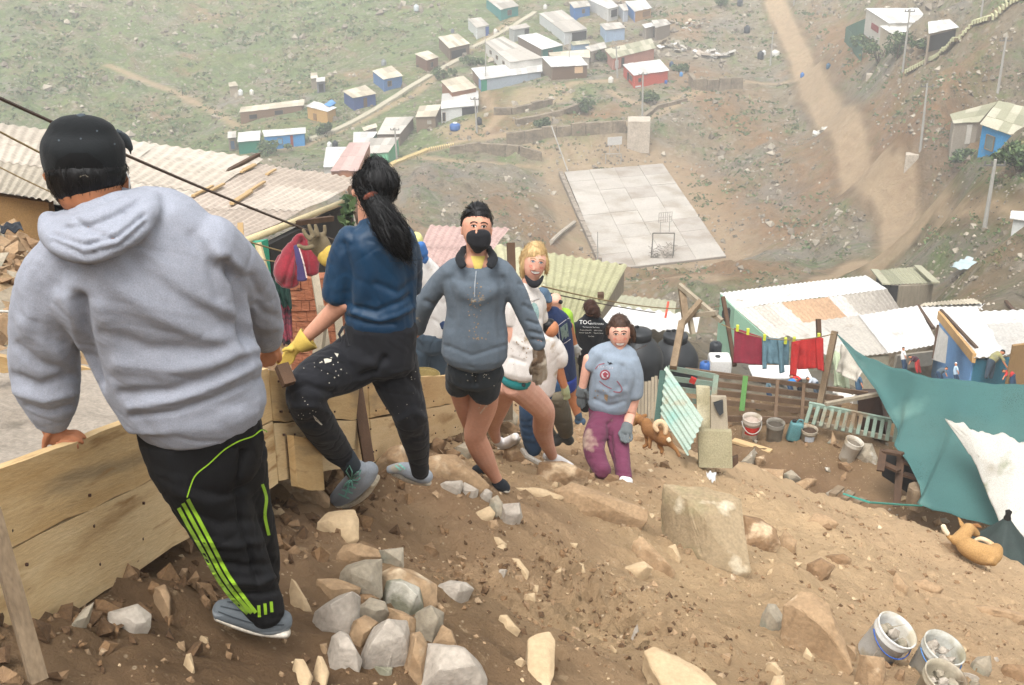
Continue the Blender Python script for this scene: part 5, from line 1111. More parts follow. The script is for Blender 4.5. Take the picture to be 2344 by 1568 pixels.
def stone(pts, h, kind, label, top=.55, gf=NS, cat='stone', name='stone', group='loose stones on the slope', lift=0.0, sink=.05, facets=0, jag=.012, tshift=(0,0), parent=None, fac=None):
    _cx, _cy = sum(p[0] for p in pts)/len(pts), sum(p[1] for p in pts)/len(pts); pts = [(_cx+(a-_cx)*1.1, _cy+(b-_cy)*1.1) for a, b in pts]
    low = max(pts, key=lambda p: p[1]); up = min(pts, key=lambda p: p[1]); g0 = gf(sum(p[0] for p in pts)/len(pts), low[1]-.12*(low[1]-up[1]))
    gn = Vector((.34,.32,.88)).normalized() if gf is NS else Vector((0,0,1)); tc = (-g0).normalized()
    wpx = max(p[0] for p in pts)-min(p[0] for p in pts); size = .5*max(wpx, low[1]-up[1])*PX(g0)[2]/F
    lam = min(.72, .2+.75*h/size); nrm = (gn*(1-lam)+tc*lam).normalized(); Q = []
    for p in pts: d = D(*p); t = g0.dot(nrm)/d.dot(nrm); Q.append(d*t)
    c = sum(Q, Vector())/len(Q); P = []
    for q in Q:
        P.append(q); P.append(q+(c-q)*.22-gn*(h*.9+sink)-tc*h*.3)
    ni = rk.choice([3,3,4,5]) if len(Q) > 4 else 2; a0 = rk.random()*6
    for k in range(ni):
        q = Q[int((k+rk.random()*.5)/ni*len(Q)) % len(Q)]; P.append(c+(q-c)*rk.uniform(.35,.72)+nrm*h*rk.uniform(.28,.55))
    bm = bmesh.new()
    for p in P: bm.verts.new(p)
    bmesh.ops.convex_hull(bm, input=bm.verts[:])
    bmesh.ops.delete(bm, geom=[v for v in bm.verts if not v.link_faces], context='VERTS')
    bmesh.ops.bevel(bm, geom=bm.edges[:], offset=min(.006, size*.03), segments=1, profile=.5, affect='EDGES')
    bmesh.ops.triangulate(bm, faces=bm.faces[:])
    for _ in range(2 if size > .1 else 1): bmesh.ops.subdivide_edges(bm, edges=[e for e in bm.edges if e.calc_length() > size*.15], cuts=1, use_grid_fill=True)
    bmesh.ops.triangulate(bm, faces=bm.faces[:])
    sd_ = Vector((rk.random()*50,0,0))
    for v in bm.verts:
        v.co += (v.co-c).normalized()*(noise.noise(v.co*5+sd_)*size*.045+noise.noise(v.co*22+sd_)*min(jag, size*.05))
    vs = [v.co.copy() for v in bm.verts]; fs = [[v.index for v in f.verts] for f in bm.faces]; bm.free()
    o = mk(name, vs, fs, RM[kind], parent, False)
    o.data.polygons.foreach_set('use_smooth', [True]*len(o.data.polygons)); m_ = o.modifiers.new('e', 'EDGE_SPLIT'); m_.split_angle = R(22)
    if parent is None: tag(o, label, cat, group)
    return o
def zz(conv, l): return [conv(*p) for p in l]
ST = [
 (Z7,[(430,740),(470,690),(600,655),(715,650),(720,900),(690,930),(560,880),(430,800)],.16,'g','tall grey green stone at the top of the stone pile'),
 (Z7,[(260,790),(400,780),(560,850),(555,890),(340,950),(300,900)],.08,'t','flat tan stone at the upper left of the pile'),
 (Z7,[(710,770),(800,705),(940,720),(1120,830),(1125,960),(1020,1000),(780,900)],.16,'t','big tan stone behind the green one in the pile'),
 (Z7,[(770,810),(860,790),(1000,850),(1025,990),(970,1050),(860,1020),(775,930)],.20,'n','big green tinged stone in the middle of the pile'),
 (Z7,[(1155,830),(1230,800),(1340,815),(1395,860),(1300,930),(1230,948),(1155,920)],.11,'w','round white stone to the right of the pile'),
 (Z7,[(245,1030),(400,920),(510,900),(558,930),(545,1100),(480,1210),(330,1160),(260,1120)],.17,'w','wide pale stone at the left of the pile'),
 (Z7,[(545,1000),(640,930),(740,960),(770,1040),(700,1090),(590,1110),(548,1070)],.13,'g','rounded grey stone at the centre of the pile'),
 (Z7,[(520,1100),(600,1060),(690,1110),(660,1180),(560,1300),(490,1220)],.10,'t','brownish stone wedged below the rounded grey one'),
 (Z7,[(775,1000),(880,1030),(975,1080),(965,1180),(930,1200),(870,1120),(800,1080)],.09,'t','tan shard between the green stone and the large blocks'),
 (Z7,[(980,1040),(1080,985),(1180,1040),(1170,1150),(1090,1260),(1000,1200),(975,1120)],.15,'g','grey stone at the right of the pile'),
 (Z7,[(1100,1270),(1170,1130),(1240,1170),(1280,1290),(1200,1300)],.09,'t','small tan slab under the right of the pile'),
 (Z7,[(360,1220),(420,1180),(480,1210),(570,1380),(545,1470),(450,1430),(365,1330)],.12,'w','pale pointed stone at the lower left of the pile'),
 (Z7,[(575,1370),(660,1160),(740,1110),(900,1110),(930,1250),(905,1400),(800,1425),(600,1395)],.22,'w','largest pale block at the front of the pile'),
 (Z7,[(905,1400),(940,1200),(1010,1190),(1060,1280),(1020,1560),(960,1540)],.14,'t','upright brown slab beside the largest block'),
 (Z7,[(1010,1600),(1060,1270),(1200,1290),(1330,1310),(1450,1420),(1495,1530),(1480,1620)],.2,'w','big white speckled stone at the bottom of the pile'),
 (Z7,[(680,1430),(800,1440),(790,1500),(740,1500)],.05,'n','small dark green stone under the largest block'),
 (Z7,[(545,900),(640,900),(700,930),(600,960),(550,950)],.06,'b','small dirty stone in the gap at the top of the pile'),
 (Z7,[(1110,960),(1150,960),(1200,1020),(1180,1050),(1120,1000)],.05,'t','small tan chip at the right edge of the pile'),
 (Z7,[(700,580),(880,558),(880,690),(850,690),(720,620)],.09,'g','wedge shaped grey stone above the pile'),
 (Z7,[(410,600),(450,540),(560,525),(690,570),(710,620),(560,665),(430,650)],.10,'t','long tan stone just above the pile'),
 (Z7,[(260,370),(330,300),(520,280),(550,350),(545,480),(480,500),(380,430)],.05,'c','cream rock shelf below the front shoe of the woman in blue'),
 (Z7,[(1140,95),(1180,75),(1310,62),(1320,100),(1300,150),(1180,125)],.08,'w','leftmost of three white stones near the masked woman'),
 (Z7,[(1305,150),(1335,75),(1435,130),(1430,165),(1385,185)],.08,'w','middle of three white stones near the masked woman'),
 (Z7,[(1445,180),(1490,110),(1540,150),(1530,210),(1470,200)],.08,'w','rightmost of three white stones near the masked woman'),
 (Z7,[(1530,200),(1580,170),(1620,240),(1640,340),(1560,330),(1525,260)],.07,'g','thin grey slab left of a pale square stone'),
 (Z7,[(1620,240),(1740,230),(1760,330),(1700,385),(1610,350)],.14,'w','pale square stone below the masked woman'),
 (Z7,[(1410,300),(1520,250),(1560,300),(1540,350),(1430,360)],.06,'c','cream lump left of the thin grey slab'),
 (Z7,[(1515,360),(1570,350),(1585,400),(1530,420)],.05,'t','small tan stone under the thin grey slab'),
 (Z7,[(1545,475),(1590,480),(1650,530),(1610,555),(1550,530)],.04,'c','small cream stone on the bare soil right of the ledge'),
 (Z7,[(1680,635),(1740,640),(1810,730),(1800,775),(1750,720)],.03,'c','thin cream stone set in the soil at the centre'),
 (Z7,[(1575,740),(1600,715),(1650,720),(1630,755)],.04,'w','small white chip near the clods'),
 (Z7,[(1800,820),(1880,835),(1875,880),(1810,850)],.04,'c','small pale block on the loose soil'),
 (Z7,[(1785,900),(1850,890),(1855,945),(1790,940)],.05,'c','small square pale stone below the pale block'),
 (Z7,[(1600,1060),(1650,1055),(1745,1165),(1735,1180),(1620,1180)],.05,'c','triangular cream stone in the soil'),
 (Z7,[(1805,1480),(1815,1240),(1870,1200),(1960,1190),(2000,1260),(1990,1480),(1960,1570),(1880,1560)],.035,'c','upright cream slab set flat in the soil at the bottom'),
 (Z7,[(1710,1390),(1750,1365),(1790,1400),(1750,1430)],.05,'c','small round stone left of the cream slab'),
 (Z7,[(90,1385),(150,1390),(215,1510),(180,1600),(110,1600)],.03,'c','left of two thin cream shards at the bottom edge'),
 (Z7,[(255,1360),(290,1370),(335,1480),(310,1600),(258,1590)],.03,'c','right of two thin cream shards at the bottom edge'),
 (Z7,[(270,1270),(320,1260),(330,1320),(310,1345)],.04,'t','small tan stone near the heel of the grey shoe'),
 (Z7,[(65,790),(100,820),(180,960),(210,1030),(160,1035),(80,900)],.05,'c','long narrow cream stone right of the striped trousers'),
 (Z7,[(0,30),(160,60),(330,180),(330,240),(180,160),(0,100)],.14,'t','large tan boulder edge beside the grey sneaker'),
 (Z7,[(1030,540),(1090,520),(1145,590),(1060,600)],.07,'b','earthy stone inside the small hollow'),
 (Z7,[(1265,730),(1310,720),(1340,760),(1290,770)],.05,'b','earthy lump right of the small hollow'),
 (Z7,[(1670,125),(1880,120),(2060,180),(1990,200),(1800,160)],.05,'c','thin cream ledge below the masked woman'),
 (Z8,[(150,240),(260,180),(420,240),(660,350),(750,355),(740,440),(560,445),(420,400),(250,380)],.20,'t','long tan boulder below the smiling woman in grey'),
 (Z8,[(905,215),(1180,230),(1330,280),(1390,310),(1455,765),(1300,745),(1190,740),(1120,640),(1105,450),(1000,350),(920,280)],.22,'k','largest upright slab with a greenish face at the centre right'),
 (Z8,[(680,590),(740,560),(800,640),(950,780),(940,810),(860,790),(720,690)],.10,'t','long slanting stone left of the largest slab'),
 (Z8,[(580,770),(740,720),(800,770),(710,830),(640,820)],.10,'c','cream stone touching the slanting stone'),
 (Z8,[(915,620),(960,600),(1000,700),(985,725),(930,660)],.06,'c','narrow cream stone right of the slanting stone'),
 (Z8,[(870,430),(930,375),(938,430),(910,460)],.07,'w','bright white small stone left of the largest slab'),
 (Z8,[(905,475),(950,435),(980,450),(975,480),(930,485)],.06,'c','round cream pebble below the bright white stone'),
 (Z8,[(850,465),(900,462),(900,490),(860,485)],.04,'c','flat cream pebble left of the round one'),
 (Z8,[(960,510),(1000,495),(1002,535),(970,535)],.04,'t','small square pebble under the round one'),
 (Z8,[(1400,400),(1560,440),(1650,500),(1670,600),(1560,650),(1430,640)],.16,'b','rounded earth covered boulder right of the largest slab'),
 (Z8,[(1565,1080),(1600,1015),(1650,1020),(1705,1110),(1670,1200),(1580,1160)],.13,'g','grey stone left of the big round boulder'),
 (Z8,[(750,1330),(820,1310),(950,1360),(1100,1440),(1250,1580),(900,1600),(830,1480)],.04,'c','large flat cream slab at the bottom centre'),
 (Z8,[(780,1500),(850,1500),(870,1550),(800,1560)],.04,'c','small cream stone left of the flat slab'),
 (Z8,[(1270,1360),(1330,1350),(1345,1400),(1290,1420)],.06,'t','tan stone in a small hole'),
 (Z8,[(1600,1415),(1650,1410),(1690,1470),(1660,1480)],.05,'c','cream stone left of the buckets'),
 (Z8,[(1620,1560),(1640,1510),(1705,1505),(1710,1600),(1640,1620)],.06,'c','cream block cut by the bottom edge left of the buckets'),
 (Z8,[(850,300),(920,260),(940,300),(860,330)],.08,'b','earthy stone at the left foot of the largest slab'),
 (Z8,[(300,730),(330,740),(345,800),(310,790)],.04,'c','small narrow cream stone near the dug hollow'),
 (Z8,[(225,590),(290,595),(280,620),(235,610)],.03,'c','flat small stone above the dug hollow'),
 (Z8,[(510,1290),(560,1330),(550,1340),(515,1310)],.03,'c','thin chip above the flat slab'),
 (Z8,[(1050,1260),(1080,1210),(1105,1250),(1070,1275)],.05,'t','small pointed stone between the flat slab and the boulder'),
 (Z8,[(700,1150),(680,1180),(710,1200)],.04,'w','tiny white chip in the dug hollow'),
 (Z8,[(30,40),(200,30),(360,110),(340,160),(180,190),(30,160)],.18,'b','earthy boulder under the white shoe of the blonde woman'),
 (Z8,[(480,120),(570,130),(575,170),(470,165)],.08,'b','low earthy stone in front of the plum trousers'),
 (Z8,[(110,200),(150,210),(160,180),(130,170)],.04,'c','small stone under the earthy boulder'),
 (Z9,[(270,890),(400,790),(500,790),(620,870),(690,1000),(830,1400),(820,1420),(690,1180),(560,1120),(350,1000)],.16,'t','big rounded boulder beside the buckets'),
 (Z9,[(385,1150),(430,1075),(620,1110),(725,1310),(700,1345),(620,1340),(520,1240)],.12,'t','brown block on the foot of the big rounded boulder'),
 (Z9,[(910,1320),(1110,1340),(1120,1440),(1100,1600),(980,1590)],.12,'t','tan block under the nearest left bucket'),
 (Z9,[(780,1220),(860,1240),(870,1340),(840,1365)],.08,'t','tan stone between the boulder and the nearest bucket'),
 (Z9,[(415,1300),(440,1245),(510,1330),(490,1355),(425,1330)],.06,'c','cream pointed stone below the brown block'),
 (Z9,[(105,1375),(160,1370),(230,1450),(210,1475),(130,1430)],.05,'c','cream stone at the lower left of the big boulder'),
 (Z9,[(1870,1380),(1920,1330),(2030,1320),(2035,1440),(1990,1480),(1880,1440)],.11,'g','grey stone right of the buckets'),
 (Z9,[(2125,1450),(2150,1390),(2330,1400),(2400,1500),(2280,1540)],.10,'b','dark brown stone at the right bottom corner'),
 (Z9,[(1650,1430),(1690,1415),(1720,1440),(1690,1455)],.05,'w','small white stone right of the middle bucket'),
 (Z9,[(1780,1460),(1850,1460),(1935,1510),(1870,1515)],.05,'w','flat white stone right of the middle bucket'),
 (Z9,[(1690,1480),(1750,1465),(1805,1530),(1760,1580),(1700,1540)],.07,'g','grey stone right of the brown lined bucket'),
 (Z9,[(1850,1540),(1900,1510),(1940,1560),(1880,1590)],.06,'g','small grey stone at the bottom edge right of the buckets'),
 (Z9,[(1205,1480),(1240,1430),(1290,1440),(1280,1530),(1220,1540)],.06,'b','brown stone left of the brown lined bucket'),
 (Z9,[(1180,1310),(1230,1290),(1285,1300),(1270,1330)],.05,'w','pale stone between the two white buckets'),
 (Z9,[(2050,1330),(2090,1325),(2105,1350),(2060,1355)],.03,'w','small white pebble right of the grey stone'),
 (Z9,[(1165,730),(1215,590),(1320,720),(1300,760)],.08,'t','triangular tan rock standing in the upper right slope'),
 (Z9,[(1330,680),(1450,650),(1620,730),(1560,760),(1400,740)],.07,'t','long tan rock right of the triangular one'),
 (Z9,[(1440,820),(1500,810),(1500,850),(1450,855)],.05,'t','small tan rubble stone below the triangular rock'),
 (Z9,[(450,150),(520,75),(640,110),(715,170),(580,185)],.06,'t','low pointed tan rock in the upper right slope'),
 (Z9,[(1130,590),(1180,560),(1220,590),(1170,620)],.06,'b','small dark block by the triangular rock'),
 (Z9,[(210,300),(250,230),(350,320),(340,400),(230,380)],.1,'t','tan rock behind the rounded earthy boulder'),
 (Z9,[(1820,900),(1930,880),(2200,920),(2400,980),(2280,1000),(2050,920)],.06,'t','long low tan ledge at the right edge'),
 (Z9,[(1580,130),(1640,120),(1680,150),(1620,165)],.06,'g','grey stone above the paw of the lying dog'),
 (Z9,[(1930,500),(1980,470),(2045,490),(2035,535),(1960,530)],.09,'t','tan stone under the belly of the lying dog'),
 (Z9,[(1600,340),(1700,320),(1810,350),(1850,440),(1700,430)],.10,'t','dusty boulder in front of the lying dog'),
 (Z9,[(1440,110),(1470,105),(1480,145),(1450,140)],.05,'c','small cream stone near the green net'),
 (Z9,[(600,450),(760,430),(830,480),(800,520),(680,510)],.08,'b','earthy rock on the right slope above the big boulder'),
 (Z9,[(450,520),(560,470),(680,540),(560,670),(480,600)],.10,'b','rounded earthy rock above the big boulder'),
 (ZB,[(465,1260),(580,1230),(635,1270),(630,1320),(580,1350),(540,1310),(475,1320)],.08,'w','pale broken stone on the dark soil at the lower left'),
 (ZB,[(290,1330),(350,1250),(395,1220),(375,1300),(340,1335)],.07,'g','grey stone below the plank wall'),
 (ZB,[(655,1160),(700,1145),(725,1200),(720,1300),(700,1260)],.08,'t','tan upright stone near the grey shoe'),
 (ZB,[(795,1130),(830,1085),(850,1120),(825,1165)],.07,'b','brown stone behind the striped trousers'),
 (ZB,[(1140,810),(1180,805),(1205,835),(1170,845)],.04,'c','small cream stone right of the striped knee'),
 (ZB,[(850,1360),(880,1365),(885,1390),(860,1385)],.03,'c','small chip below the grey shoe'),
 (ZB,[(750,1390),(780,1380),(785,1415),(755,1420)],.03,'t','small chip left of the two thin shards'),
 (ZB,[(790,1440),(810,1435),(825,1510),(810,1520)],.03,'c','narrow chip in the dark soil at the bottom'),
 (ZB,[(1180,680),(1210,655),(1290,690),(1330,740),(1250,745),(1200,720)],.14,'t','tan boulder under the plank wall beside the striped knee'),
 (ZC,[(95,1040),(200,1035),(340,1120),(380,1160),(200,1190),(110,1150)],.12,'t','dusty boulder left of the hole under the planks'),
 (ZC,[(350,1170),(420,1160),(500,1240),(490,1310),(400,1250)],.10,'t','rounded stone beside the toe of the grey sneaker'),
 (ZC,[(490,1000),(560,930),(620,1000),(630,1090),(560,1110)],.14,'t','brown stone under the short offcut board'),
 (ZC,[(300,1120),(420,960),(540,940),(520,1040),(400,1110)],.08,'t','tan slab leaning beneath the short offcut board'),
 (ZC,[(870,1000),(1010,850),(1120,820),(1150,960),(1180,1030),(1000,1030)],.14,'t','brown boulder behind the rear shoe of the woman in blue'),
 (ZC,[(1310,930),(1440,895),(1560,910),(1700,1020),(1830,1150),(1760,1180),(1500,1100),(1330,1010)],.12,'t','big tan boulder between the woman in blue and the masked woman'),
 (ZC,[(1545,850),(1640,795),(1700,850),(1690,900),(1560,890)],.12,'g','grey stone under the plank wall left of the masked woman'),
 (ZC,[(1890,540),(2030,520),(2080,580),(2060,640),(1920,640)],.12,'g','grey rubble stone behind the bare knees'),
 (ZC,[(1330,800),(1400,760),(1480,800),(1420,880),(1350,870)],.12,'b','dark rubble stone under the end of the plank wall'),
 (ZC,[(1900,640),(1990,620),(2080,680),(2050,740),(1930,730)],.10,'b','dark rubble stone left of the white shoe'),
 (ZC,[(1480,870),(1540,850),(1600,880),(1560,930),(1490,910)],.08,'b','small dark stone near the tan boulder'),
 (ZD,[(20,1130),(150,1025),(240,1240),(200,1270),(60,1220)],.15,'b','big earthy boulder under the raised white shoe'),
 (ZD,[(520,1000),(590,950),(640,1010),(620,1050),(540,1050)],.14,'t','squarish tan boulder behind the smiling woman'),
 (ZD,[(560,1060),(640,1040),(650,1100),(570,1110)],.08,'t','tan stone below the squarish boulder'),
 (ZD,[(970,1050),(1030,1030),(1080,1060),(1020,1090)],.08,'t','tan stone near the paws of the walking dog'),
 (ZD,[(1200,1250),(1250,1240),(1270,1290),(1220,1295)],.08,'b','dark stone below the walking dog'),
 (ZD,[(1000,1300),(1040,1290),(1050,1330),(1010,1335)],.05,'t','small tan stone right of the plum trousers'),
 (ZD,[(630,1340),(690,1330),(700,1380),(650,1385)],.06,'b','dark stone left of the plum trousers hem'),
 (ZD,[(520,1150),(570,1140),(560,1190),(520,1185)],.06,'b','brown stone behind the white shoe'),
 (Z6,[(655,600),(740,515),(745,560),(720,630),(670,625)],.25,'g','grey slab leaning at the near edge of the yard'),
 (Z6,[(735,570),(800,555),(805,590),(760,615)],.15,'t','round tan stone beside the leaning grey slab'),
 (Z6,[(735,630),(910,640),(900,705),(860,705),(750,660)],.10,'t','flat tan slab on the yard edge'),
 (Z6,[(915,665),(960,640),(1015,690),(950,705)],.10,'g','grey stone right of the flat tan slab'),
 (Z6,[(960,730),(1050,690),(1110,700),(1040,750)],.08,'t','flat pointed slab at the yard edge'),
 (Z6,[(1185,500),(1205,410),(1235,470),(1225,520)],.25,'t','narrow standing stone left of the large dirty bucket'),
 (Z6,[(1335,560),(1370,480),(1440,490),(1470,570),(1460,610),(1380,600)],.3,'g','big round grey stone right of the large dirty bucket'),
 (Z6,[(1240,600),(1290,595),(1325,625),(1300,645)],.08,'b','brown brick-like stone under the large dirty bucket'),
]
for conv, l, h, k, lab in ST:
    yard = conv is Z6
    stone(zz(conv, l), h, k, lab, gf=Y_ if yard else NS, group=None if not yard else None)
# stones in the three near buckets
used = set()
def fillb(B, labs, n, kind, seed):
    r, g, R_, h, M3 = B; rr = random.Random(seed)
    for i in range(n):
        a_ = 2*math.pi*i/n+rr.random(); q = R_*(.52 if i else .1); c = g+M3 @ Vector((q*math.cos(a_), q*math.sin(a_), h*rr.uniform(.66,.82))); s = R_*rr.uniform(.28,.42)
        bm = bmesh.new()
        for _ in range(14): d = Vector((rr.gauss(0,1), rr.gauss(0,1), rr.gauss(0,.8))).normalized(); bm.verts.new(c+d*s*rr.uniform(.75,1.1))
        bmesh.ops.convex_hull(bm, input=bm.verts[:]); bmesh.ops.delete(bm, geom=[v for v in bm.verts if not v.link_faces], context='VERTS'); bmesh.ops.bevel(bm, geom=bm.edges[:], offset=.006, segments=1, affect='EDGES')
        vs = [v.co.copy() for v in bm.verts]; fs = [[v.index for v in f.verts] for f in bm.faces]; bm.free()
        pos = 'middle' if i == 0 else ['right rim','far right rim','far left rim','left rim','near left rim','near right rim'][int(((a_ % (2*math.pi))/(2*math.pi))*6) % 6]
        while (labs, pos) in used: pos = 'lower '+pos
        used.add((labs, pos)); tag(mk('stone', vs, fs, RM[kind if i % 3 else 'w']), labs.replace('lying', 'at the '+pos), 'stone', 'stones inside the '+labs.split('the ')[-1])
fillb(B1, 'pale stone lying inside the nearest left bucket', 6, 'g', 1); fillb(B2, 'pale stone lying inside the middle bucket', 6, 'w', 2); fillb(B3, 'grey stone lying inside the brown lined bucket', 6, 'g', 3)
# uncountable grit and clods
def grit(name, n, smin, smax, mats, region, seed, label, T=None, dens=None, power=2.2):
    rr = random.Random(seed); mb = MB(); k = 0
    while k < n:
        x, y = rr.uniform(region[0], region[1]), rr.uniform(region[2], region[3])
        if dens and rr.random() > dens(x, y): continue
        k += 1; z = zat(x, y, T or GB); s = smin+(smax-smin)*rr.random()**power; c = Vector((x, y, z+s*.15)); mb.cur = rr.randrange(len(mats))
        ax = [Vector((rr.gauss(0,1), rr.gauss(0,1), rr.gauss(0,1))).normalized() for _ in range(2)]; u = ax[0]; v = u.cross(ax[1]).normalized(); w = u.cross(v)
        a, b, cc2 = s*rr.uniform(.7,1.3), s*rr.uniform(.5,1), s*rr.uniform(.4,.9)
        P = [c+u*a, c-u*a*.9, c+v*b, c-v*b, c+w*cc2, c-w*cc2, c+(u+v)*s*.55, c-(u-w)*s*.5]
        mb.add(P[:6], [(0,2,4),(2,1,4),(1,3,4),(3,0,4),(2,0,5),(1,2,5),(3,1,5),(0,3,5)])
    return tag(mb.build(name, mats), label, 'gravel', kind='stuff')
def dn(x, y): return .2+.8*max(0, min(1, .5+1.6*noise.fractal(Vector((x*.9+4, y*.9, 0)), 1, 2, 3)))
grit('gravel', 7000, .003, .022, [RM['t'], RM['t'], RM['b'], RM['b'], RM['c']], (-3.2, 6, 1.8, 11), 1, 'grit and small stones scattered over the near slope', dens=dn, power=3)
grit('gravel', 4000, .008, .045, [RM['t'], RM['b'], RM['b'], RM['t'], RM['c']], (-1, 10, 5, 15), 2, 'small stones scattered over the upper slope', dens=dn, power=3)
grit('clods', 2600, .005, .028, [RM['b'], mat('dark clod','6b5239','523d2a',6,.95,bump=.01), mat('mid clod','8a6c4d','6f5439',6,.95,bump=.01)], (-3.2, 6, 1.8, 12), 3, 'loose clods of earth on the slope', dens=lambda x, y: max([math.exp(-((x-p.x)**2+(y-p.y)**2)/(r*1.5)**2) for p, r in PITC]+[.03]), power=2.4) if (globals().__setitem__('PITC', [(G(a, b), r) for a, b, r, _ in PITS]) or True) else None
grit('yard_litter', 900, .015, .09, [RM['t'], RM['g'], RM['c'], RM['b']], (1.8, 10, 13.2, 20), 4, 'stones and rubbish bits on the dark yard soil', power=2.5)
# rubble under the plank wall and on the left bank
tops_ = [W(-90,1440,3.1), W(290,1280,4.0), W(613,1100,5.0), W(840,1062,6.6), W(1058,992,9.6), W(1200,950,10.8)]
def along(n, spread, smin, smax, ms, label, seed):
    rr = random.Random(seed); mb = MB()
    for k in range(n):
        i = rr.randrange(len(tops_)-1); p = tops_[i].lerp(tops_[i+1], rr.random())+Vector((rr.gauss(.05, spread), rr.gauss(0, spread), 0)); z = zat(p.x, p.y); s = smin+(smax-smin)*rr.random()**2; c = Vector((p.x, p.y, z+s*.3)); mb.cur = rr.randrange(len(ms))
        P = [Vector((rr.gauss(0,1), rr.gauss(0,1), rr.gauss(0,1))).normalized()*s*rr.uniform(.7,1.2)+c for _ in range(9)]
        bm = bmesh.new(); [bm.verts.new(q_) for q_ in P]; bmesh.ops.convex_hull(bm, input=bm.verts[:]); bmesh.ops.delete(bm, geom=[v for v in bm.verts if not v.link_faces], context='VERTS'); bm.verts.index_update(); mb.add([v.co.copy() for v in bm.verts], [[v.index for v in f.verts] for f in bm.faces]); bm.free()
    return tag(mb.build('rubble', ms), label, 'rubble', kind='stuff')
along(420, .10, .01, .05, [RM['b'], mat('dark clod'), mat('dark clod'), mat('mid clod')], 'dark rubble packed under the plank wall', 5)
def bank():
    rr = random.Random(8); mb = MB(); ms = [RM['t'], RM['b'], RM['g'], RM['c']]
    for k in range(1300):
        px, py = rr.uniform(-100, 560), rr.uniform(520, 830); p = hits(px, py, hf=near_h, s0=5.4, s1=40)
        if p.length < 5.5 or p.length > 16: continue
        s = .015+.11*rr.random()**3.5; c = Vector((p.x, p.y, zat(p.x, p.y)+s*.2)); mb.cur = rr.choice([0,0,1,1,2,3])
        bm = bmesh.new(); [bm.verts.new(c+Vector((rr.gauss(0,1), rr.gauss(0,1), rr.gauss(0,.7))).normalized()*s) for _ in range(9)]; bmesh.ops.convex_hull(bm, input=bm.verts[:]); bmesh.ops.delete(bm, geom=[v for v in bm.verts if not v.link_faces], context='VERTS'); bm.verts.index_update(); mb.add([v.co.copy() for v in bm.verts], [[v.index for v in f.verts] for f in bm.faces]); bm.free()
    tag(mb.build('rubble', ms), 'tan rubble on the bank behind the man in grey', 'rubble', kind='stuff')
bank()
# far scree and shrubs over the valley
def scree():
    rr = random.Random(12); mb = MB(); ms = [mat('scree pale','b3a896','948a79',.8,.95), mat('scree mid','8f8472','70675a',.8,.95), mat('scree dark','766c5b','61594b',.8,.95)]
    k = 0
    while k < 7000:
        px = rr.uniform(-60, 2420); py = rr.uniform(-10, 780)
        if px < 1000 and rr.random() < .45: continue
        v = noise.fractal(Vector((px*.006, py*.012, 2)), 1, 2, 4)
        if v < .0 and rr.random() < .85: continue
        d = D(px, py).normalized(); h = HB.ray_cast(Vector(), d)[0]
        if h is None or h.length < 38: continue
        if inpoly(np.array([h.x]), np.array([h.y]), COURT)[0] or pdist(np.array([h.x]), np.array([h.y]), ROAD)[0] < 2.2: k += 1; continue
        k += 1; s = h.length*rr.uniform(.0004, .0016)*(1+2.5*rr.random()**8); mb.cur = rr.choice([0,0,1,1,2]); 
        u = Vector((rr.gauss(0,1), rr.gauss(0,1), rr.gauss(0,.6))).normalized()*s; w = u.cross(Vector((rr.gauss(0,1), rr.gauss(0,1), rr.gauss(0,1)))).normalized()*s*.8; t = u.cross(w).normalized()*s*.7; c = h+Vector((0,0,s*.2))
        mb.add([c+u, c-u, c+w, c-w, c+t, c-t], [(0,2,4),(2,1,4),(1,3,4),(3,0,4),(2,0,5),(1,2,5),(3,1,5),(0,3,5)])
    tag(mb.build('scree', ms), 'rocks and scree strewn over the valley slopes', 'rocks', kind='stuff')
scree()
def scrub():
    rr = random.Random(14); mb = MB(); k = 0
    while k < 3800:
        px = rr.uniform(-60, 2420); py = rr.uniform(-10, 720)
        w0 = .9 if px < 900 and py < 330 else .35 if px < 1300 else .6
        if rr.random() > w0 or noise.fractal(Vector((px*.005+9, py*.010, 7)), 1, 2, 4) < -.05: continue
        d = D(px, py).normalized(); h = HB.ray_cast(Vector(), d)[0]
        if h is None or h.length < 38: continue
        if inpoly(np.array([h.x]), np.array([h.y]), COURT)[0] or pdist(np.array([h.x]), np.array([h.y]), ROAD)[0] < 2.4: k += 1; continue
        k += 1; s = h.length*rr.uniform(.0008, .003)
        for _ in range(7):
            mb.cur = rr.choice([0,1,1,2,2]); t = Vector((rr.gauss(0,1), rr.gauss(0,1), rr.gauss(0,.5))).normalized()*s*.7; b = Vector((rr.gauss(0,.3), rr.gauss(0,.3), 1))*s*.35; c = h+Vector((rr.gauss(0,s), rr.gauss(0,s), s*.2)); mb.add([c-t, c-b, c+t, c+b], [(0,1,2,3)])
    tag(mb.build('scrub', [mat('scrub dark','5f6b4c','4f5b3f',1,.95), mat('scrub green','6f8258','5a6c47',1,.95), mat('scrub straw','8d8a64','757352',1,.95)]), 'low scrub and tufts of grass over the valley slopes', 'scrub', kind='stuff')
scrub()
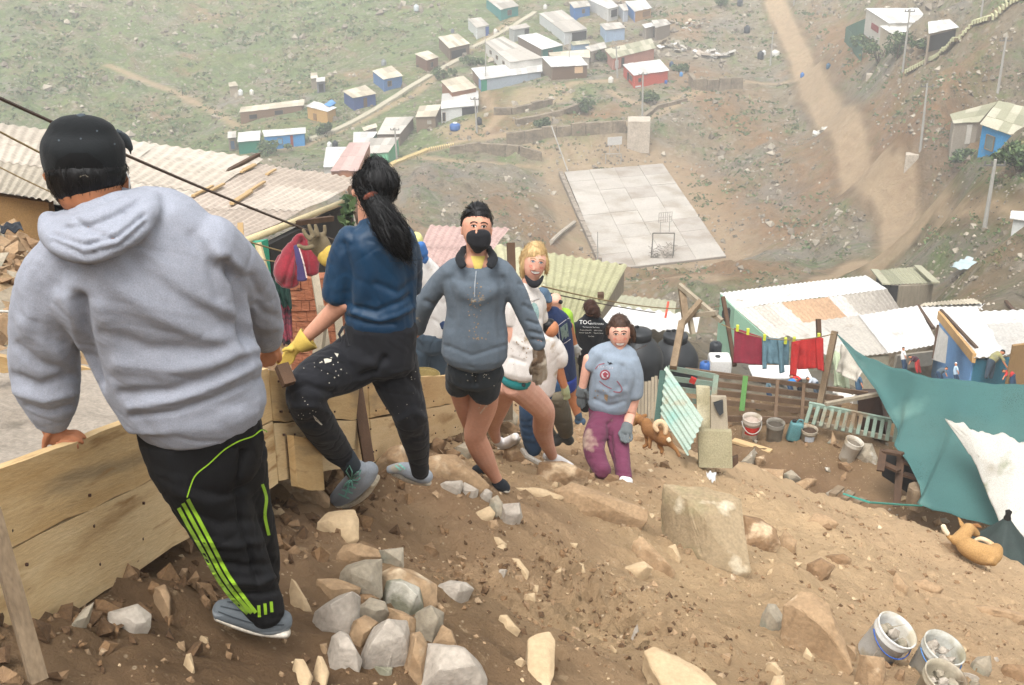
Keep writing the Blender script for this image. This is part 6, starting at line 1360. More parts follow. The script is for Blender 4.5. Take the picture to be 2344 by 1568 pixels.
# ---------------------------------------------------------------- people: continuous tapered bodies and fitted clothes
def catmull(P, n=4):
    out = []
    for i in range(len(P)-1):
        p0, p1, p2, p3 = P[max(i-1, 0)], P[i], P[i+1], P[min(i+2, len(P)-1)]
        for k in range(n):
            t = k/n; out.append([.5*((2*b)+(-a+c)*t+(2*a-5*b+4*c-d)*t*t+(-a+3*b-3*c+d)*t**3) for a, b, c, d in zip(p0, p1, p2, p3)])
    out.append(list(P[-1])); return out
FWD = Vector((0, CP, -SP))
def chain_mesh(mb, ch, S, n=16):
    """ch: rings (px, py, depth offset, half width px, depth ratio)"""
    R_ = [list(r)+[.8]*(5-len(r)) for r in ch]
    if len(R_) > 1: R_ = catmull(R_, 4)
    pts = []
    for px, py, ds, hw, ra in R_:
        s = S(px, py)+ds; pts.append((W(px, py, s), max(.002, hw*s/F), ra))
    rings = []
    if len(pts) == 1:
        c, r, ra = pts[0]; rings = [(c+Vector((0,0,1))*r*1.15*math.cos(t), r*math.sin(t), ra, Vector((1,0,0))) for t in [math.pi*k/8 for k in range(9)]]
    else:
        for i, (c, r, ra) in enumerate(pts):
            t = (pts[min(i+1, len(pts)-1)][0]-pts[max(i-1, 0)][0]).normalized()
            a = t.cross(FWD)
            a = a.normalized() if a.length > .15 else Vector((1,0,0))
            rings.append((c, r, ra, a, t))
        def cap(rg, sgn):
            c, r, ra, a, t = rg; k = min(ra, 1)*.8; return [(c+t*sgn*r*k*math.sin(u), r*math.cos(u), ra, a, t) for u in (.5, .95, 1.35)]
        rings = cap(rings[0], -1)[::-1]+rings+cap(rings[-1], 1)
    vs = []; fs = []
    for rg in rings:
        c, r, ra, a = rg[:4]; t = rg[4] if len(rg) > 4 else Vector((0,0,1)); b = a.cross(t).normalized() if len(rg) > 4 else Vector((0,1,0))
        for k in range(n): an = 2*math.pi*k/n; vs.append(c+a*r*math.cos(an)+b*r*ra*math.sin(an))
    for i in range(len(rings)-1):
        for k in range(n): k2 = (k+1) % n; fs.append((i*n+k, i*n+k2, (i+1)*n+k2, (i+1)*n+k))
    fs += [tuple(range(n))[::-1], tuple((len(rings)-1)*n+k for k in range(n))]; mb.add(vs, fs)
BV = {}
def blob(name, chains, S, m, parent, voxel=.01, smooth=5, strokes=(), fold=None, extra=None, cut=None):
    mb = MB()
    for ch in chains: chain_mesh(mb, ch, S)
    if extra: extra(mb)
    me = bpy.data.meshes.new('t'); me.from_pydata([tuple(v) for v in mb.v], [], mb.f); me.update()
    bm = bmesh.new(); bm.from_mesh(me); bmesh.ops.recalc_face_normals(bm, faces=bm.faces); bm.to_mesh(me); bm.free()
    o = bpy.data.objects.new('t', me); COL.objects.link(o)
    r = o.modifiers.new('r', 'REMESH'); r.mode = 'VOXEL'; r.voxel_size = voxel
    if smooth: sm = o.modifiers.new('s', 'SMOOTH'); sm.factor = .5; sm.iterations = smooth
    dg = bpy.context.evaluated_depsgraph_get(); ev = o.evaluated_get(dg); em = ev.to_mesh()
    n = len(em.vertices); co = np.empty(n*3); em.vertices.foreach_get('co', co); co = co.reshape(-1, 3)
    no = np.empty(n*3); em.vertices.foreach_get('normal', no); no = no.reshape(-1, 3)
    fs = [tuple(p.vertices) for p in em.polygons]; ev.to_mesh_clear(); bpy.data.objects.remove(o); bpy.data.meshes.remove(me)
    disp = np.zeros(n)
    if strokes:
        d = co[:, 1]*CP-co[:, 2]*SP; X = 1172+F*co[:, 0]/d; Y = 784-F*(co[:, 1]*SP+co[:, 2]*CP)/d
        view = co/np.linalg.norm(co, axis=1)[:, None]; fac = np.clip(-(no*view).sum(1)*1.6+.15, 0, 1)
        for pts, wd, amp in strokes:
            q = pdist(X, Y, pts)/wd; disp += amp*np.exp(-q*q)*fac
    if fold:
        for amp, fr, dr in (fold if isinstance(fold, list) else [fold]):
            dr = np.array(Vector(dr).normalized())
            q = (co-(co@dr)[:, None]*dr[None]*.72)*fr
            nn = np.array([noise.noise(Vector(v)+Vector((noise.noise(Vector(v)*.6)*1.5,0,0))) for v in q])
            disp += amp*(-.8*np.exp(-(nn/.10)**2)+.4*nn)
    co = co+no*disp[:, None]
    if cut: co, fs = cut(co, fs)
    ob = mk(name, co, fs, m, parent, True); BV[ob.name] = BVHTree.FromPolygons([Vector(c) for c in co], fs)
    return ob
def Sfun(pts):
    xs = [p[0] for p in pts]; ys = [p[1] for p in pts]
    return lambda px, py: float(np.interp(py, xs, ys))
def shrink(chs, k=.72): return [[(r[0], r[1], r[2], r[3]*k)+tuple(r[4:]) for r in c] for c in chs]
def proj(bv, px, py, off=.002, fb=None):
    for dx, dy in ((0,0),(2,0),(-2,0),(0,2),(0,-2),(5,0),(-5,0),(0,5),(0,-5),(9,0),(-9,0)):
        d = D(px+dx, py+dy).normalized(); h, nn, i, t = bv.ray_cast(Vector(), d)
        if h is not None:
            s = PX(h)[2]; 
            if nn.dot(d) > 0: nn = -nn
            return W(px, py, s)+nn*off*.5-d*off*.7
    return None
def decal(target, polys, m, name, parent, off=.002, sub=2):
    """thin patches lying on a surface (prints, stains, eyes ...), each polygon given by photo points"""
    bv = BV[target.name]; mb = MB()
    for poly in polys:
        P = []
        for i in range(len(poly)):
            a, b = poly[i], poly[(i+1) % len(poly)]
            for k in range(sub): P.append((a[0]+(b[0]-a[0])*k/sub, a[1]+(b[1]-a[1])*k/sub))
        c = (sum(p[0] for p in P)/len(P), sum(p[1] for p in P)/len(P)); rows = [[(c[0]+(p[0]-c[0])*f, c[1]+(p[1]-c[1])*f) for p in P] for f in (1, .55)]
        vs = [proj(bv, *p, off) for r in rows for p in r]+[proj(bv, *c, off)]
        if any(v is None for v in vs): continue
        n = len(P); mb.add(vs, [(i, (i+1) % n, n+(i+1) % n, n+i) for i in range(n)]+[(n+i, n+(i+1) % n, 2*n) for i in range(n)])
    if mb.v: return mb.build(name, m, parent, True)
def ribbon(target, lines, w, m, name, parent, off=.003, step=6):
    bv = BV[target.name]; mb = MB()
    for L in lines:
        P = catmull([list(p) for p in L], max(2, int(math.hypot(L[0][0]-L[-1][0], L[0][1]-L[-1][1])/step/max(1, len(L)-1))+1)); rows = []
        for i, p in enumerate(P):
            q0, q1 = P[max(i-1, 0)], P[min(i+1, len(P)-1)]; dx, dy = q1[0]-q0[0], q1[1]-q0[1]; l = math.hypot(dx, dy)+1e-6; nx, ny = -dy/l*w/2, dx/l*w/2
            a, b = proj(bv, p[0]+nx, p[1]+ny, off), proj(bv, p[0]-nx, p[1]-ny, off)
            if a is not None and b is not None: rows.append((a, b))
        if len(rows) > 1: mb.add([v for r in rows for v in r], [(2*i, 2*i+1, 2*i+3, 2*i+2) for i in range(len(rows)-1)])
    if mb.v: return mb.build(name, m, parent)
def text_on(target, txt, org, ux, uy, size, m, name, parent, off=.003):
    cu = bpy.data.curves.new('t', 'FONT'); cu.body = txt; cu.size = 1; cu.align_x = 'CENTER'; cu.resolution_u = 2
    o = bpy.data.objects.new('t', cu); COL.objects.link(o); dg = bpy.context.evaluated_depsgraph_get(); me = o.evaluated_get(dg).to_mesh(); bv = BV[target.name]
    vs = []
    for v in me.vertices:
        x, y = v.co.x*size, v.co.y*size; vs.append(proj(bv, org[0]+ux[0]*x+uy[0]*y, org[1]+ux[1]*x+uy[1]*y, off))
    fs = [tuple(p.vertices) for p in me.polygons]; bpy.data.objects.remove(o)
    if any(v is None for v in vs): print('text miss', txt); return
    return mk(name, vs, fs, m, parent)
def spots(cx, cy, rx, ry, n, r0, r1, seed):
    rr = random.Random(seed); out = []
    for _ in range(n):
        x, y = cx+rr.gauss(0, .45)*rx, cy+rr.gauss(0, .45)*ry; r = rr.uniform(r0, r1); k = rr.randint(4, 6); out.append([(x+r*rr.uniform(.5,1.2)*math.cos(a), y+r*rr.uniform(.5,1.2)*math.sin(a)) for a in [2*math.pi*j/k for j in range(k)]])
    return out
def ell(cx, cy, rx, ry, n=10, rot=0): return [(cx+rx*math.cos(a)*math.cos(rot)-ry*math.sin(a)*math.sin(rot), cy+rx*math.cos(a)*math.sin(rot)+ry*math.sin(a)*math.cos(rot)) for a in [2*math.pi*k/n for k in range(n)]]
def fab(name, c=None, c2=None, **k): 
    a = dict(scale=9, rough=.92, bump=.0012, bscale=160, contrast=.35, fscale=220, famt=.12, sheen=.05); a.update(k); return mat(name, c, c2, **a)
skin = mat('skin light', 'd3a088', 'c28a70', 7, .62, contrast=.35, fscale=60, famt=.07, spec=.2)
skin_r = mat('skin rosy', 'dcae98', 'cd947f', 9, .62, contrast=.35, fscale=60, famt=.07, spec=.2)
skin_t = mat('skin tan', 'b97f5c', 'a56a49', 7, .62, contrast=.35, fscale=60, famt=.07, spec=.2)
hairb = mat('black hair', '100f10', '0a0909', 12, .45, stretch=(1,1,.2), bump=.004, bscale=60, spec=.25)
hairm = mat('brown hair', '4f3626', '35241a', 14, .55, stretch=(1,1,.3), bump=.004, bscale=60)
hairy = mat('blonde hair', 'd9bd8c', 'b3925f', 14, .55, stretch=(1,1,.3), bump=.004, bscale=60)
def person(label, S, foot, skinm, skinchains, garments, voxel=.007, group=None, bodyvox=None, core=.7):
    """garments: (name, chains, material, dict) ; the body runs on under the clothes as one mesh"""
    g = W(foot[0], foot[1], S(*foot)); r = thing('person', g, label, 'person', group)
    under = [c for nm, ch, m, kw in garments if kw.get('core', True) for c in shrink(ch, core)]
    body = blob('body', skinchains+under, S, skinm, r, voxel=bodyvox or voxel, smooth=2); parts = {'body': body}
    for nm, ch, m, kw in garments:
        kw = {k: v for k, v in kw.items() if k != 'core'}; kw.setdefault('voxel', voxel); o = blob(nm, ch, S, m, r, **kw)
        while nm in parts: nm += '_'
        parts[nm] = o
    return r, parts
def finger(pts, ds, hw): return [(x, y, ds, hw*(1-.25*i/(len(pts)-1)), 1) for i, (x, y) in enumerate(pts)]

def strands(hair, n, L, dirv, m, parent, seed=0, out=.004, r=.0011, wander=.3):
    """loose hair lying on and just off the hair surface"""
    rr = random.Random(seed); me = hair.data; off = worg(hair); P = me.polygons; mb = MB(); dirv = Vector(dirv)
    for _ in range(n):
        f = P[rr.randrange(len(P))]; c = f.center+off; nn = f.normal.copy(); t = (dirv-nn*dirv.dot(nn)); 
        if t.length < .1: continue
        t.normalize(); t = (t+Vector((rr.gauss(0,wander), rr.gauss(0,wander), rr.gauss(0,wander)))*.5).normalized(); l = L*rr.uniform(.5,1.3); o_ = out*rr.random()**2
        pts = [c-t*l*.5+nn*.001, c-t*l*.15+nn*(.002+o_*.6), c+t*l*.2+nn*(.002+o_), c+t*l*.5+nn*(.001+o_*rr.uniform(.2,1.4))]
        mb.tube(pts, [r*.6, r, r, r*.4], 3, cap=False)
    return mb.build('loose_hair', m, parent)
# ---- man in the grey hoodie
S1 = Sfun([(250,3.20),(560,3.30),(960,3.62),(1450,PX(GR(600,1462))[2]-.06)])
torso = [[(232,505,.02,100,.62),(285,560,0,190,.55),(332,640,0,226,.55),(372,740,0,204,.55),(405,830,0,190,.58),(432,895,0,176,.6),(448,925,0,166,.64),(455,945,0,158,.63)]]
larm = [(170,580,0,78,.9),(122,660,0,88,.85),(102,770,.02,84,.85),(104,860,.04,80,.85),(112,920,.05,66,.85),(118,962,.06,44,.85)]
rarm = [(470,560,.02,78,.9),(535,620,.10,72,.9),(578,690,.25,62,.9),(600,745,.42,50,.9),(613,778,.5,34,.9)]
hood = [[(112,505,-.02,26,1),(128,545,-.10,34,1),(190,566,-.16,38,1),(262,548,-.16,38,1),(325,500,-.10,36,1),(352,455,-.02,24,1)],
        [(135,520,-.06,30,1),(190,520,-.13,34,1),(250,500,-.12,34,1),(310,468,-.06,30,1),(335,445,.02,22,1)], [(140,505,.02,24,1),(200,490,-.07,30,1),(265,466,-.06,28,1),(322,446,.02,20,1)]]
st = [([(300,590),(400,665),(500,730),(585,770)],20,-.012),([(250,640),(360,720),(480,780),(590,800)],22,.011),([(330,610),(440,680),(560,730)],16,.008),
 ([(515,600),(548,650),(560,720),(566,790)],13,-.034),([(540,630),(580,640),(600,680)],12,-.014),([(500,580),(540,610),(560,640)],14,.014),
 ([(183,690),(192,760),(205,830),(220,880)],16,-.034),([(230,700),(260,790),(290,880)],22,.008),([(150,680),(172,740),(180,800)],14,.012),
 ([(240,760),(340,800),(470,800),(600,770)],16,-.010),([(270,830),(380,850),(500,830),(600,790)],18,.012),([(280,900),(380,900),(470,870),(580,810)],13,-.011),([(300,930),(400,915),(500,880),(590,835)],12,.012),
 ([(300,955),(400,945),(500,910),(596,868)],6,-.008),([(25,860),(90,885),(170,860)],12,-.014),([(30,895),(100,915),(165,900)],10,.012),([(60,930),(110,945),(165,930)],8,-.010),([(60,740),(100,790),(140,820)],20,.010),([(40,790),(90,830),(150,850)],10,-.008),
 ([(590,700),(610,720),(640,730)],9,-.012),([(580,740),(605,755),(640,750)],8,.010),([(120,535),(190,560),(270,540),(330,490)],5,-.012),([(118,552),(190,585),(275,566),(335,512)],6,-.010),([(150,520),(210,515),(260,495),(318,460)],4,-.010),([(200,560),(260,520),(290,480)],5,-.006),([(170,500),(215,530),(260,545)],5,-.008),
 ([(400,480),(470,540),(520,600)],24,.008),([(80,600),(60,680),(55,760)],18,.006),([(440,540),(480,600),(500,680)],14,-.008),([(210,600),(230,680),(240,760)],30,.006)]
greyf = fab('heather grey fleece','999ca6','898d97',scale=40,fscale=320,famt=.16,contrast=.4,bump=.0015)
blackf = fab('black track fabric','0b0b0e','070709',fscale=120,rough=.8,sheen=0)
pel = [[(452,940,0,142,.55),(458,990,0,148,.6),(468,1060,0,132,.62)],
       [(430,1040,0,100,.85),(478,1130,0,92,.85),(520,1220,0,76,.9),(562,1310,0,62,.9),(598,1375,0,50,.95),(610,1400,0,44,1)],
       [(520,1040,.08,94,.85),(548,1130,.12,70,.9),(572,1210,.16,60,.9),(592,1280,.2,50,.9),(600,1330,.22,40,.9)]]
stt = [([(330,1000),(440,1060),(560,1040),(610,990)],30,-.010),([(400,1120),(480,1150),(560,1130)],16,.010),([(430,1170),(500,1200),(590,1190)],12,-.010),([(470,1240),(540,1250),(600,1240)],10,.010),([(500,1290),(560,1300),(620,1290)],9,-.012),([(530,1330),(590,1335),(630,1320)],8,.012),([(545,1360),(600,1362),(640,1350)],6,-.012),([(560,1040),(540,1120),(560,1220),(590,1330)],7,-.014),([(380,1050),(420,1120)],20,.008)]
sk1 = [[(197,400,0,86,.95),(204,440,0,74,.95),(215,478,.03,56,.85),(232,520,.08,50,.5)],[(286,400,.02,9,1),(284,412,.02,7,1)],[(104,400,.04,8,1),(108,412,.04,6,1)],[(285,415,.05,14,1),(272,452,.05,18,1),(240,470,.03,40,1)],
  [(118,955,.06,34,.85),(124,985,.06,27,.8),(134,1003,.05,26,.6)], finger([(146,994),(168,988),(184,993),(194,1002)],.06,6.8), finger([(144,1003),(166,1000),(181,1006),(189,1014)],.035,6.8), finger([(140,1011),(159,1011),(172,1018),(178,1025)],.01,6.5), finger([(130,1017),(145,1021),(156,1028)],-.01,6), finger([(112,990),(103,1008),(101,1030)],.02,8),
  [(612,770,.5,26,.9),(622,795,.52,20,.8),(622,812,.52,19,.6)], finger([(618,815),(606,828),(598,836)],.5,6.5), finger([(626,815),(616,830),(608,838)],.5,6.5), finger([(632,812),(628,828),(620,836)],.5,6), finger([(638,808),(642,820),(636,830)],.52,6), finger([(612,800),(600,812),(596,822)],.5,6.5)]
p1, q1p = person('person in a grey hoodie, black cap and striped track trousers leaning back on the planks', S1, (600,1455), skin_t, sk1,
  [('hoodie', torso+[larm, rarm]+hood+[[(180,505,.0,50,.6),(225,528,-.04,78,.6),(270,505,-.02,60,.6)]], greyf, dict(strokes=st, fold=[(.004,7,(1,.3,-.5)),(.002,16,(1,.2,-.3))], smooth=3)),
   ('trousers', pel, blackf, dict(strokes=stt, fold=(.004,12,(1,0,.2)), smooth=3)),
   ('hair', [[(198,392,0,92,.97),(201,425,-.003,84,.97),(208,452,-.005,66,.93)]], hairb, dict(core=False, smooth=3)),
   ('cap', [[(188,302,.0,82,.62),(189,322,0,92,.92),(190,345,0,95,1),(192,380,0,94,.85)]], fab('black cap cotton','0e1315','0a0d0f',fscale=160), dict(core=False, smooth=6, strokes=[([(185,262),(180,330),(178,400)],2,-.001),([(187,264),(240,310),(275,380)],2,-.001),([(185,264),(120,310),(100,370)],2,-.001)])),
   ('cap_brim', [[(268,300,.06,8,.8),(286,320,.10,14,.7),(298,340,.13,10,.6),(297,352,.14,5,.5)]], fab('grey cap peak','4a5258'), dict(core=False, smooth=2))], voxel=.008, bodyvox=.005, core=.55)
def sub(o, prt): return o
lime = fab('lime stripe','9bc62f','86b020')
for k, (dx, dy) in enumerate(((0,0),(-12,9),(-23,20))):
    ribbon(q1p['trousers'], [[(430+dx*.9,1142+dy),(455+dx,1188+dy*.8),(488+dx,1250+dy*.6),(518+dx,1308+dy*.5),(552+dx,1358+dy*.4),(586+dx*.8,1402+dy*.1)]], 8.5, lime, 'stripe', q1p['trousers'])
ribbon(q1p['trousers'], [[(600,1108),(609,1140),(606,1180),(615,1225)]], 7, lime, 'stripe', q1p['trousers'])
ribbon(q1p['trousers'], [[(612,990),(598,984),(578,998),(545,1010),(512,1030),(480,1060),(446,1090),(428,1138)]], 3, lime, 'piping', q1p['trousers'])
for x0 in (0, 14, 28): ribbon(q1p['trousers'], [[(592+x0,1385-x0*.3),(594+x0,1412-x0*.4)]], 7, lime, 'hem_stripe', q1p['trousers'])
strands(q1p['hair'], 700, .03, (.1,0,-1), hairb, q1p['hair'], 1, out=.003, r=.0007)
decal(q1p['cap'], [[(122,400),(130,368),(160,350),(200,350),(232,372),(243,402),(200,410),(150,408)]], fab('cap shadow black','060708'), 'cap_opening', q1p['cap'])
ribbon(q1p['cap'], [[(112,396),(170,408),(235,400),(275,386)]], 10, fab('black cap cotton'), 'cap_strap', q1p['cap'], off=.008)
ribbon(q1p['cap'], [[(184,402),(196,398),(205,410),(193,418),(184,402)]], 2.5, mat('buckle steel','b9b7a8',None,3,.35,metal=.8), 'buckle', q1p['cap'], off=.012)
MB().lathe(W(186,268,3.2)+Vector((0,0,.001)), [(.012,0),(.011,.006),(0,.009)], 12).build('cap_button', fab('grey cap peak'), q1p['cap'], True)
decal(q1p['cap'], [ell(x, y, 2.4, 2.4) for x, y in ((222,300),(185,318),(135,322),(262,330))], fab('grey cap peak'), 'eyelet', q1p['cap'])
ribbon(q1p['body'], [[(283,392),(293,410),(292,440),(286,462)]], 3, mat('white strap','e4e2de',None,3,.7), 'mask_strap', p1, off=.01)
blob('face_mask', [[(292,420,.06,8,1),(293,448,.06,9,1)]], S1, fab('black mask','1b1b1f'), p1, voxel=.006, smooth=2)
def shoe(parent, S, pts, sole, m, ms, top=None, voxel=.006, laces=None, lm=None, collar=None):
    o = blob('shoe', [pts]+([collar] if collar else []), S, m, parent, voxel=voxel, smooth=3)
    blob('sole', [sole], S, ms, o, voxel=voxel, smooth=2)
    if laces: ribbon(o, laces, 3.5, lm, 'laces', o, off=.006)
    return o
whitesole = mat('white rubber','ddd6ca','b5a994',6,.6,contrast=.3)
s1 = shoe(p1, S1, [(505,1398,0,26,.9),(540,1400,0,33,.9),(580,1410,0,36,.9),(620,1420,.0,36,.9),(648,1424,.02,28,.9)], [(498,1410,0,11,2.4),(545,1427,0,12,2.8),(600,1443,0,12,2.8),(656,1449,0,12,2.3)], fab('grey runner mesh','6a7074','4f5559',spots=[('8e9498',4,.5,.05)],stretch=(1,1,4)), whitesole, collar=[(612,1395,.02,34,.9),(618,1380,.02,30,.9)])
ribbon(s1, [[(500,1400),(550,1418),(600,1430),(650,1430)],[(505,1388),(560,1400),(610,1410)],[(520,1378),(565,1384),(600,1392)]], 3, fab('dark runner line','3b4044'), 'shoe_lines', s1)
shoe(p1, S1, [(508,1312,.3,14,1),(528,1325,.3,18,1)], [(505,1326,.3,7,2),(528,1342,.3,7,2)], fab('grey runner mesh'), whitesole)

# ---- woman in the blue shirt seen from behind
S2 = Sfun([(370,5.02),(560,5.08),(750,5.25),(950,5.42),(1150,PX(GR(810,1165))[2]-.05)])
blue = fab('dark blue polyester','0b3a58','072740',rough=.5,scale=5); navyp = fab('black navy cotton','111219','0b0c11',rough=.85,spots=[('6f6b62',14,.735,.02)],fscale=140)
glovey = fab('yellow work glove','cdb158','a88a3a',spots=[('6f5c35',8,.6,.1)]); gloveg = fab('grey brown glove','7d7059','62563f',spots=[('a8955e',7,.6,.1)])
st2 = [([(784,560),(800,620),(800,690)],9,-.014),([(830,560),(845,620),(820,680)],20,.008),([(900,600),(915,660),(905,720)],14,.009),([(800,700),(860,715),(940,680)],7,-.010),([(805,715),(870,735),(950,705)],6,.010),([(860,650),(910,670),(955,640)],8,-.008),([(790,725),(840,740),(900,742)],5,-.008),([(930,600),(945,680),(950,730)],10,-.008),([(830,520),(860,590),(880,660)],22,-.006)]
p2, q2p = person('person in a dark blue shirt with a black ponytail, knee against the planks', S2, (880,1110), skin, [
   [(858,408,0,44,.98),(857,440,0,43,.95),(848,470,0,30,.9),(850,500,.02,32,.8),(862,525,.02,50,.7)],[(809,436,0,6,1),(809,446,0,5,1)],[(906,436,0,6,1),(906,446,0,5,1)],
   [(790,690,.0,25,.9),(768,708,.03,22,.9),(735,740,.07,19,.9),(705,768,.1,15,.9),(690,784,.12,13,.8)]],
  [('shirt', [[(862,512,0,46,.7),(864,540,0,86,.55),(862,590,0,93,.55),(868,650,0,88,.58),(870,705,0,84,.6),(870,738,0,82,.62)],[(812,548,0,42,.9),(790,590,0,40,.9),(778,640,0,38,.9),(769,676,0,34,.9)],[(915,548,.02,40,.9),(938,600,.1,30,.9),(940,660,.2,26,.9)]], blue, dict(strokes=st2, fold=[(.0035,13,(.6,.2,-1)),(.003,9,(1,.2,.3))], smooth=2)),
   ('trousers', [[(872,748,0,86,.62),(872,790,0,82,.65),(868,825,0,84,.65)],[(850,800,0,66,.8),(790,838,-.02,62,.85),(730,865,-.16,54,.9),(700,895,-.24,48,.9),(708,935,-.20,44,.9),(738,985,-.10,40,.9),(768,1025,0,34,.9),(790,1050,0,26,.9)],[(895,820,.04,62,.85),(912,880,.06,54,.85),(935,940,.08,42,.9),(950,1000,.1,34,.9),(958,1050,.12,24,.95),(962,1080,.12,21,1)]], navyp,
      dict(strokes=[([(660,900),(700,880),(760,900)],8,-.014),([(670,930),(720,930),(760,950)],8,.010),([(690,970),(740,970)],7,-.010),([(880,880),(930,860),(970,900)],9,-.010),([(915,960),(950,940),(975,960)],8,.010),([(760,800),(820,830),(880,840)],12,.010),([(830,860),(860,850),(880,820)],7,-.02),([(930,1010),(965,1000)],6,-.010),([(735,1010),(790,1000)],6,.010)], fold=(.004,14,(1,0,-.5)), smooth=2)),
   ('hair', [[(860,385,0,30,1),(861,405,-.01,50,1),(860,435,-.01,50,.98),(854,462,-.01,34,.9)]], hairb, dict(core=False, smooth=3)),
   ('ponytail', [[(850,452,-.09,13,1),(866,480,-.14,26,.7),(890,515,-.14,34,.6),(908,545,-.13,32,.6),(922,570,-.12,22,.5),(934,594,-.12,7,.5)]], hairb, dict(core=False, fold=(.006,26,(.6,.2,-1)), smooth=1, voxel=.006)),
   ('sock', [[(790,1046,0,25,.95),(812,1078,0,22,.95)]], fab('dark grey sock','3c444c'), dict(core=True)),
   ('glove', [[(690,782,.12,15,.8),(672,800,.13,15,.7),(658,812,.13,15,.6)], finger([(655,812),(642,820),(632,828)],.12,5), finger([(660,816),(648,826),(638,833)],.12,5), finger([(666,818),(656,829),(648,834)],.12,5), finger([(672,818),(668,828),(662,833)],.12,5), finger([(668,800),(655,798),(648,803)],.10,5.5)], glovey, dict(core=True, voxel=.0055, smooth=1)),
   ('glove', [[(757,596,.3,12,.8),(745,580,.3,21,.6),(732,560,.3,24,.5),(722,545,.3,22,.5)], finger([(738,545),(744,530),(743,517)],.3,5.5), finger([(728,540),(724,524),(722,516)],.26,6), finger([(718,542),(711,526),(707,515)],.24,6), finger([(710,548),(700,538),(694,526)],.22,6), finger([(715,565),(698,568),(683,562)],.22,6.5), [(757,598,.3,14,.8),(800,600,.3,20,.8),(880,600,.3,24,.8)]], gloveg, dict(core=True, voxel=.0055, smooth=1))], voxel=.0075)
blob('glove_cuff', [[(738,586,.28,16,.8),(750,590,.28,22,.8),(762,580,.28,22,.8)]], S2, glovey, q2p['glove_'], voxel=.006, smooth=1)
o = MB().lathe(W(689,789,S2(689,789)+.10), [(.028,-.02),(.04,0),(.052,.03),(.056,.045),(.050,.045),(.034,0)], 18, ax=(W(715,768,5.2)-W(689,789,5.2))).build('glove_cuff', glovey, q2p['glove'], True)
MB().lathe(W(697,781,S2(697,781)+.11), [(.026,-.012),(.029,0),(.026,.012)], 14, ax=(W(715,768,5.2)-W(689,789,5.2))).build('wristband', fab('black mask'), p2, True)
strands(q2p['hair'], 900, .07, (.1,-.3,-1), hairb, q2p['hair'], 2, out=.003)
strands(q2p['ponytail'], 900, .12, (.5,0,-1), hairb, q2p['ponytail'], 3, out=.007, r=.0009)
MB().lathe(W(848,449,S2(848,449)-.115), [(.022,-.01),(.032,0),(.022,.01)], 14, ax=(.5,-.6,-1)).build('scrunchie', fab('rust scrunchie','7a3f2c'), q2p['hair'], True)
decal(q2p['trousers'], spots(740,840,60,30,16,.8,2.2,1)+spots(690,940,40,60,14,.6,1.8,2)+spots(930,900,40,100,10,.5,1.4,3)+[[(716,950),(724,956),(738,972),(735,973),(722,962)],[(741,822),(760,818),(758,828),(744,832)],[(765,808),(775,810),(772,818)]], mat('paint flecks','cfc8b6',None,3,.8), 'paint_flecks', q2p['trousers'])
ribbon(q2p['trousers'], [[(722,838),(760,856),(776,864),(786,850)],[(722,838),(735,818),(790,830)]], 2.5, fab('seam dark','0d0d12'), 'pocket_seam', q2p['trousers'])
MB().tube([W(786,748,5.1), W(776,765,5.08), W(782,785,5.08), W(790,762,5.08), W(796,795,5.08), W(800,790,5.08)], .007, 6).build('tie_cord', fab('black mask'), p2, True)
greysh = fab('grey mesh sneaker','a7acb2','8b9096',spots=[('b5a78e',6,.55,.1)]); tealn = mat('teal lace','8fd0bf',None,3,.7)
s2 = shoe(p2, S2, [(772,1142,0,19,1),(790,1128,0,25,1),(812,1108,0,28,1),(835,1088,0,26,1),(848,1074,.02,20,1)], [(768,1156,0,9,2.4),(800,1152,0,10,2.4),(835,1130,0,10,2.4),(858,1100,0,9,2.2)], greysh, mat('dusty white rubber','d9cdb8','b5a384',6,.7),
   laces=[[(776,1130),(800,1140)],[(783,1120),(808,1128)],[(790,1110),(815,1116)],[(795,1100),(820,1106)],[(803,1096),(796,1120),(790,1135)]], lm=tealn, collar=[(815,1082,0,26,.9),(818,1072,0,24,.9)])
m_ = MB(); c0 = W(803,1097,S2(0,1097)-.10)
for L in ([(803,1097),(792,1078),(800,1066),(806,1080),(804,1096)],[(803,1097),(818,1080),(826,1076),(822,1088),(804,1097)],[(803,1097),(796,1112),(800,1126),(808,1118),(804,1098)],[(803,1097),(790,1108),(786,1116)],[(803,1097),(818,1100),(824,1094)]): m_.tube([W(x,y,S2(x,y)-.10) for x, y in L], .0035, 5)
m_.build('lace_bow', tealn, s2, True)
shoe(p2, S2, [(892,1075,.3,10,1),(915,1072,.3,14,1),(940,1078,.28,20,1),(968,1088,.24,20,1),(978,1092,.22,16,1)], [(900,1084,.3,6,2),(940,1100,.28,7,2),(980,1106,.22,7,2)], greysh, whitesole, laces=[[(905,1066),(918,1076)],[(914,1063),(928,1074)]], lm=tealn)
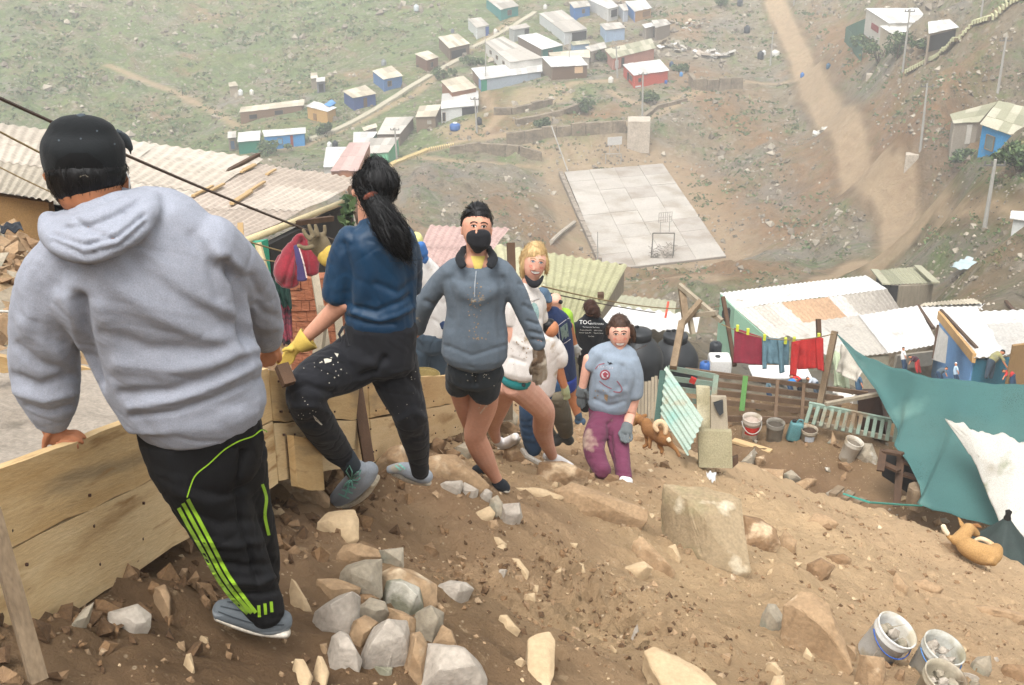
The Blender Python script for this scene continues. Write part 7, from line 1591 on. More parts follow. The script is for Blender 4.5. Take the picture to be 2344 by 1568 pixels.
# ---- faces: drawn as real patches and small forms on the head
lipm = mat('lips','b5605a','a04f4b',9,.5); teeth = mat('teeth','f0ebe2',None,9,.4); eyew = mat('eye white','e8e2da',None,9,.3); irism = mat('iris dark','2b1d16',None,9,.2); browm = mat('eyebrow dark','3a291f',None,9,.7); browy = mat('eyebrow fair','a98a60',None,9,.7); blush = mat('flushed skin','d98f7c','c97f6c',9,.55)
def face(head, parent, cx, cy, w, tilt, smile, brow, iris=None, S=None):
    """w: half face width in px, tilt: radians, cy: eye line"""
    ct, stl = math.cos(tilt), math.sin(tilt)
    def T(pts): return [(cx+x*w*ct-y*w*stl, cy+x*w*stl+y*w*ct) for x, y in pts]
    for sx in (-1, 1):
        decal(head, [T([(sx*.17,.02),(sx*.28,-.07),(sx*.42,-.08),(sx*.56,.0),(sx*.45,.07),(sx*.28,.08)])], eyew, 'eye', parent, off=.0015)
        decal(head, [T(ell(sx*.37, 0.0, .085, .085, 8))], iris or irism, 'iris', parent, off=.003)
        ribbon(head, [T([(sx*.15,.0),(sx*.28,-.09),(sx*.42,-.10),(sx*.58,-.0)])], w*.05, irism, 'lash', parent, off=.0035, step=2)
        ribbon(head, [T([(sx*.12,-.24),(sx*.32,-.31),(sx*.50,-.28),(sx*.64,-.18)])], w*.08, brow, 'eyebrow', parent, off=.003, step=2)
    if smile:
        decal(head, [T([(-.50,.82),(-.2,.80),(0,.83),(.2,.80),(.50,.82),(.34,1.08),(0,1.20),(-.34,1.08)])], lipm, 'lips', parent, off=.0015)
        decal(head, [T([(-.43,.85),(-.15,.85),(0,.865),(.15,.85),(.43,.85),(.29,1.02),(0,1.10),(-.29,1.02)])], teeth, 'teeth', parent, off=.003)
        ribbon(head, [T([(-.22,.55),(-.42,.68),(-.50,.86)]), T([(.22,.55),(.42,.68),(.50,.86)])], w*.04, blush, 'smile_crease', parent, off=.001, step=2)
        decal(head, [T(ell(-.50,.45,.18,.14,8)), T(ell(.50,.45,.18,.14,8))], blush, 'cheek_flush', parent, off=.0012)
    ribbon(head, [T([(-.10,.56),(-.03,.60),(.03,.60),(.10,.56)])], w*.05, blush, 'nostrils', parent, off=.0015, step=2)
def headchains(cx, ct, cb, w, tilt=0, ds=0):
    """skull + jaw + nose, neck separately; ct top, cb chin (px)"""
    h = cb-ct; f = lambda x, y: (cx+x*math.cos(tilt)-(y-(ct+cb)/2)*math.sin(tilt), (ct+cb)/2+x*math.sin(tilt)+(y-(ct+cb)/2)*math.cos(tilt))
    sk = [f(0, ct+h*a) for a in (.16,.36,.58,.78,.92)]
    C_ = [[(*sk[0],ds+.02,w*.74,1.1),(*sk[1],ds+.01,w*1.0,1.12),(*sk[2],ds,w*.95,1.05),(*sk[3],ds-.01,w*.72,1.0),(*sk[4],ds-.02,w*.40,.9)]]
    n0, n1, n2 = f(0, ct+h*.47), f(0, ct+h*.60), f(0, ct+h*.655); fr = -w*1.0*6.5/F
    C_ += [[(*n0,ds+fr*1.02,w*.07,1),(*n1,ds+fr*1.18,w*.11,1),(*n2,ds+fr*1.2,w*.15,.9)]]
    for sx in (-1, 1):
        C_ += [[(*f(sx*w*1.0, ct+h*.48),ds+.02,w*.11,1),(*f(sx*w*.97, ct+h*.62),ds+.02,w*.10,1)], [(*f(sx*w*.48, ct+h*.66),ds+fr*.55,w*.24,.9)]]
        C_ += [[(*f(sx*w*.2, ct+h*.41),ds+fr*.80,w*.14,.7),(*f(sx*w*.55, ct+h*.42),ds+fr*.62,w*.12,.7)]]
    return C_, f
gf_ = lambda x, y, o=.03: PX(GR(x, y))[2]-o
# ---- masked woman in the grey quarter-zip
S3 = Sfun([(470,6.15),(600,6.22),(830,6.45),(1115,gf_(1145,1118))])
hc, hf3 = headchains(1091, 474, 577, 33.5, .06)
legs3 = [[(1112,880,0,34,.9),(1106,930,0,32,.9),(1092,975,-.02,27,.9),(1088,1000,-.02,26,.9),(1105,1040,0,25,.9),(1124,1075,.02,17,.9),(1140,1102,.02,12,1)],
  [(1050,870,.1,28,.9),(1062,920,.12,25,.9),(1082,980,.16,20,.9),(1102,1030,.22,17,.9),(1116,1066,.26,12,1)]]
hands3 = [[(1234,800,-.0,13,.7),(1234,830,0,15,.6)]]
greyz = fab('heather steel blue knit','5f6973','515b64',scale=30,spots=[('a79a86',11,.66,.04)],fscale=250)
shortm = fab('charcoal shorts','2c3237','23282c',spots=[('8d8a80',10,.66,.04)])
whiteg = fab('dirty white glove','cfc6b8','a39580',spots=[('5d4a38',9,.52,.1)])
p3, q3p = person('person in a grey blue quarter-zip top, black face mask and muddy shorts', S3, (1140,1115), skin, hc+[[(1091,560,.03,24,.9),(1091,585,.04,26,.9),(1090,605,.03,42,.7)]]+legs3+[[(958,740,.25,14,1),(950,765,.3,11,1)]],
  [('top', [[(1034,618,.01,24,.9),(1056,608,.015,24,.9),(1066,606,.02,18,.9)],[(1118,606,.02,18,.9),(1128,608,.015,24,.9),(1150,618,.01,24,.9)],[(1091,632,.0,62,.6),(1091,638,0,72,.58),(1090,650,0,78,.58),(1089,710,0,68,.62),(1088,765,0,76,.64),(1086,812,0,77,.66)],[(1030,622,0,24,.9),(1000,655,.05,25,.9),(970,700,.1,25,.9),(955,752,.2,20,.9)],[(1152,622,0,25,.9),(1180,665,0,25,.9),(1204,720,0,22,.9),(1222,760,0,21,.9),(1234,790,0,18,.9)]], greyz,
    dict(strokes=[([(1030,640),(1040,700),(1030,750)],12,-.010),([(1150,640),(1145,700),(1150,770)],12,-.012),([(1060,670),(1090,690),(1130,670)],14,.012),([(1080,720),(1090,780)],16,.008),([(1190,650),(1210,655)],5,-.008),([(1200,700),(1220,710)],5,-.010),([(1208,735),(1232,742)],4,-.012),([(1214,760),(1240,765)],4,-.012),([(1218,778),(1245,782)],4,-.010),([(975,690),(995,700)],6,-.010),([(1015,790),(1080,815),(1160,790)],5,-.006),([(1091,620),(1091,700)],3,-.003)], fold=[(.0032,13,(.25,.1,-1)),(.0015,24,(1,0,.5))], smooth=4, voxel=.0085)),
   ('shorts', [[(1087,838,0,64,.6),(1088,856,0,68,.64)],[(1052,850,.03,34,.9),(1050,884,.06,31,.95)],[(1112,855,0,40,.9),(1108,895,-.02,37,.95)]], shortm, dict(strokes=[([(1085,840),(1088,880)],5,-.02)], fold=(.004,14,(0,0,1)), smooth=1, voxel=.0085)),
   ('hair', [[(1093,490,.010,29,1.15),(1092,500,.034,35.6,1.06),(1091,514,.07,35.6,1.0),(1091,536,.088,29,.8)]], hairb, dict(core=False, smooth=2, voxel=.006)),
   ('collar', [[(1060,574,.02,8,1),(1052,592,-.05,11,.6),(1060,610,-.10,10,.5)],[(1120,572,.02,8,1),(1130,592,-.05,11,.6),(1121,610,-.10,10,.5)],[(1060,572,.08,9,1),(1091,566,.10,10,1),(1120,570,.08,9,1)]], fab('black fleece collar','1a1c20','121417',spots=[('8d8a80',14,.7,.03)]), dict(core=False, smooth=1, voxel=.007)),
   ('glove', [[(1232,800,0,14,.8),(1235,820,0,16,.7),(1236,838,0,17,.55)], finger([(1226,840),(1222,858),(1222,872)],0,5.5), finger([(1233,845),(1230,864),(1229,880)],-.01,5.5), finger([(1240,845),(1240,864),(1237,878)],0,5.5), finger([(1247,838),(1250,855),(1248,868)],.02,5), finger([(1224,826),(1215,842),(1216,856)],-.03,5.5)], whiteg, dict(core=True, voxel=.006, smooth=1)),
   ('face_mask', [[(1095,538,-.066,29,.6),(1096,554,-.052,28,.8),(1094,566,-.045,19,.85),(1093,572,-.04,12,.85)]], fab('black mask'), dict(core=False, smooth=2, voxel=.006))], voxel=.0075, bodyvox=.006)
strands(q3p['hair'], 500, .05, (.1,.6,-.6), hairb, q3p['hair'], 4, out=.003)
face(q3p['body'], q3p['body'], 1096, 518, 31, .06, False, browm)
decal(q3p['body'], [[(1078,586),(1110,586),(1103,612),(1094,628),(1086,614)]], fab('yellow undershirt','d9c46a'), 'undershirt', p3, off=.006)
decal(q3p['top'], spots(1090,700,28,60,46,.8,2.6,8)+spots(1095,770,30,30,14,1,3,9), mat('mud splash','a38b6c','857055',9,.9), 'mud_splash', q3p['top'])
decal(q3p['shorts'], spots(1100,860,45,24,22,.7,2.2,10), mat('paint flecks'), 'mud_splash', q3p['shorts'])
decal(q3p['body'], spots(1105,930,16,20,10,.8,2.4,11)+[[(1098,945),(1114,925),(1116,927),(1100,948)]], mat('dried mud on skin','d9bfa8',None,9,.8), 'mud_splash', q3p['body'], off=.0015)
ribbon(q3p['top'], [[(1090,620),(1087,650),(1086,680)]], 2.2, mat('zip metal','9aa0a6',None,4,.4), 'zip', q3p['top'])
blackshoe = fab('black trail shoe','25292f','1a1d22')
shoe(p3, S3, [(1138,1108,0,14,1),(1148,1110,-.02,15,1),(1158,1118,-.03,12,1)], [(1138,1120,0,5,2.4),(1162,1124,-.03,5,2.4)], blackshoe, whitesole)
shoe(p3, S3, [(1088,1075,.3,10,1),(1104,1072,.3,13,1),(1120,1070,.28,13,1)], [(1086,1083,.3,4,2.4),(1124,1082,.28,4,2.4)], blackshoe, whitesole)
# ---- blonde woman
S4 = Sfun([(555,7.5),(700,7.65),(880,7.85),(1060,gf_(1275,1062))])
hc4, hf4 = headchains(1224, 560, 648, 26, .16)
legs4 = [[(1178,880,.05,32,.9),(1205,900,0,32,.9),(1232,925,-.05,29,.9),(1245,945,-.05,26,.9),(1243,985,-.02,23,.9),(1254,1020,0,16,.9),(1264,1042,0,12,1)],
   [(1160,880,.15,30,.9),(1142,930,.18,24,.9),(1130,975,.22,16,.9),(1136,1005,.25,11,1)]]
tee = fab('dirty white tee','dcd7d2','c9c2ba',spots=[('a99a86',9,.62,.08)])
p4, q4p = person('person with blonde hair, white tee, teal shorts and a mask under the chin', S4, (1275,1060), skin_r, hc4+[[(1218,630,.03,18,.9),(1210,660,.04,22,.8)]]+legs4+[[(1171,745,-.02,13,.9),(1176,800,-.02,12,.9),(1182,845,-.02,11,.9),(1184,868,-.02,10,.9)]],
  [('tee', [[(1178,684,.02,16,.9),(1208,664,.02,18,.9),(1234,686,.04,15,.9)],[(1212,662,0,26,.7),(1203,692,0,42,.6),(1202,740,0,42,.6),(1198,800,0,43,.66),(1190,850,0,47,.68)],[(1180,672,0,20,.9),(1170,705,-.02,20,.9),(1168,738,-.02,17,.9)],[(1232,690,.05,18,.9),(1240,730,.1,16,.9)]], tee, dict(strokes=[([(1190,720),(1215,740),(1235,730)],8,-.008),([(1180,780),(1210,800),(1235,790)],7,.008),([(1170,820),(1200,830)],5,-.008)], fold=(.005,14,(.3,.1,-1)), smooth=1, voxel=.0085)),
   ('shorts', [[(1183,856,.02,38,.7),(1178,870,.02,38,.7)]], fab('teal shorts','2f8f90','237778'), dict(smooth=1)),
   ('hair', [[(1226,575,.010,24,1.15),(1223,585,.034,29.5,1.06),(1218,602,.065,29,1.0),(1210,628,.08,20,.9)],[(1202,585,.0,6,1),(1197,610,.0,7,1),(1197,632,.02,5,1)],[(1246,585,.0,5,1),(1252,606,.0,6,1),(1250,625,.02,4,1)]], hairy, dict(core=False, smooth=1, voxel=.006, fold=(.005,30,(.3,0,-1)))),
   ('glove', [[(1186,872,-.02,15,.8),(1188,892,-.02,16,.6)], finger([(1180,895),(1178,908),(1180,916)],-.03,5), finger([(1186,898),(1185,912),(1187,920)],-.04,5), finger([(1193,898),(1194,910),(1193,918)],-.03,5), finger([(1199,893),(1200,904),(1198,911)],0,4.6), finger([(1198,880),(1205,890),(1203,900)],-.05,5)], fab('dark grey glove','3c3d3c','2c2d2d'), dict(core=True, voxel=.006, smooth=1)),
   ('face_mask', [[(1203,632,-.03,3,1),(1212,645,-.07,7,.8),(1223,651,-.085,9,.8),(1235,645,-.07,6.5,.8),(1243,632,-.04,3,1)]], fab('black mask'), dict(core=False, smooth=1, voxel=.006))], voxel=.0075, bodyvox=.0055)
strands(q4p['hair'], 700, .06, (.1,.4,-.8), hairy, q4p['hair'], 5, out=.007)
face(q4p['body'], q4p['body'], 1229, 600, 25, .16, True, browy, mat('iris blue','4d6a80',None,9,.3))
decal(q4p['tee'], [ell(1222,718,12,26,12)], mat('print pale blue','9dbfd0','8fa98d',6,.8), 'print', q4p['tee'])
text_on(q4p['tee'], 'Healthy Together', (1216,692), (1,-.35), (-.35,-1), 5.5, browm, 'print_text', q4p['tee'])
decal(q4p['tee'], spots(1190,800,34,34,16,.8,2.4,18), mat('mud splash'), 'mud_splash', q4p['tee'])
wshoe = fab('white canvas shoe','e2dedb','cfc9c4',spots=[('b3a48d',7,.6,.1)])
shoe(p4, S4, [(1252,1044,0,11,1),(1268,1050,0,13,1),(1290,1060,0,11,1),(1308,1068,0,8,1)], [(1250,1058,0,4,2.4),(1290,1070,0,4,2.4),(1312,1074,0,4,2)], wshoe, whitesole)
shoe(p4, S4, [(1138,1008,.25,12,1),(1152,1016,.23,13,1),(1168,1010,.22,13,1),(1180,1000,.22,10,1)], [(1142,1026,.24,4,2.4),(1168,1024,.22,4,2.4),(1188,1006,.21,4,2)], wshoe, whitesole)
# ---- smiling woman in the grey tee and plum trousers
S8 = Sfun([(718,9.95),(850,10.1),(950,10.3),(1100,gf_(1432,1102,0))])
hc8, hf8 = headchains(1418, 727, 802, 25, -.02)
tee8 = fab('sports grey tee','8d99a6','7d8995',scale=20,spots=[('a08e76',6,.66,.06)])
plum = fab('plum trousers','71374f','5c2a40',scale=14,spots=[('9c8374',5,.60,.1)])
p8, q8p = person('smiling person in a grey blue tee and muddy plum trousers climbing the slope', S8, (1405,1095), skin_r, hc8+[[(1416,790,.02,18,.9),(1415,808,.03,20,.8)],[(1348,820,0,13,.9),(1340,855,0,11,.9),(1333,890,0,9.5,.9)],[(1450,905,0,16,.9),(1443,940,-.03,14,.9),(1437,975,-.05,10.5,.9)]],
  [('tee', [[(1372,808,.02,20,.9),(1412,800,.02,22,.9),(1440,818,.01,22,.9)],[(1415,806,0,24,.8),(1412,818,0,46,.66),(1408,850,0,55,.66),(1400,890,0,53,.7),(1393,925,0,50,.7)],[(1370,810,0,21,.9),(1357,826,0,19,.9),(1350,838,0,18,.9)],[(1440,826,0,24,.9),(1450,862,0,24,.9),(1451,902,-.02,22,.9)]], tee8,
     dict(strokes=[([(1378,830),(1385,870),(1375,910)],8,-.010),([(1425,840),(1430,880),(1425,910)],7,-.012),([(1370,890),(1400,905),(1430,895)],7,.010),([(1360,915),(1395,930),(1430,920)],5,-.010),([(1400,850),(1395,890)],14,.01)], fold=(.003,11,(.2,.1,-1)), smooth=4, voxel=.0095)),
   ('trousers', [[(1392,938,0,46,.75),(1392,958,0,44,.75)],[(1378,965,-.03,31,.9),(1362,1000,-.06,28,.9),(1360,1030,-.04,25,.9),(1370,1060,0,23,.9),(1380,1078,0,21,.95)],[(1410,975,.03,29,.9),(1416,1020,.08,25,.9),(1424,1060,.1,20,.9),(1428,1092,.1,19,.95)]], plum,
     dict(strokes=[([(1345,1015),(1390,1010)],5,-.012),([(1345,1028),(1385,1030)],4,.008),([(1395,970),(1398,1010),(1400,1060)],5,-.02),([(1400,1080),(1450,1085)],4,-.010),([(1350,1050),(1390,1055)],5,-.008),([(1360,970),(1420,965)],6,-.008)], fold=(.005,13,(1,0,-.3)), smooth=1, voxel=.0095)),
   ('hair', [[(1418,740,.010,23,1.15),(1418,748,.034,27.5,1.05),(1420,760,.07,28,.95),(1424,780,.09,22,.8)],[(1392,748,-.01,4,1),(1390,765,0,4,1)],[(1445,745,.0,5,1),(1450,765,0,6,1),(1451,782,.03,4,1)]], hairm, dict(core=False, smooth=1, voxel=.0065, fold=(.005,28,(.3,0,-1)))),
   ('glove', [[(1333,888,0,12,.8),(1330,905,0,13,.65)], finger([(1324,910),(1323,922),(1326,930)],0,4.2), finger([(1330,912),(1330,926),(1332,934)],-.01,4.2), finger([(1336,910),(1337,922),(1337,930)],0,4.2), finger([(1341,905),(1343,915),(1342,922)],.02,3.8), finger([(1340,895),(1346,903),(1346,911)],-.03,4)], fab('mid grey glove','6a6f70','565b5c'), dict(core=True, voxel=.006, smooth=1)),
   ('glove', [[(1436,974,-.05,13,.8),(1433,990,-.05,15,.65)], finger([(1424,996),(1422,1006),(1427,1010)],-.06,4.2), finger([(1430,998),(1429,1009),(1433,1013)],-.07,4.2), finger([(1437,998),(1438,1009),(1439,1012)],-.06,4.2), finger([(1444,993),(1446,1003),(1443,1009)],-.03,4), finger([(1424,984),(1418,992),(1421,1000)],-.08,4.2)], fab('mid grey glove'), dict(core=True, voxel=.006, smooth=1))], voxel=.009, bodyvox=.006)
strands(q8p['hair'], 500, .06, (.1,.5,-.7), hairm, q8p['hair'], 6, out=.006)
face(q8p['body'], q8p['body'], 1419, 765, 24, -.02, True, browm)
decal(q8p['tee'], [ell(1385,858,12,12,14)], mat('print crimson','9c4a55',None,9,.8), 'print', q8p['tee'], off=.003)
decal(q8p['tee'], [ell(1385,858,8.5,8.5,12)], mat('print pale','c4bfc4',None,9,.8), 'print', q8p['tee'], off=.005); decal(q8p['tee'], [[(1379,855),(1386,851),(1393,856),(1389,860),(1391,865),(1383,863)]], mat('print crimson'), 'print', q8p['tee'], off=.007)
ribbon(q8p['tee'], [[(1363,845),(1368,838),(1374,834),(1384,832)],[(1412,872),(1420,882),(1424,892),(1418,898),(1404,896)],[(1372,872),(1384,882),(1400,890)]], 1.8, mat('print crimson'), 'print', q8p['tee'])
ribbon(q8p['tee'], [[(1391,828),(1394,831),(1399,830),(1397,834)],[(1394,835),(1397,831),(1402,833)]], 1.6, fab('black mask'), 'print', q8p['tee'])
text_on(q8p['tee'], 'L E A G U E', (1386,843), (1,.12), (.1,-1), 7, mat('print pale'), 'print_text', q8p['tee'])
decal(q8p['tee'], [[(1384,902),(1392,904),(1390,920),(1383,912)]]+spots(1375,900,18,14,9,.8,2.4,25), mat('mud splash'), 'mud_splash', q8p['tee'])
shoe(p8, S8, [(1425,1100,.06,11,1),(1440,1103,.05,11,1)], [(1424,1108,.06,4,2.4),(1442,1109,.05,4,2.4)], wshoe, whitesole)
# ---- people farther down the line
def P_(label, s0, s1, y0, y1, foot, skm, sk, gs, vox=.011, **k):
    S = Sfun([(y0,s0),(y1,s1)]); return person(label, S, foot, skm, sk, gs, voxel=vox, **k)+(S,)
whitet = fab('white work shirt','dfdcd8','cac6c1',spots=[('b7aa98',8,.64,.08)]); jeans = fab('blue jeans','2c4560','22374e'); greyj = fab('grey blue work trousers','3d4b57','303b45')
P_('person half hidden behind the blue shirt, in a white work shirt and yellow cap', 9.6, 10.6, 530, 950, (985,945), skin_t, [[(950,562,0,20,1),(952,585,0,15,1),(958,605,.02,18,.9)]],
  [('shirt', [[(965,608,0,30,.8),(975,640,0,44,.6),(985,700,0,46,.6),(992,760,0,42,.62)],[(1000,640,0,18,.9),(1012,700,0,18,.9),(1015,745,0,15,.9)]], whitet, dict(fold=(.008,11,(.3,0,-1)), smooth=1)),
   ('trousers', [[(985,765,0,42,.7),(985,790,0,40,.7)],[(965,800,0,27,.9),(955,850,0,24,.9),(958,920,0,20,.9)],[(1000,800,.05,26,.9),(1002,860,.05,22,.9),(1002,930,.05,19,.9)]], greyj, dict(fold=(.008,11,(0,0,1)), smooth=1)),
   ('cap', [[(950,545,0,18,1),(950,556,0,20,1)]], fab('pale yellow cap','d8d38a'), dict(core=False)),
   ('glove', [[(962,560,-.1,12,.8),(970,580,-.1,12,.8)], [(975,590,-.1,8,1),(972,600,-.1,6,1)]], fab('blue glove','3f6fae'), dict(core=True)),
   ('neckerchief', [[(1010,735,-.05,12,1),(1015,745,-.05,12,1)]], fab('navy cuff','26395c'), dict(core=False))])
P_('stooping person in a white tee and blue jeans behind the blonde woman', 8.9, 9.6, 740, 1050, (1225,1045), skin_t, [[(1275,830,0,13,.9),(1284,862,0,11,.9),(1292,885,0,9,.9)],[(1262,752,0,18,1)]],
  [('tee', [[(1250,775,0,28,.8),(1246,800,0,38,.7),(1240,850,0,38,.7),(1235,893,0,36,.7)],[(1268,790,0,20,.9),(1282,815,0,19,.9),(1283,832,0,16,.9)]], tee, dict(fold=(.004,12,(.3,0,-1)), smooth=3)),
   ('jeans', [[(1232,900,.03,34,.8),(1225,930,.03,30,.8)],[(1212,930,0,24,.9),(1210,980,0,21,.9),(1222,1030,0,19,.9)],[(1240,930,.1,22,.9),(1236,980,.1,18,.9)]], jeans, dict(fold=(.006,12,(1,0,0)), smooth=1)),
   ('hair', [[(1258,748,.01,18,1)]], hairb, dict(core=False)),
   ('glove', [[(1292,884,0,10,.8),(1296,900,0,10,.7)], finger([(1292,905),(1291,914)],0,4), finger([(1297,906),(1298,916)],0,4), finger([(1302,902),(1304,911)],0,4), finger([(1290,895),(1286,902)],0,4)], fab('pale green glove','a8ad84','8a8f6c'), dict(core=True, voxel=.008))])
P_('person in olive work trousers stepping down behind the blonde woman', 10.0, 10.6, 880, 1010, (1290,1005), skin_t, [],
  [('trousers', [[(1272,905,0,26,.8),(1285,950,0,24,.9),(1296,990,0,18,.9)],[(1262,925,.1,22,.9),(1250,980,.1,18,.9),(1275,1010,.1,14,.9)]], fab('olive trousers','6e6450','585040'), dict(fold=(.006,12,(1,0,0)), smooth=1)), ('shoe', [[(1290,995,0,14,.9),(1304,1010,0,12,.9)],[(1268,1010,0,13,.8),(1285,1000,0,12,.8)]], fab('dusty dark boot','4a4a48'), dict(core=True)),
   ('jacket', [[(1270,860,.15,22,.8),(1272,885,.1,26,.8)]], jeans, dict(core=True))])
_r, q6, S6 = P_('person in a navy tee and slate blue cap, boxed print on the back', 11.2, 12.3, 660, 965, (1325,965), skin_t, [[(1248,690,0,17,1.1),(1250,706,.02,13,.9),(1262,722,.02,16,.9)],[(1256,688,-.02,4,1)],[(1303,745,.1,10,.9),(1310,775,.12,9,.9),(1315,790,.12,8,.9)],[(1300,885,.05,17,.9),(1312,915,.03,13,.9),(1322,948,0,9,.9)]],
  [('tee', [[(1262,716,0,22,.8),(1266,735,0,38,.66),(1274,780,0,38,.66),(1282,830,0,36,.7),(1288,862,0,33,.7)],[(1240,740,0,14,.9),(1240,790,0,12,.9)],[(1288,730,.05,14,.9),(1300,748,.08,12,.9)]], fab('navy tee','1d2f55','172545'), dict(fold=(.007,11,(.2,0,-1)), smooth=1)),
   ('shorts', [[(1292,868,0,30,.8),(1298,885,0,24,.85)]], fab('royal blue shorts','24398a'), dict()),
   ('cap', [[(1243,668,0,14,1.1),(1244,678,0,19,1.1)],[(1255,684,-.05,12,.5),(1262,690,-.08,7,.4)]], fab('slate blue cap','4f6478'), dict(core=False)),
   ('sock', [[(1322,945,0,9,1),(1325,956,0,9,1)]], fab('blue grey sock','3f5468'), dict()), ('shoe', [[(1322,962,0,10,.9),(1334,966,0,10,.9)]], fab('blue grey sock'), dict()),
   ('glove', [[(1316,792,.1,9,.8),(1320,805,.1,10,.7)], finger([(1316,808),(1316,816)],.1,3.6), finger([(1321,810),(1322,818)],.1,3.6), finger([(1326,806),(1329,812)],.1,3.4), finger([(1325,797),(1331,800)],.1,3.6)], fab('pale grey glove','b5b5b0','989893'), dict(voxel=.008))])
ribbon(q6['tee'], [[(1278,745),(1302,728),(1306,738)],[(1278,745),(1284,786),(1306,776)]], 1.6, mat('print pale'), 'print', q6['tee']); decal(q6['tee'], [[(1282,750),(1298,738),(1302,770),(1287,780)]], mat('print sage','7f9088','65756e',20,.8), 'print', q6['tee'])
P_('bald person with sunglasses behind the capped person in navy', 12.2, 13.0, 660, 930, (1290,925), skin_r, [[(1271,684,0,15,1.1),(1272,698,0,13,1),(1276,712,0,12,1)]], [('tee', [[(1282,722,.05,30,.7),(1290,780,.05,28,.7),(1292,850,.05,24,.7),(1292,915,.05,20,.7)]], fab('lime tee','9cc43c','86ad30'), dict(smooth=1)), ('sunglasses', [[(1280,690,-.06,5,.6),(1286,692,-.05,5,.6)]], fab('black mask'), dict(core=False, voxel=.006))])
_r, q7, S7 = P_('person in a black tee with white lettering on the back and curly tied hair', 13.6, 14.7, 686, 975, (1345,940), skin_t, [[(1352,706,0,14,1.1),(1352,722,.02,9,.9)],[(1322,775,.1,10,.9),(1318,800,.1,8,.9)]],
  [('tee', [[(1352,728,0,20,.8),(1352,742,0,36,.6),(1352,770,0,33,.62),(1352,800,0,30,.66)],[(1322,745,0,12,.9),(1318,770,.05,10,.9)],[(1384,748,0,12,.9),(1390,775,.03,10,.9)]], fab('black tee','161b22','101319'), dict(fold=(.006,11,(.2,0,-1)), smooth=1)),
   ('trousers', [[(1352,808,0,30,.75),(1350,830,0,29,.75)],[(1340,840,0,16,.9),(1338,890,0,13,.9),(1340,935,0,12,.9)],[(1364,840,.05,15,.9),(1366,890,.05,12,.9),(1368,935,.05,11,.9)]], fab('black track fabric'), dict(smooth=1)),
   ('hair', [[(1350,698,.0,15,1.1),(1354,706,-.02,17,1.1),(1362,712,-.06,13,.9),(1368,722,-.08,8,.8)]], fab('dark curly hair','4a3024','2f1e17',scale=30), dict(core=False, fold=(.02,30,(0,0,1)), smooth=0))], vox=.012)
strands(q7['hair'], 500, .05, (.3,0,-1), fab('dark curly hair'), q7['hair'], 7, out=.02, wander=1.2)
wm = mat('print white','e8e8e6',None,9,.8)
text_on(q7['tee'], 'TOC', (1340,742), (1,.02), (0,-1), 13, wm, 'print_text', q7['tee'], off=.004); text_on(q7['tee'], 'OUTDOORS', (1366,743), (1,.04), (0,-1), 5.5, wm, 'print_text', q7['tee'], off=.004)
for i, (t, y) in enumerate((('The Hands for The Future', 750),('Project Name PM      2019 & 2020', 757),('Summer Camp PM      Trips & Climbs', 763),('The Club', 771))): text_on(q7['tee'], t, (1353,y), (1,.03), (0,-1), 3.6, wm, 'print_text', q7['tee'], off=.004)
# small far people in the lower yard
def tiny(label, s, px, pyf, h, top, bot, pose, skm=skin_t, hairc=hairb):
    """h: height px of standing figure; pose: list of joint px relative"""
    S = lambda x, y: s; hd, nk, hp, kn, ft, hand = pose; u = h/8.0; q = lambda p: (px+p[0]*u, pyf-p[1]*u)
    g = [('shirt', [[(*q(nk),0,u*.7,.8),(*q(((nk[0]+hp[0])/2,(nk[1]+hp[1])/2)),0,u*.95,.8),(*q(hp),0,u*.8,.8)],[(*q((nk[0]+.3,nk[1]-.2)),-.1,u*.36,1),(*q(((nk[0]+hand[0])/2+.2,(nk[1]+hand[1])/2)),-.15,u*.32,1)]], top, dict(smooth=1)),
      ('trousers', [[(*q(hp),0,u*.8,.9),(*q(kn),0,u*.55,.9),(*q(ft),0,u*.35,1)],[(*q(hp),.1,u*.7,.9),(*q((kn[0]+.7,kn[1])),.15,u*.5,.9),(*q((ft[0]+.9,ft[1])),.2,u*.35,1)]], bot, dict(smooth=1)),
      ('hair', [[(*q((hd[0],hd[1]+.15)),.02,u*.50,1.1)]], hairc, dict(core=False))]
    return person(label, S, (px, pyf), skm, [[(*q(hd),0,u*.45,1.1),(*q(nk),0,u*.3,1)],[(*q(((nk[0]+hand[0])/2,(nk[1]+hand[1])/2)),-.15,u*.22,1),(*q(hand),-.2,u*.2,1)]], g, voxel=.018)
bend = ((2.4,4.6),(1.6,4.4),(0,3.6),(.3,1.8),(0,0),(2.6,2.4)); stand = ((0,7.4),(0,6.4),(0,3.8),(.1,2),(0,0),(1.0,4.0)); bendl = ((-2.4,4.6),(-1.6,4.4),(0,3.6),(-.3,1.8),(0,0),(-2.6,2.4))
tiny('bending person in a yellow grey tee in front of the blue hut', 36, 2268, 866, 95, fab('mustard grey tee','a8a05a','5c6068'), greyj, ((2.3,4.9),(1.5,4.7),(.2,3.4),(-.4,2.0),(-.9,0.2),(3.2,2.0)))
tiny('crouching person with dark hair at the right edge below the blue hut', 35, 2318, 890, 70, fab('red vest','b8342f'), jeans, bendl)
tiny('person in a light tee beside the bright white roof', 40, 2068, 850, 56, whitet, jeans, stand)
tiny('person in red trousers beside the bright white roof', 40, 2100, 852, 60, fab('maroon top','4a2a33'), fab('red trousers','b8342f'), bendl)
tiny('person with a grey back stooping left of the blue hut', 35.5, 2148, 880, 62, fab('slate tee','54626c'), jeans, bend)
tiny('person in a white and black cap below the blue hut', 35, 2188, 884, 55, fab('pale blue tee','a9bfd0'), jeans, stand, hairc=fab('white cap','d8d8d8'))
tiny('person in a slate blue tee beside the dark shed', 27, 1966, 925, 75, fab('slate blue tee','3f5a70'), jeans, stand)
tiny('person in a bright blue tee leaning over the white table', 33, 1805, 905, 62, fab('bright blue tee','2f7fc4'), jeans, bend)
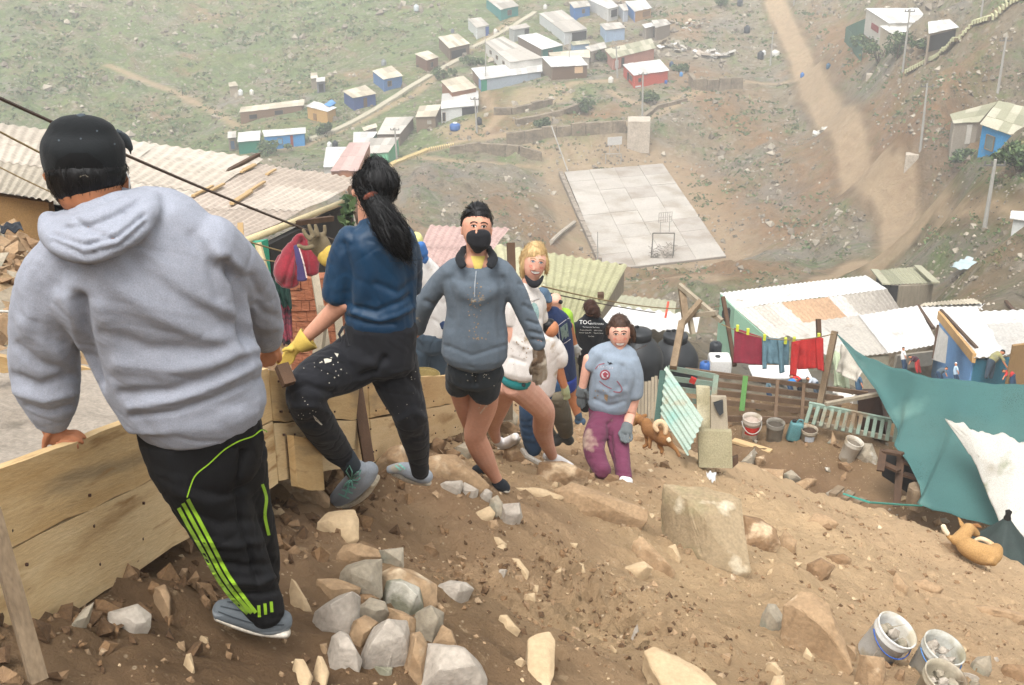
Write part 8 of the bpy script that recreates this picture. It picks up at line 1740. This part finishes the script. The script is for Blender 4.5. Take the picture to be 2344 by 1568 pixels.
tiny('person in a red and black top leaning over the white table', 33.5, 1830, 900, 66, fab('red tee','c2352f'), fab('black track fabric'), bendl)
tiny('person in a pale grey tee bending behind the red sweater', 33, 1868, 905, 66, fab('pale grey tee','b3b8c0'), greyj, bendl)
tiny('person with dark hair sitting low by the slat fence', 30, 1759, 925, 60, fab('teal grey tee','5a7078'), jeans, stand)
# ---------------------------------------------------------------- dogs
tanfur = mat('tan dog fur','94683c','6f4826',8,.85,contrast=.3,bump=.002,bscale=120,spots=[('d9b07a',3,.60,.15)],fscale=90)
gold = mat('golden dog fur','b8925f','9a7443',6,.85,contrast=.35,bump=.002,bscale=120,fscale=90); creamf = mat('cream fur','e8d5b5',None,8,.85,fscale=90); whitefur = mat('white fur','dedad2','c4beb2',8,.85)
def dog(label, S, foot, chains, m, parts, vox=.008):
    r = thing('dog', W(*foot, S(*foot)), label, 'dog'); b = blob('body', chains, S, m, r, voxel=vox, smooth=3)
    for nm, ch, mm in parts: blob(nm, ch, S, mm, r, voxel=vox*.8, smooth=2)
    return r, b
Sd = lambda x, y: min(PX(GR(1490,1034))[2], 11.9)-.10
dog('brown dog with a curled white tipped tail walking away from the camera', Sd, (1500,1030),
  [[(1478,967,.1,13,1),(1486,985,.08,17,1),(1500,990,.02,18,1),(1516,1000,-.06,20,1),(1524,1006,-.1,17,1)], [(1476,970,.12,10,1),(1467,962,.16,11,1),(1460,958,.18,11,1),(1453,968,.2,7,1),(1450,972,.2,4.5,1)],
   [(1482,990,.1,9,1),(1482,1008,.1,6,1),(1480,1018,.1,4.5,1),(1474,1022,.09,4.5,1)],[(1492,992,.03,8,1),(1488,1010,.03,5.5,1),(1487,1024,.03,4.5,1)],
   [(1518,1008,-.05,11,1),(1510,1020,-.04,7,1),(1516,1030,-.04,4.5,1),(1514,1036,-.05,4.5,1)],[(1526,1006,-.12,12,1),(1536,1018,-.12,7,1),(1548,1030,-.12,4.5,1),(1555,1044,-.12,4,1)]], tanfur,
  [('ear', [[(1458,950,.17,5,.5),(1455,943,.17,3,.4)]], tanfur), ('ear', [[(1472,954,.18,6,.5),(1480,950,.18,4,.4)]], tanfur),
   ('tail', [[(1523,992,-.14,5.5,1),(1524,978,-.15,6,1),(1515,966,-.15,6.5,1),(1503,968,-.15,6.5,1),(1500,978,-.15,6,1),(1505,986,-.15,5,1)]], mat('pale tail fur','dcc7a8','b98d5a',8,.85)), ('rump_patch', [[(1529,1004,-.19,6,.5),(1533,1010,-.19,5,.5)]], creamf)])
Sl = lambda x, y: min(PX(GR(2235,1292))[2]-.16, 14.1)
dog('golden brown dog curled up lying beside the black umbrella', Sl, (2240,1280),
  [[(2200,1240,.1,16,1),(2212,1250,.05,22,1),(2232,1262,0,24,1),(2255,1270,-.02,25,1),(2272,1270,0,22,1),(2280,1258,.08,16,1)], [(2185,1236,.12,12,1),(2195,1232,.12,15,1),(2208,1222,.12,16,1),(2215,1212,.14,15,1),(2224,1212,.17,12,1),(2236,1222,.22,8,1)],
   [(2195,1236,.14,9,1),(2176,1232,.14,6,1),(2168,1222,.14,5,1)],[(2265,1280,-.08,14,1),(2275,1288,-.06,9,1)]], gold,
  [('ear', [[(2203,1203,.14,6,.45),(2197,1191,.14,4,.35),(2193,1184,.14,2,.3)]], gold), ('ear', [[(2228,1204,.14,6,.45),(2238,1203,.13,5,.4),(2246,1208,.13,3,.35)]], tanfur), ('paw', [[(2169,1222,.13,6,.9),(2162,1212,.13,6.5,.9),(2159,1204,.13,6,.9)]], creamf), ('tail', [[(2278,1252,.1,6,1),(2262,1240,.14,6,1),(2245,1233,.16,5.5,1),(2232,1236,.16,4,1)]], mat('pale tail fur'))], vox=.009)
Sw = lambda x, y: 27
dog('white dog standing in the lower yard behind the slat fence', Sw, (1935,925), [[(1922,905,0,8,1),(1930,908,0,9.5,1),(1942,910,0,9,1),(1950,912,0,8,1)],[(1920,902,0,6,1),(1914,896,0,6,1),(1909,899,0,4,1)],[(1922,912,0,3,1),(1921,926,0,2.4,1)],[(1928,912,.1,3,1),(1927,926,.1,2.4,1)],[(1948,914,0,3.5,1),(1950,928,0,2.4,1)],[(1942,914,.1,3.5,1),(1941,928,.1,2.4,1)]], whitefur, [('ear', [[(1916,892,0,3,.5)]], whitefur), ('tail', [[(1954,906,0,2.4,1),(1960,898,0,2,1)]], whitefur)], vox=.016)
# ---------------------------------------------------------------- red bundle and cloths hanging on the left
Sb = lambda x, y: 7.6
bn = thing('cloth_bundle', W(680,655,7.6), 'red cloth bundle with a purple scarf hanging behind the raised glove', 'cloth bundle')
blob('red_cloth', [[(690,535,0,8,.8),(676,570,0,24,.8),(665,605,0,36,.8),(662,632,0,38,.8),(664,648,0,24,.7)],[(690,540,.0,12,.8),(708,590,.02,24,.7),(716,625,.02,18,.6)]], Sb, redc, bn, voxel=.009, smooth=1, fold=(.012,9,(.15,0,-1)), strokes=[([(690,545),(665,600),(650,650)],5,-.016),([(692,550),(680,610),(672,655)],5,-.016),([(694,550),(700,600),(704,640)],5,-.014)])
blob('purple_scarf', [[(676,562,-.14,6,.5),(686,600,-.14,10,.5),(692,640,-.12,13,.5)]], Sb, fab('purple scarf','453a63','372e50'), bn, voxel=.007, smooth=1, fold=(.008,16,(.15,0,-1)))
ribbon(BV and [o for o in bn.children if o.name.startswith('purple')][0], [[(684,566),(694,600),(702,636)]], 3, mat('pale trim','cbb7b0',None,6,.9), 'scarf_trim', bn)
sheet_obj('hanging_cloth', [W(622,640,8),W(662,650,8),W(668,706,8),W(634,690,8)], fab('bottle green cloth','16382f','102a23'), 'dark green cloth hanging under the red bundle', 'cloth', wav=.03, k=3, ragged=.12)
sheet_obj('hanging_cloth', [W(640,690,8.1),W(666,695,8.1),W(670,775,8.0),W(648,790,8.0)], mat('striped weave','7a2f3c','2a2a2c',3,.95,stretch=(1,1,14),contrast=.08), 'striped dark and maroon cloth hanging lowest by the brick wall', 'cloth', wav=.02, k=2)
tag(MB().lathe(W(967,872,9.0), [(.11,-.1),(.125,.05),(.13,.05),(.12,.03),(.10,-.08)], 24).build('bucket', mat('old bucket','8d7a4a','6f6038',6,.7)), 'old yellowish bucket showing its rim behind the planks', 'bucket')
sheet_obj('dark_cloth', [W(0,515,9.5),W(46,508,9.5),W(54,528,9.4),W(0,530,9.4)], fab('dark cloth','1d232b'), 'dark cloth lying on the rubble at the left edge', 'cloth', wav=.02, k=2)
tag(MB().tube([W(1196,1030,9.0), W(1206,1044,8.9), W(1240,1063,8.9)], .02, 7).build('pipe_piece', mat('grey pvc','b5aea2',None,4,.6)), 'broken piece of grey pipe below the raised white shoe', 'pipe')
tag(MB().tube([W(-10,712,5.6), W(50,714,5.7), W(160,716,5.9)], .006, 5).build('string_line', mat('white string','e0dcd2',None,4,.8)), 'white string line stretched over the concrete at the left', 'string')
lg = [GT(1315,515), GT(1285,538), GT(1262,560)]
tag(MB().tube([p+Vector((0,0,.3)) for p in lg], .22, 7).build('log', mat('pale log','b3a795',None,1,.9)), 'pale fallen log left of the court', 'log')
# ---------------------------------------------------------------- the misty air of the valley
def haze():
    m = bpy.data.materials.new('haze air'); m.use_nodes = True; t = m.node_tree
    for n in list(t.nodes):
        if n.type == 'BSDF_PRINCIPLED': t.nodes.remove(n)
    v = t.nodes.new('ShaderNodeVolumePrincipled'); v.inputs['Color'].default_value = (.97, .965, .95, 1); v.inputs['Density'].default_value = .0013; v.inputs['Anisotropy'].default_value = .0
    t.links.new(v.outputs[0], t.nodes['Material Output'].inputs['Volume'])
    zs = [v.co.z for v in hill.data.vertices]
    mb = MB().box((20, 223, (min(zs)-1+max(max(zs), 2)+1)/2), (292, 0, 0), (0, 259, 0), (0, 0, (max(max(zs), 2)+1-min(zs)+1)/2))
    tag(mb.build('haze', m), 'pale mist filling the valley', 'haze', kind='stuff')
haze()
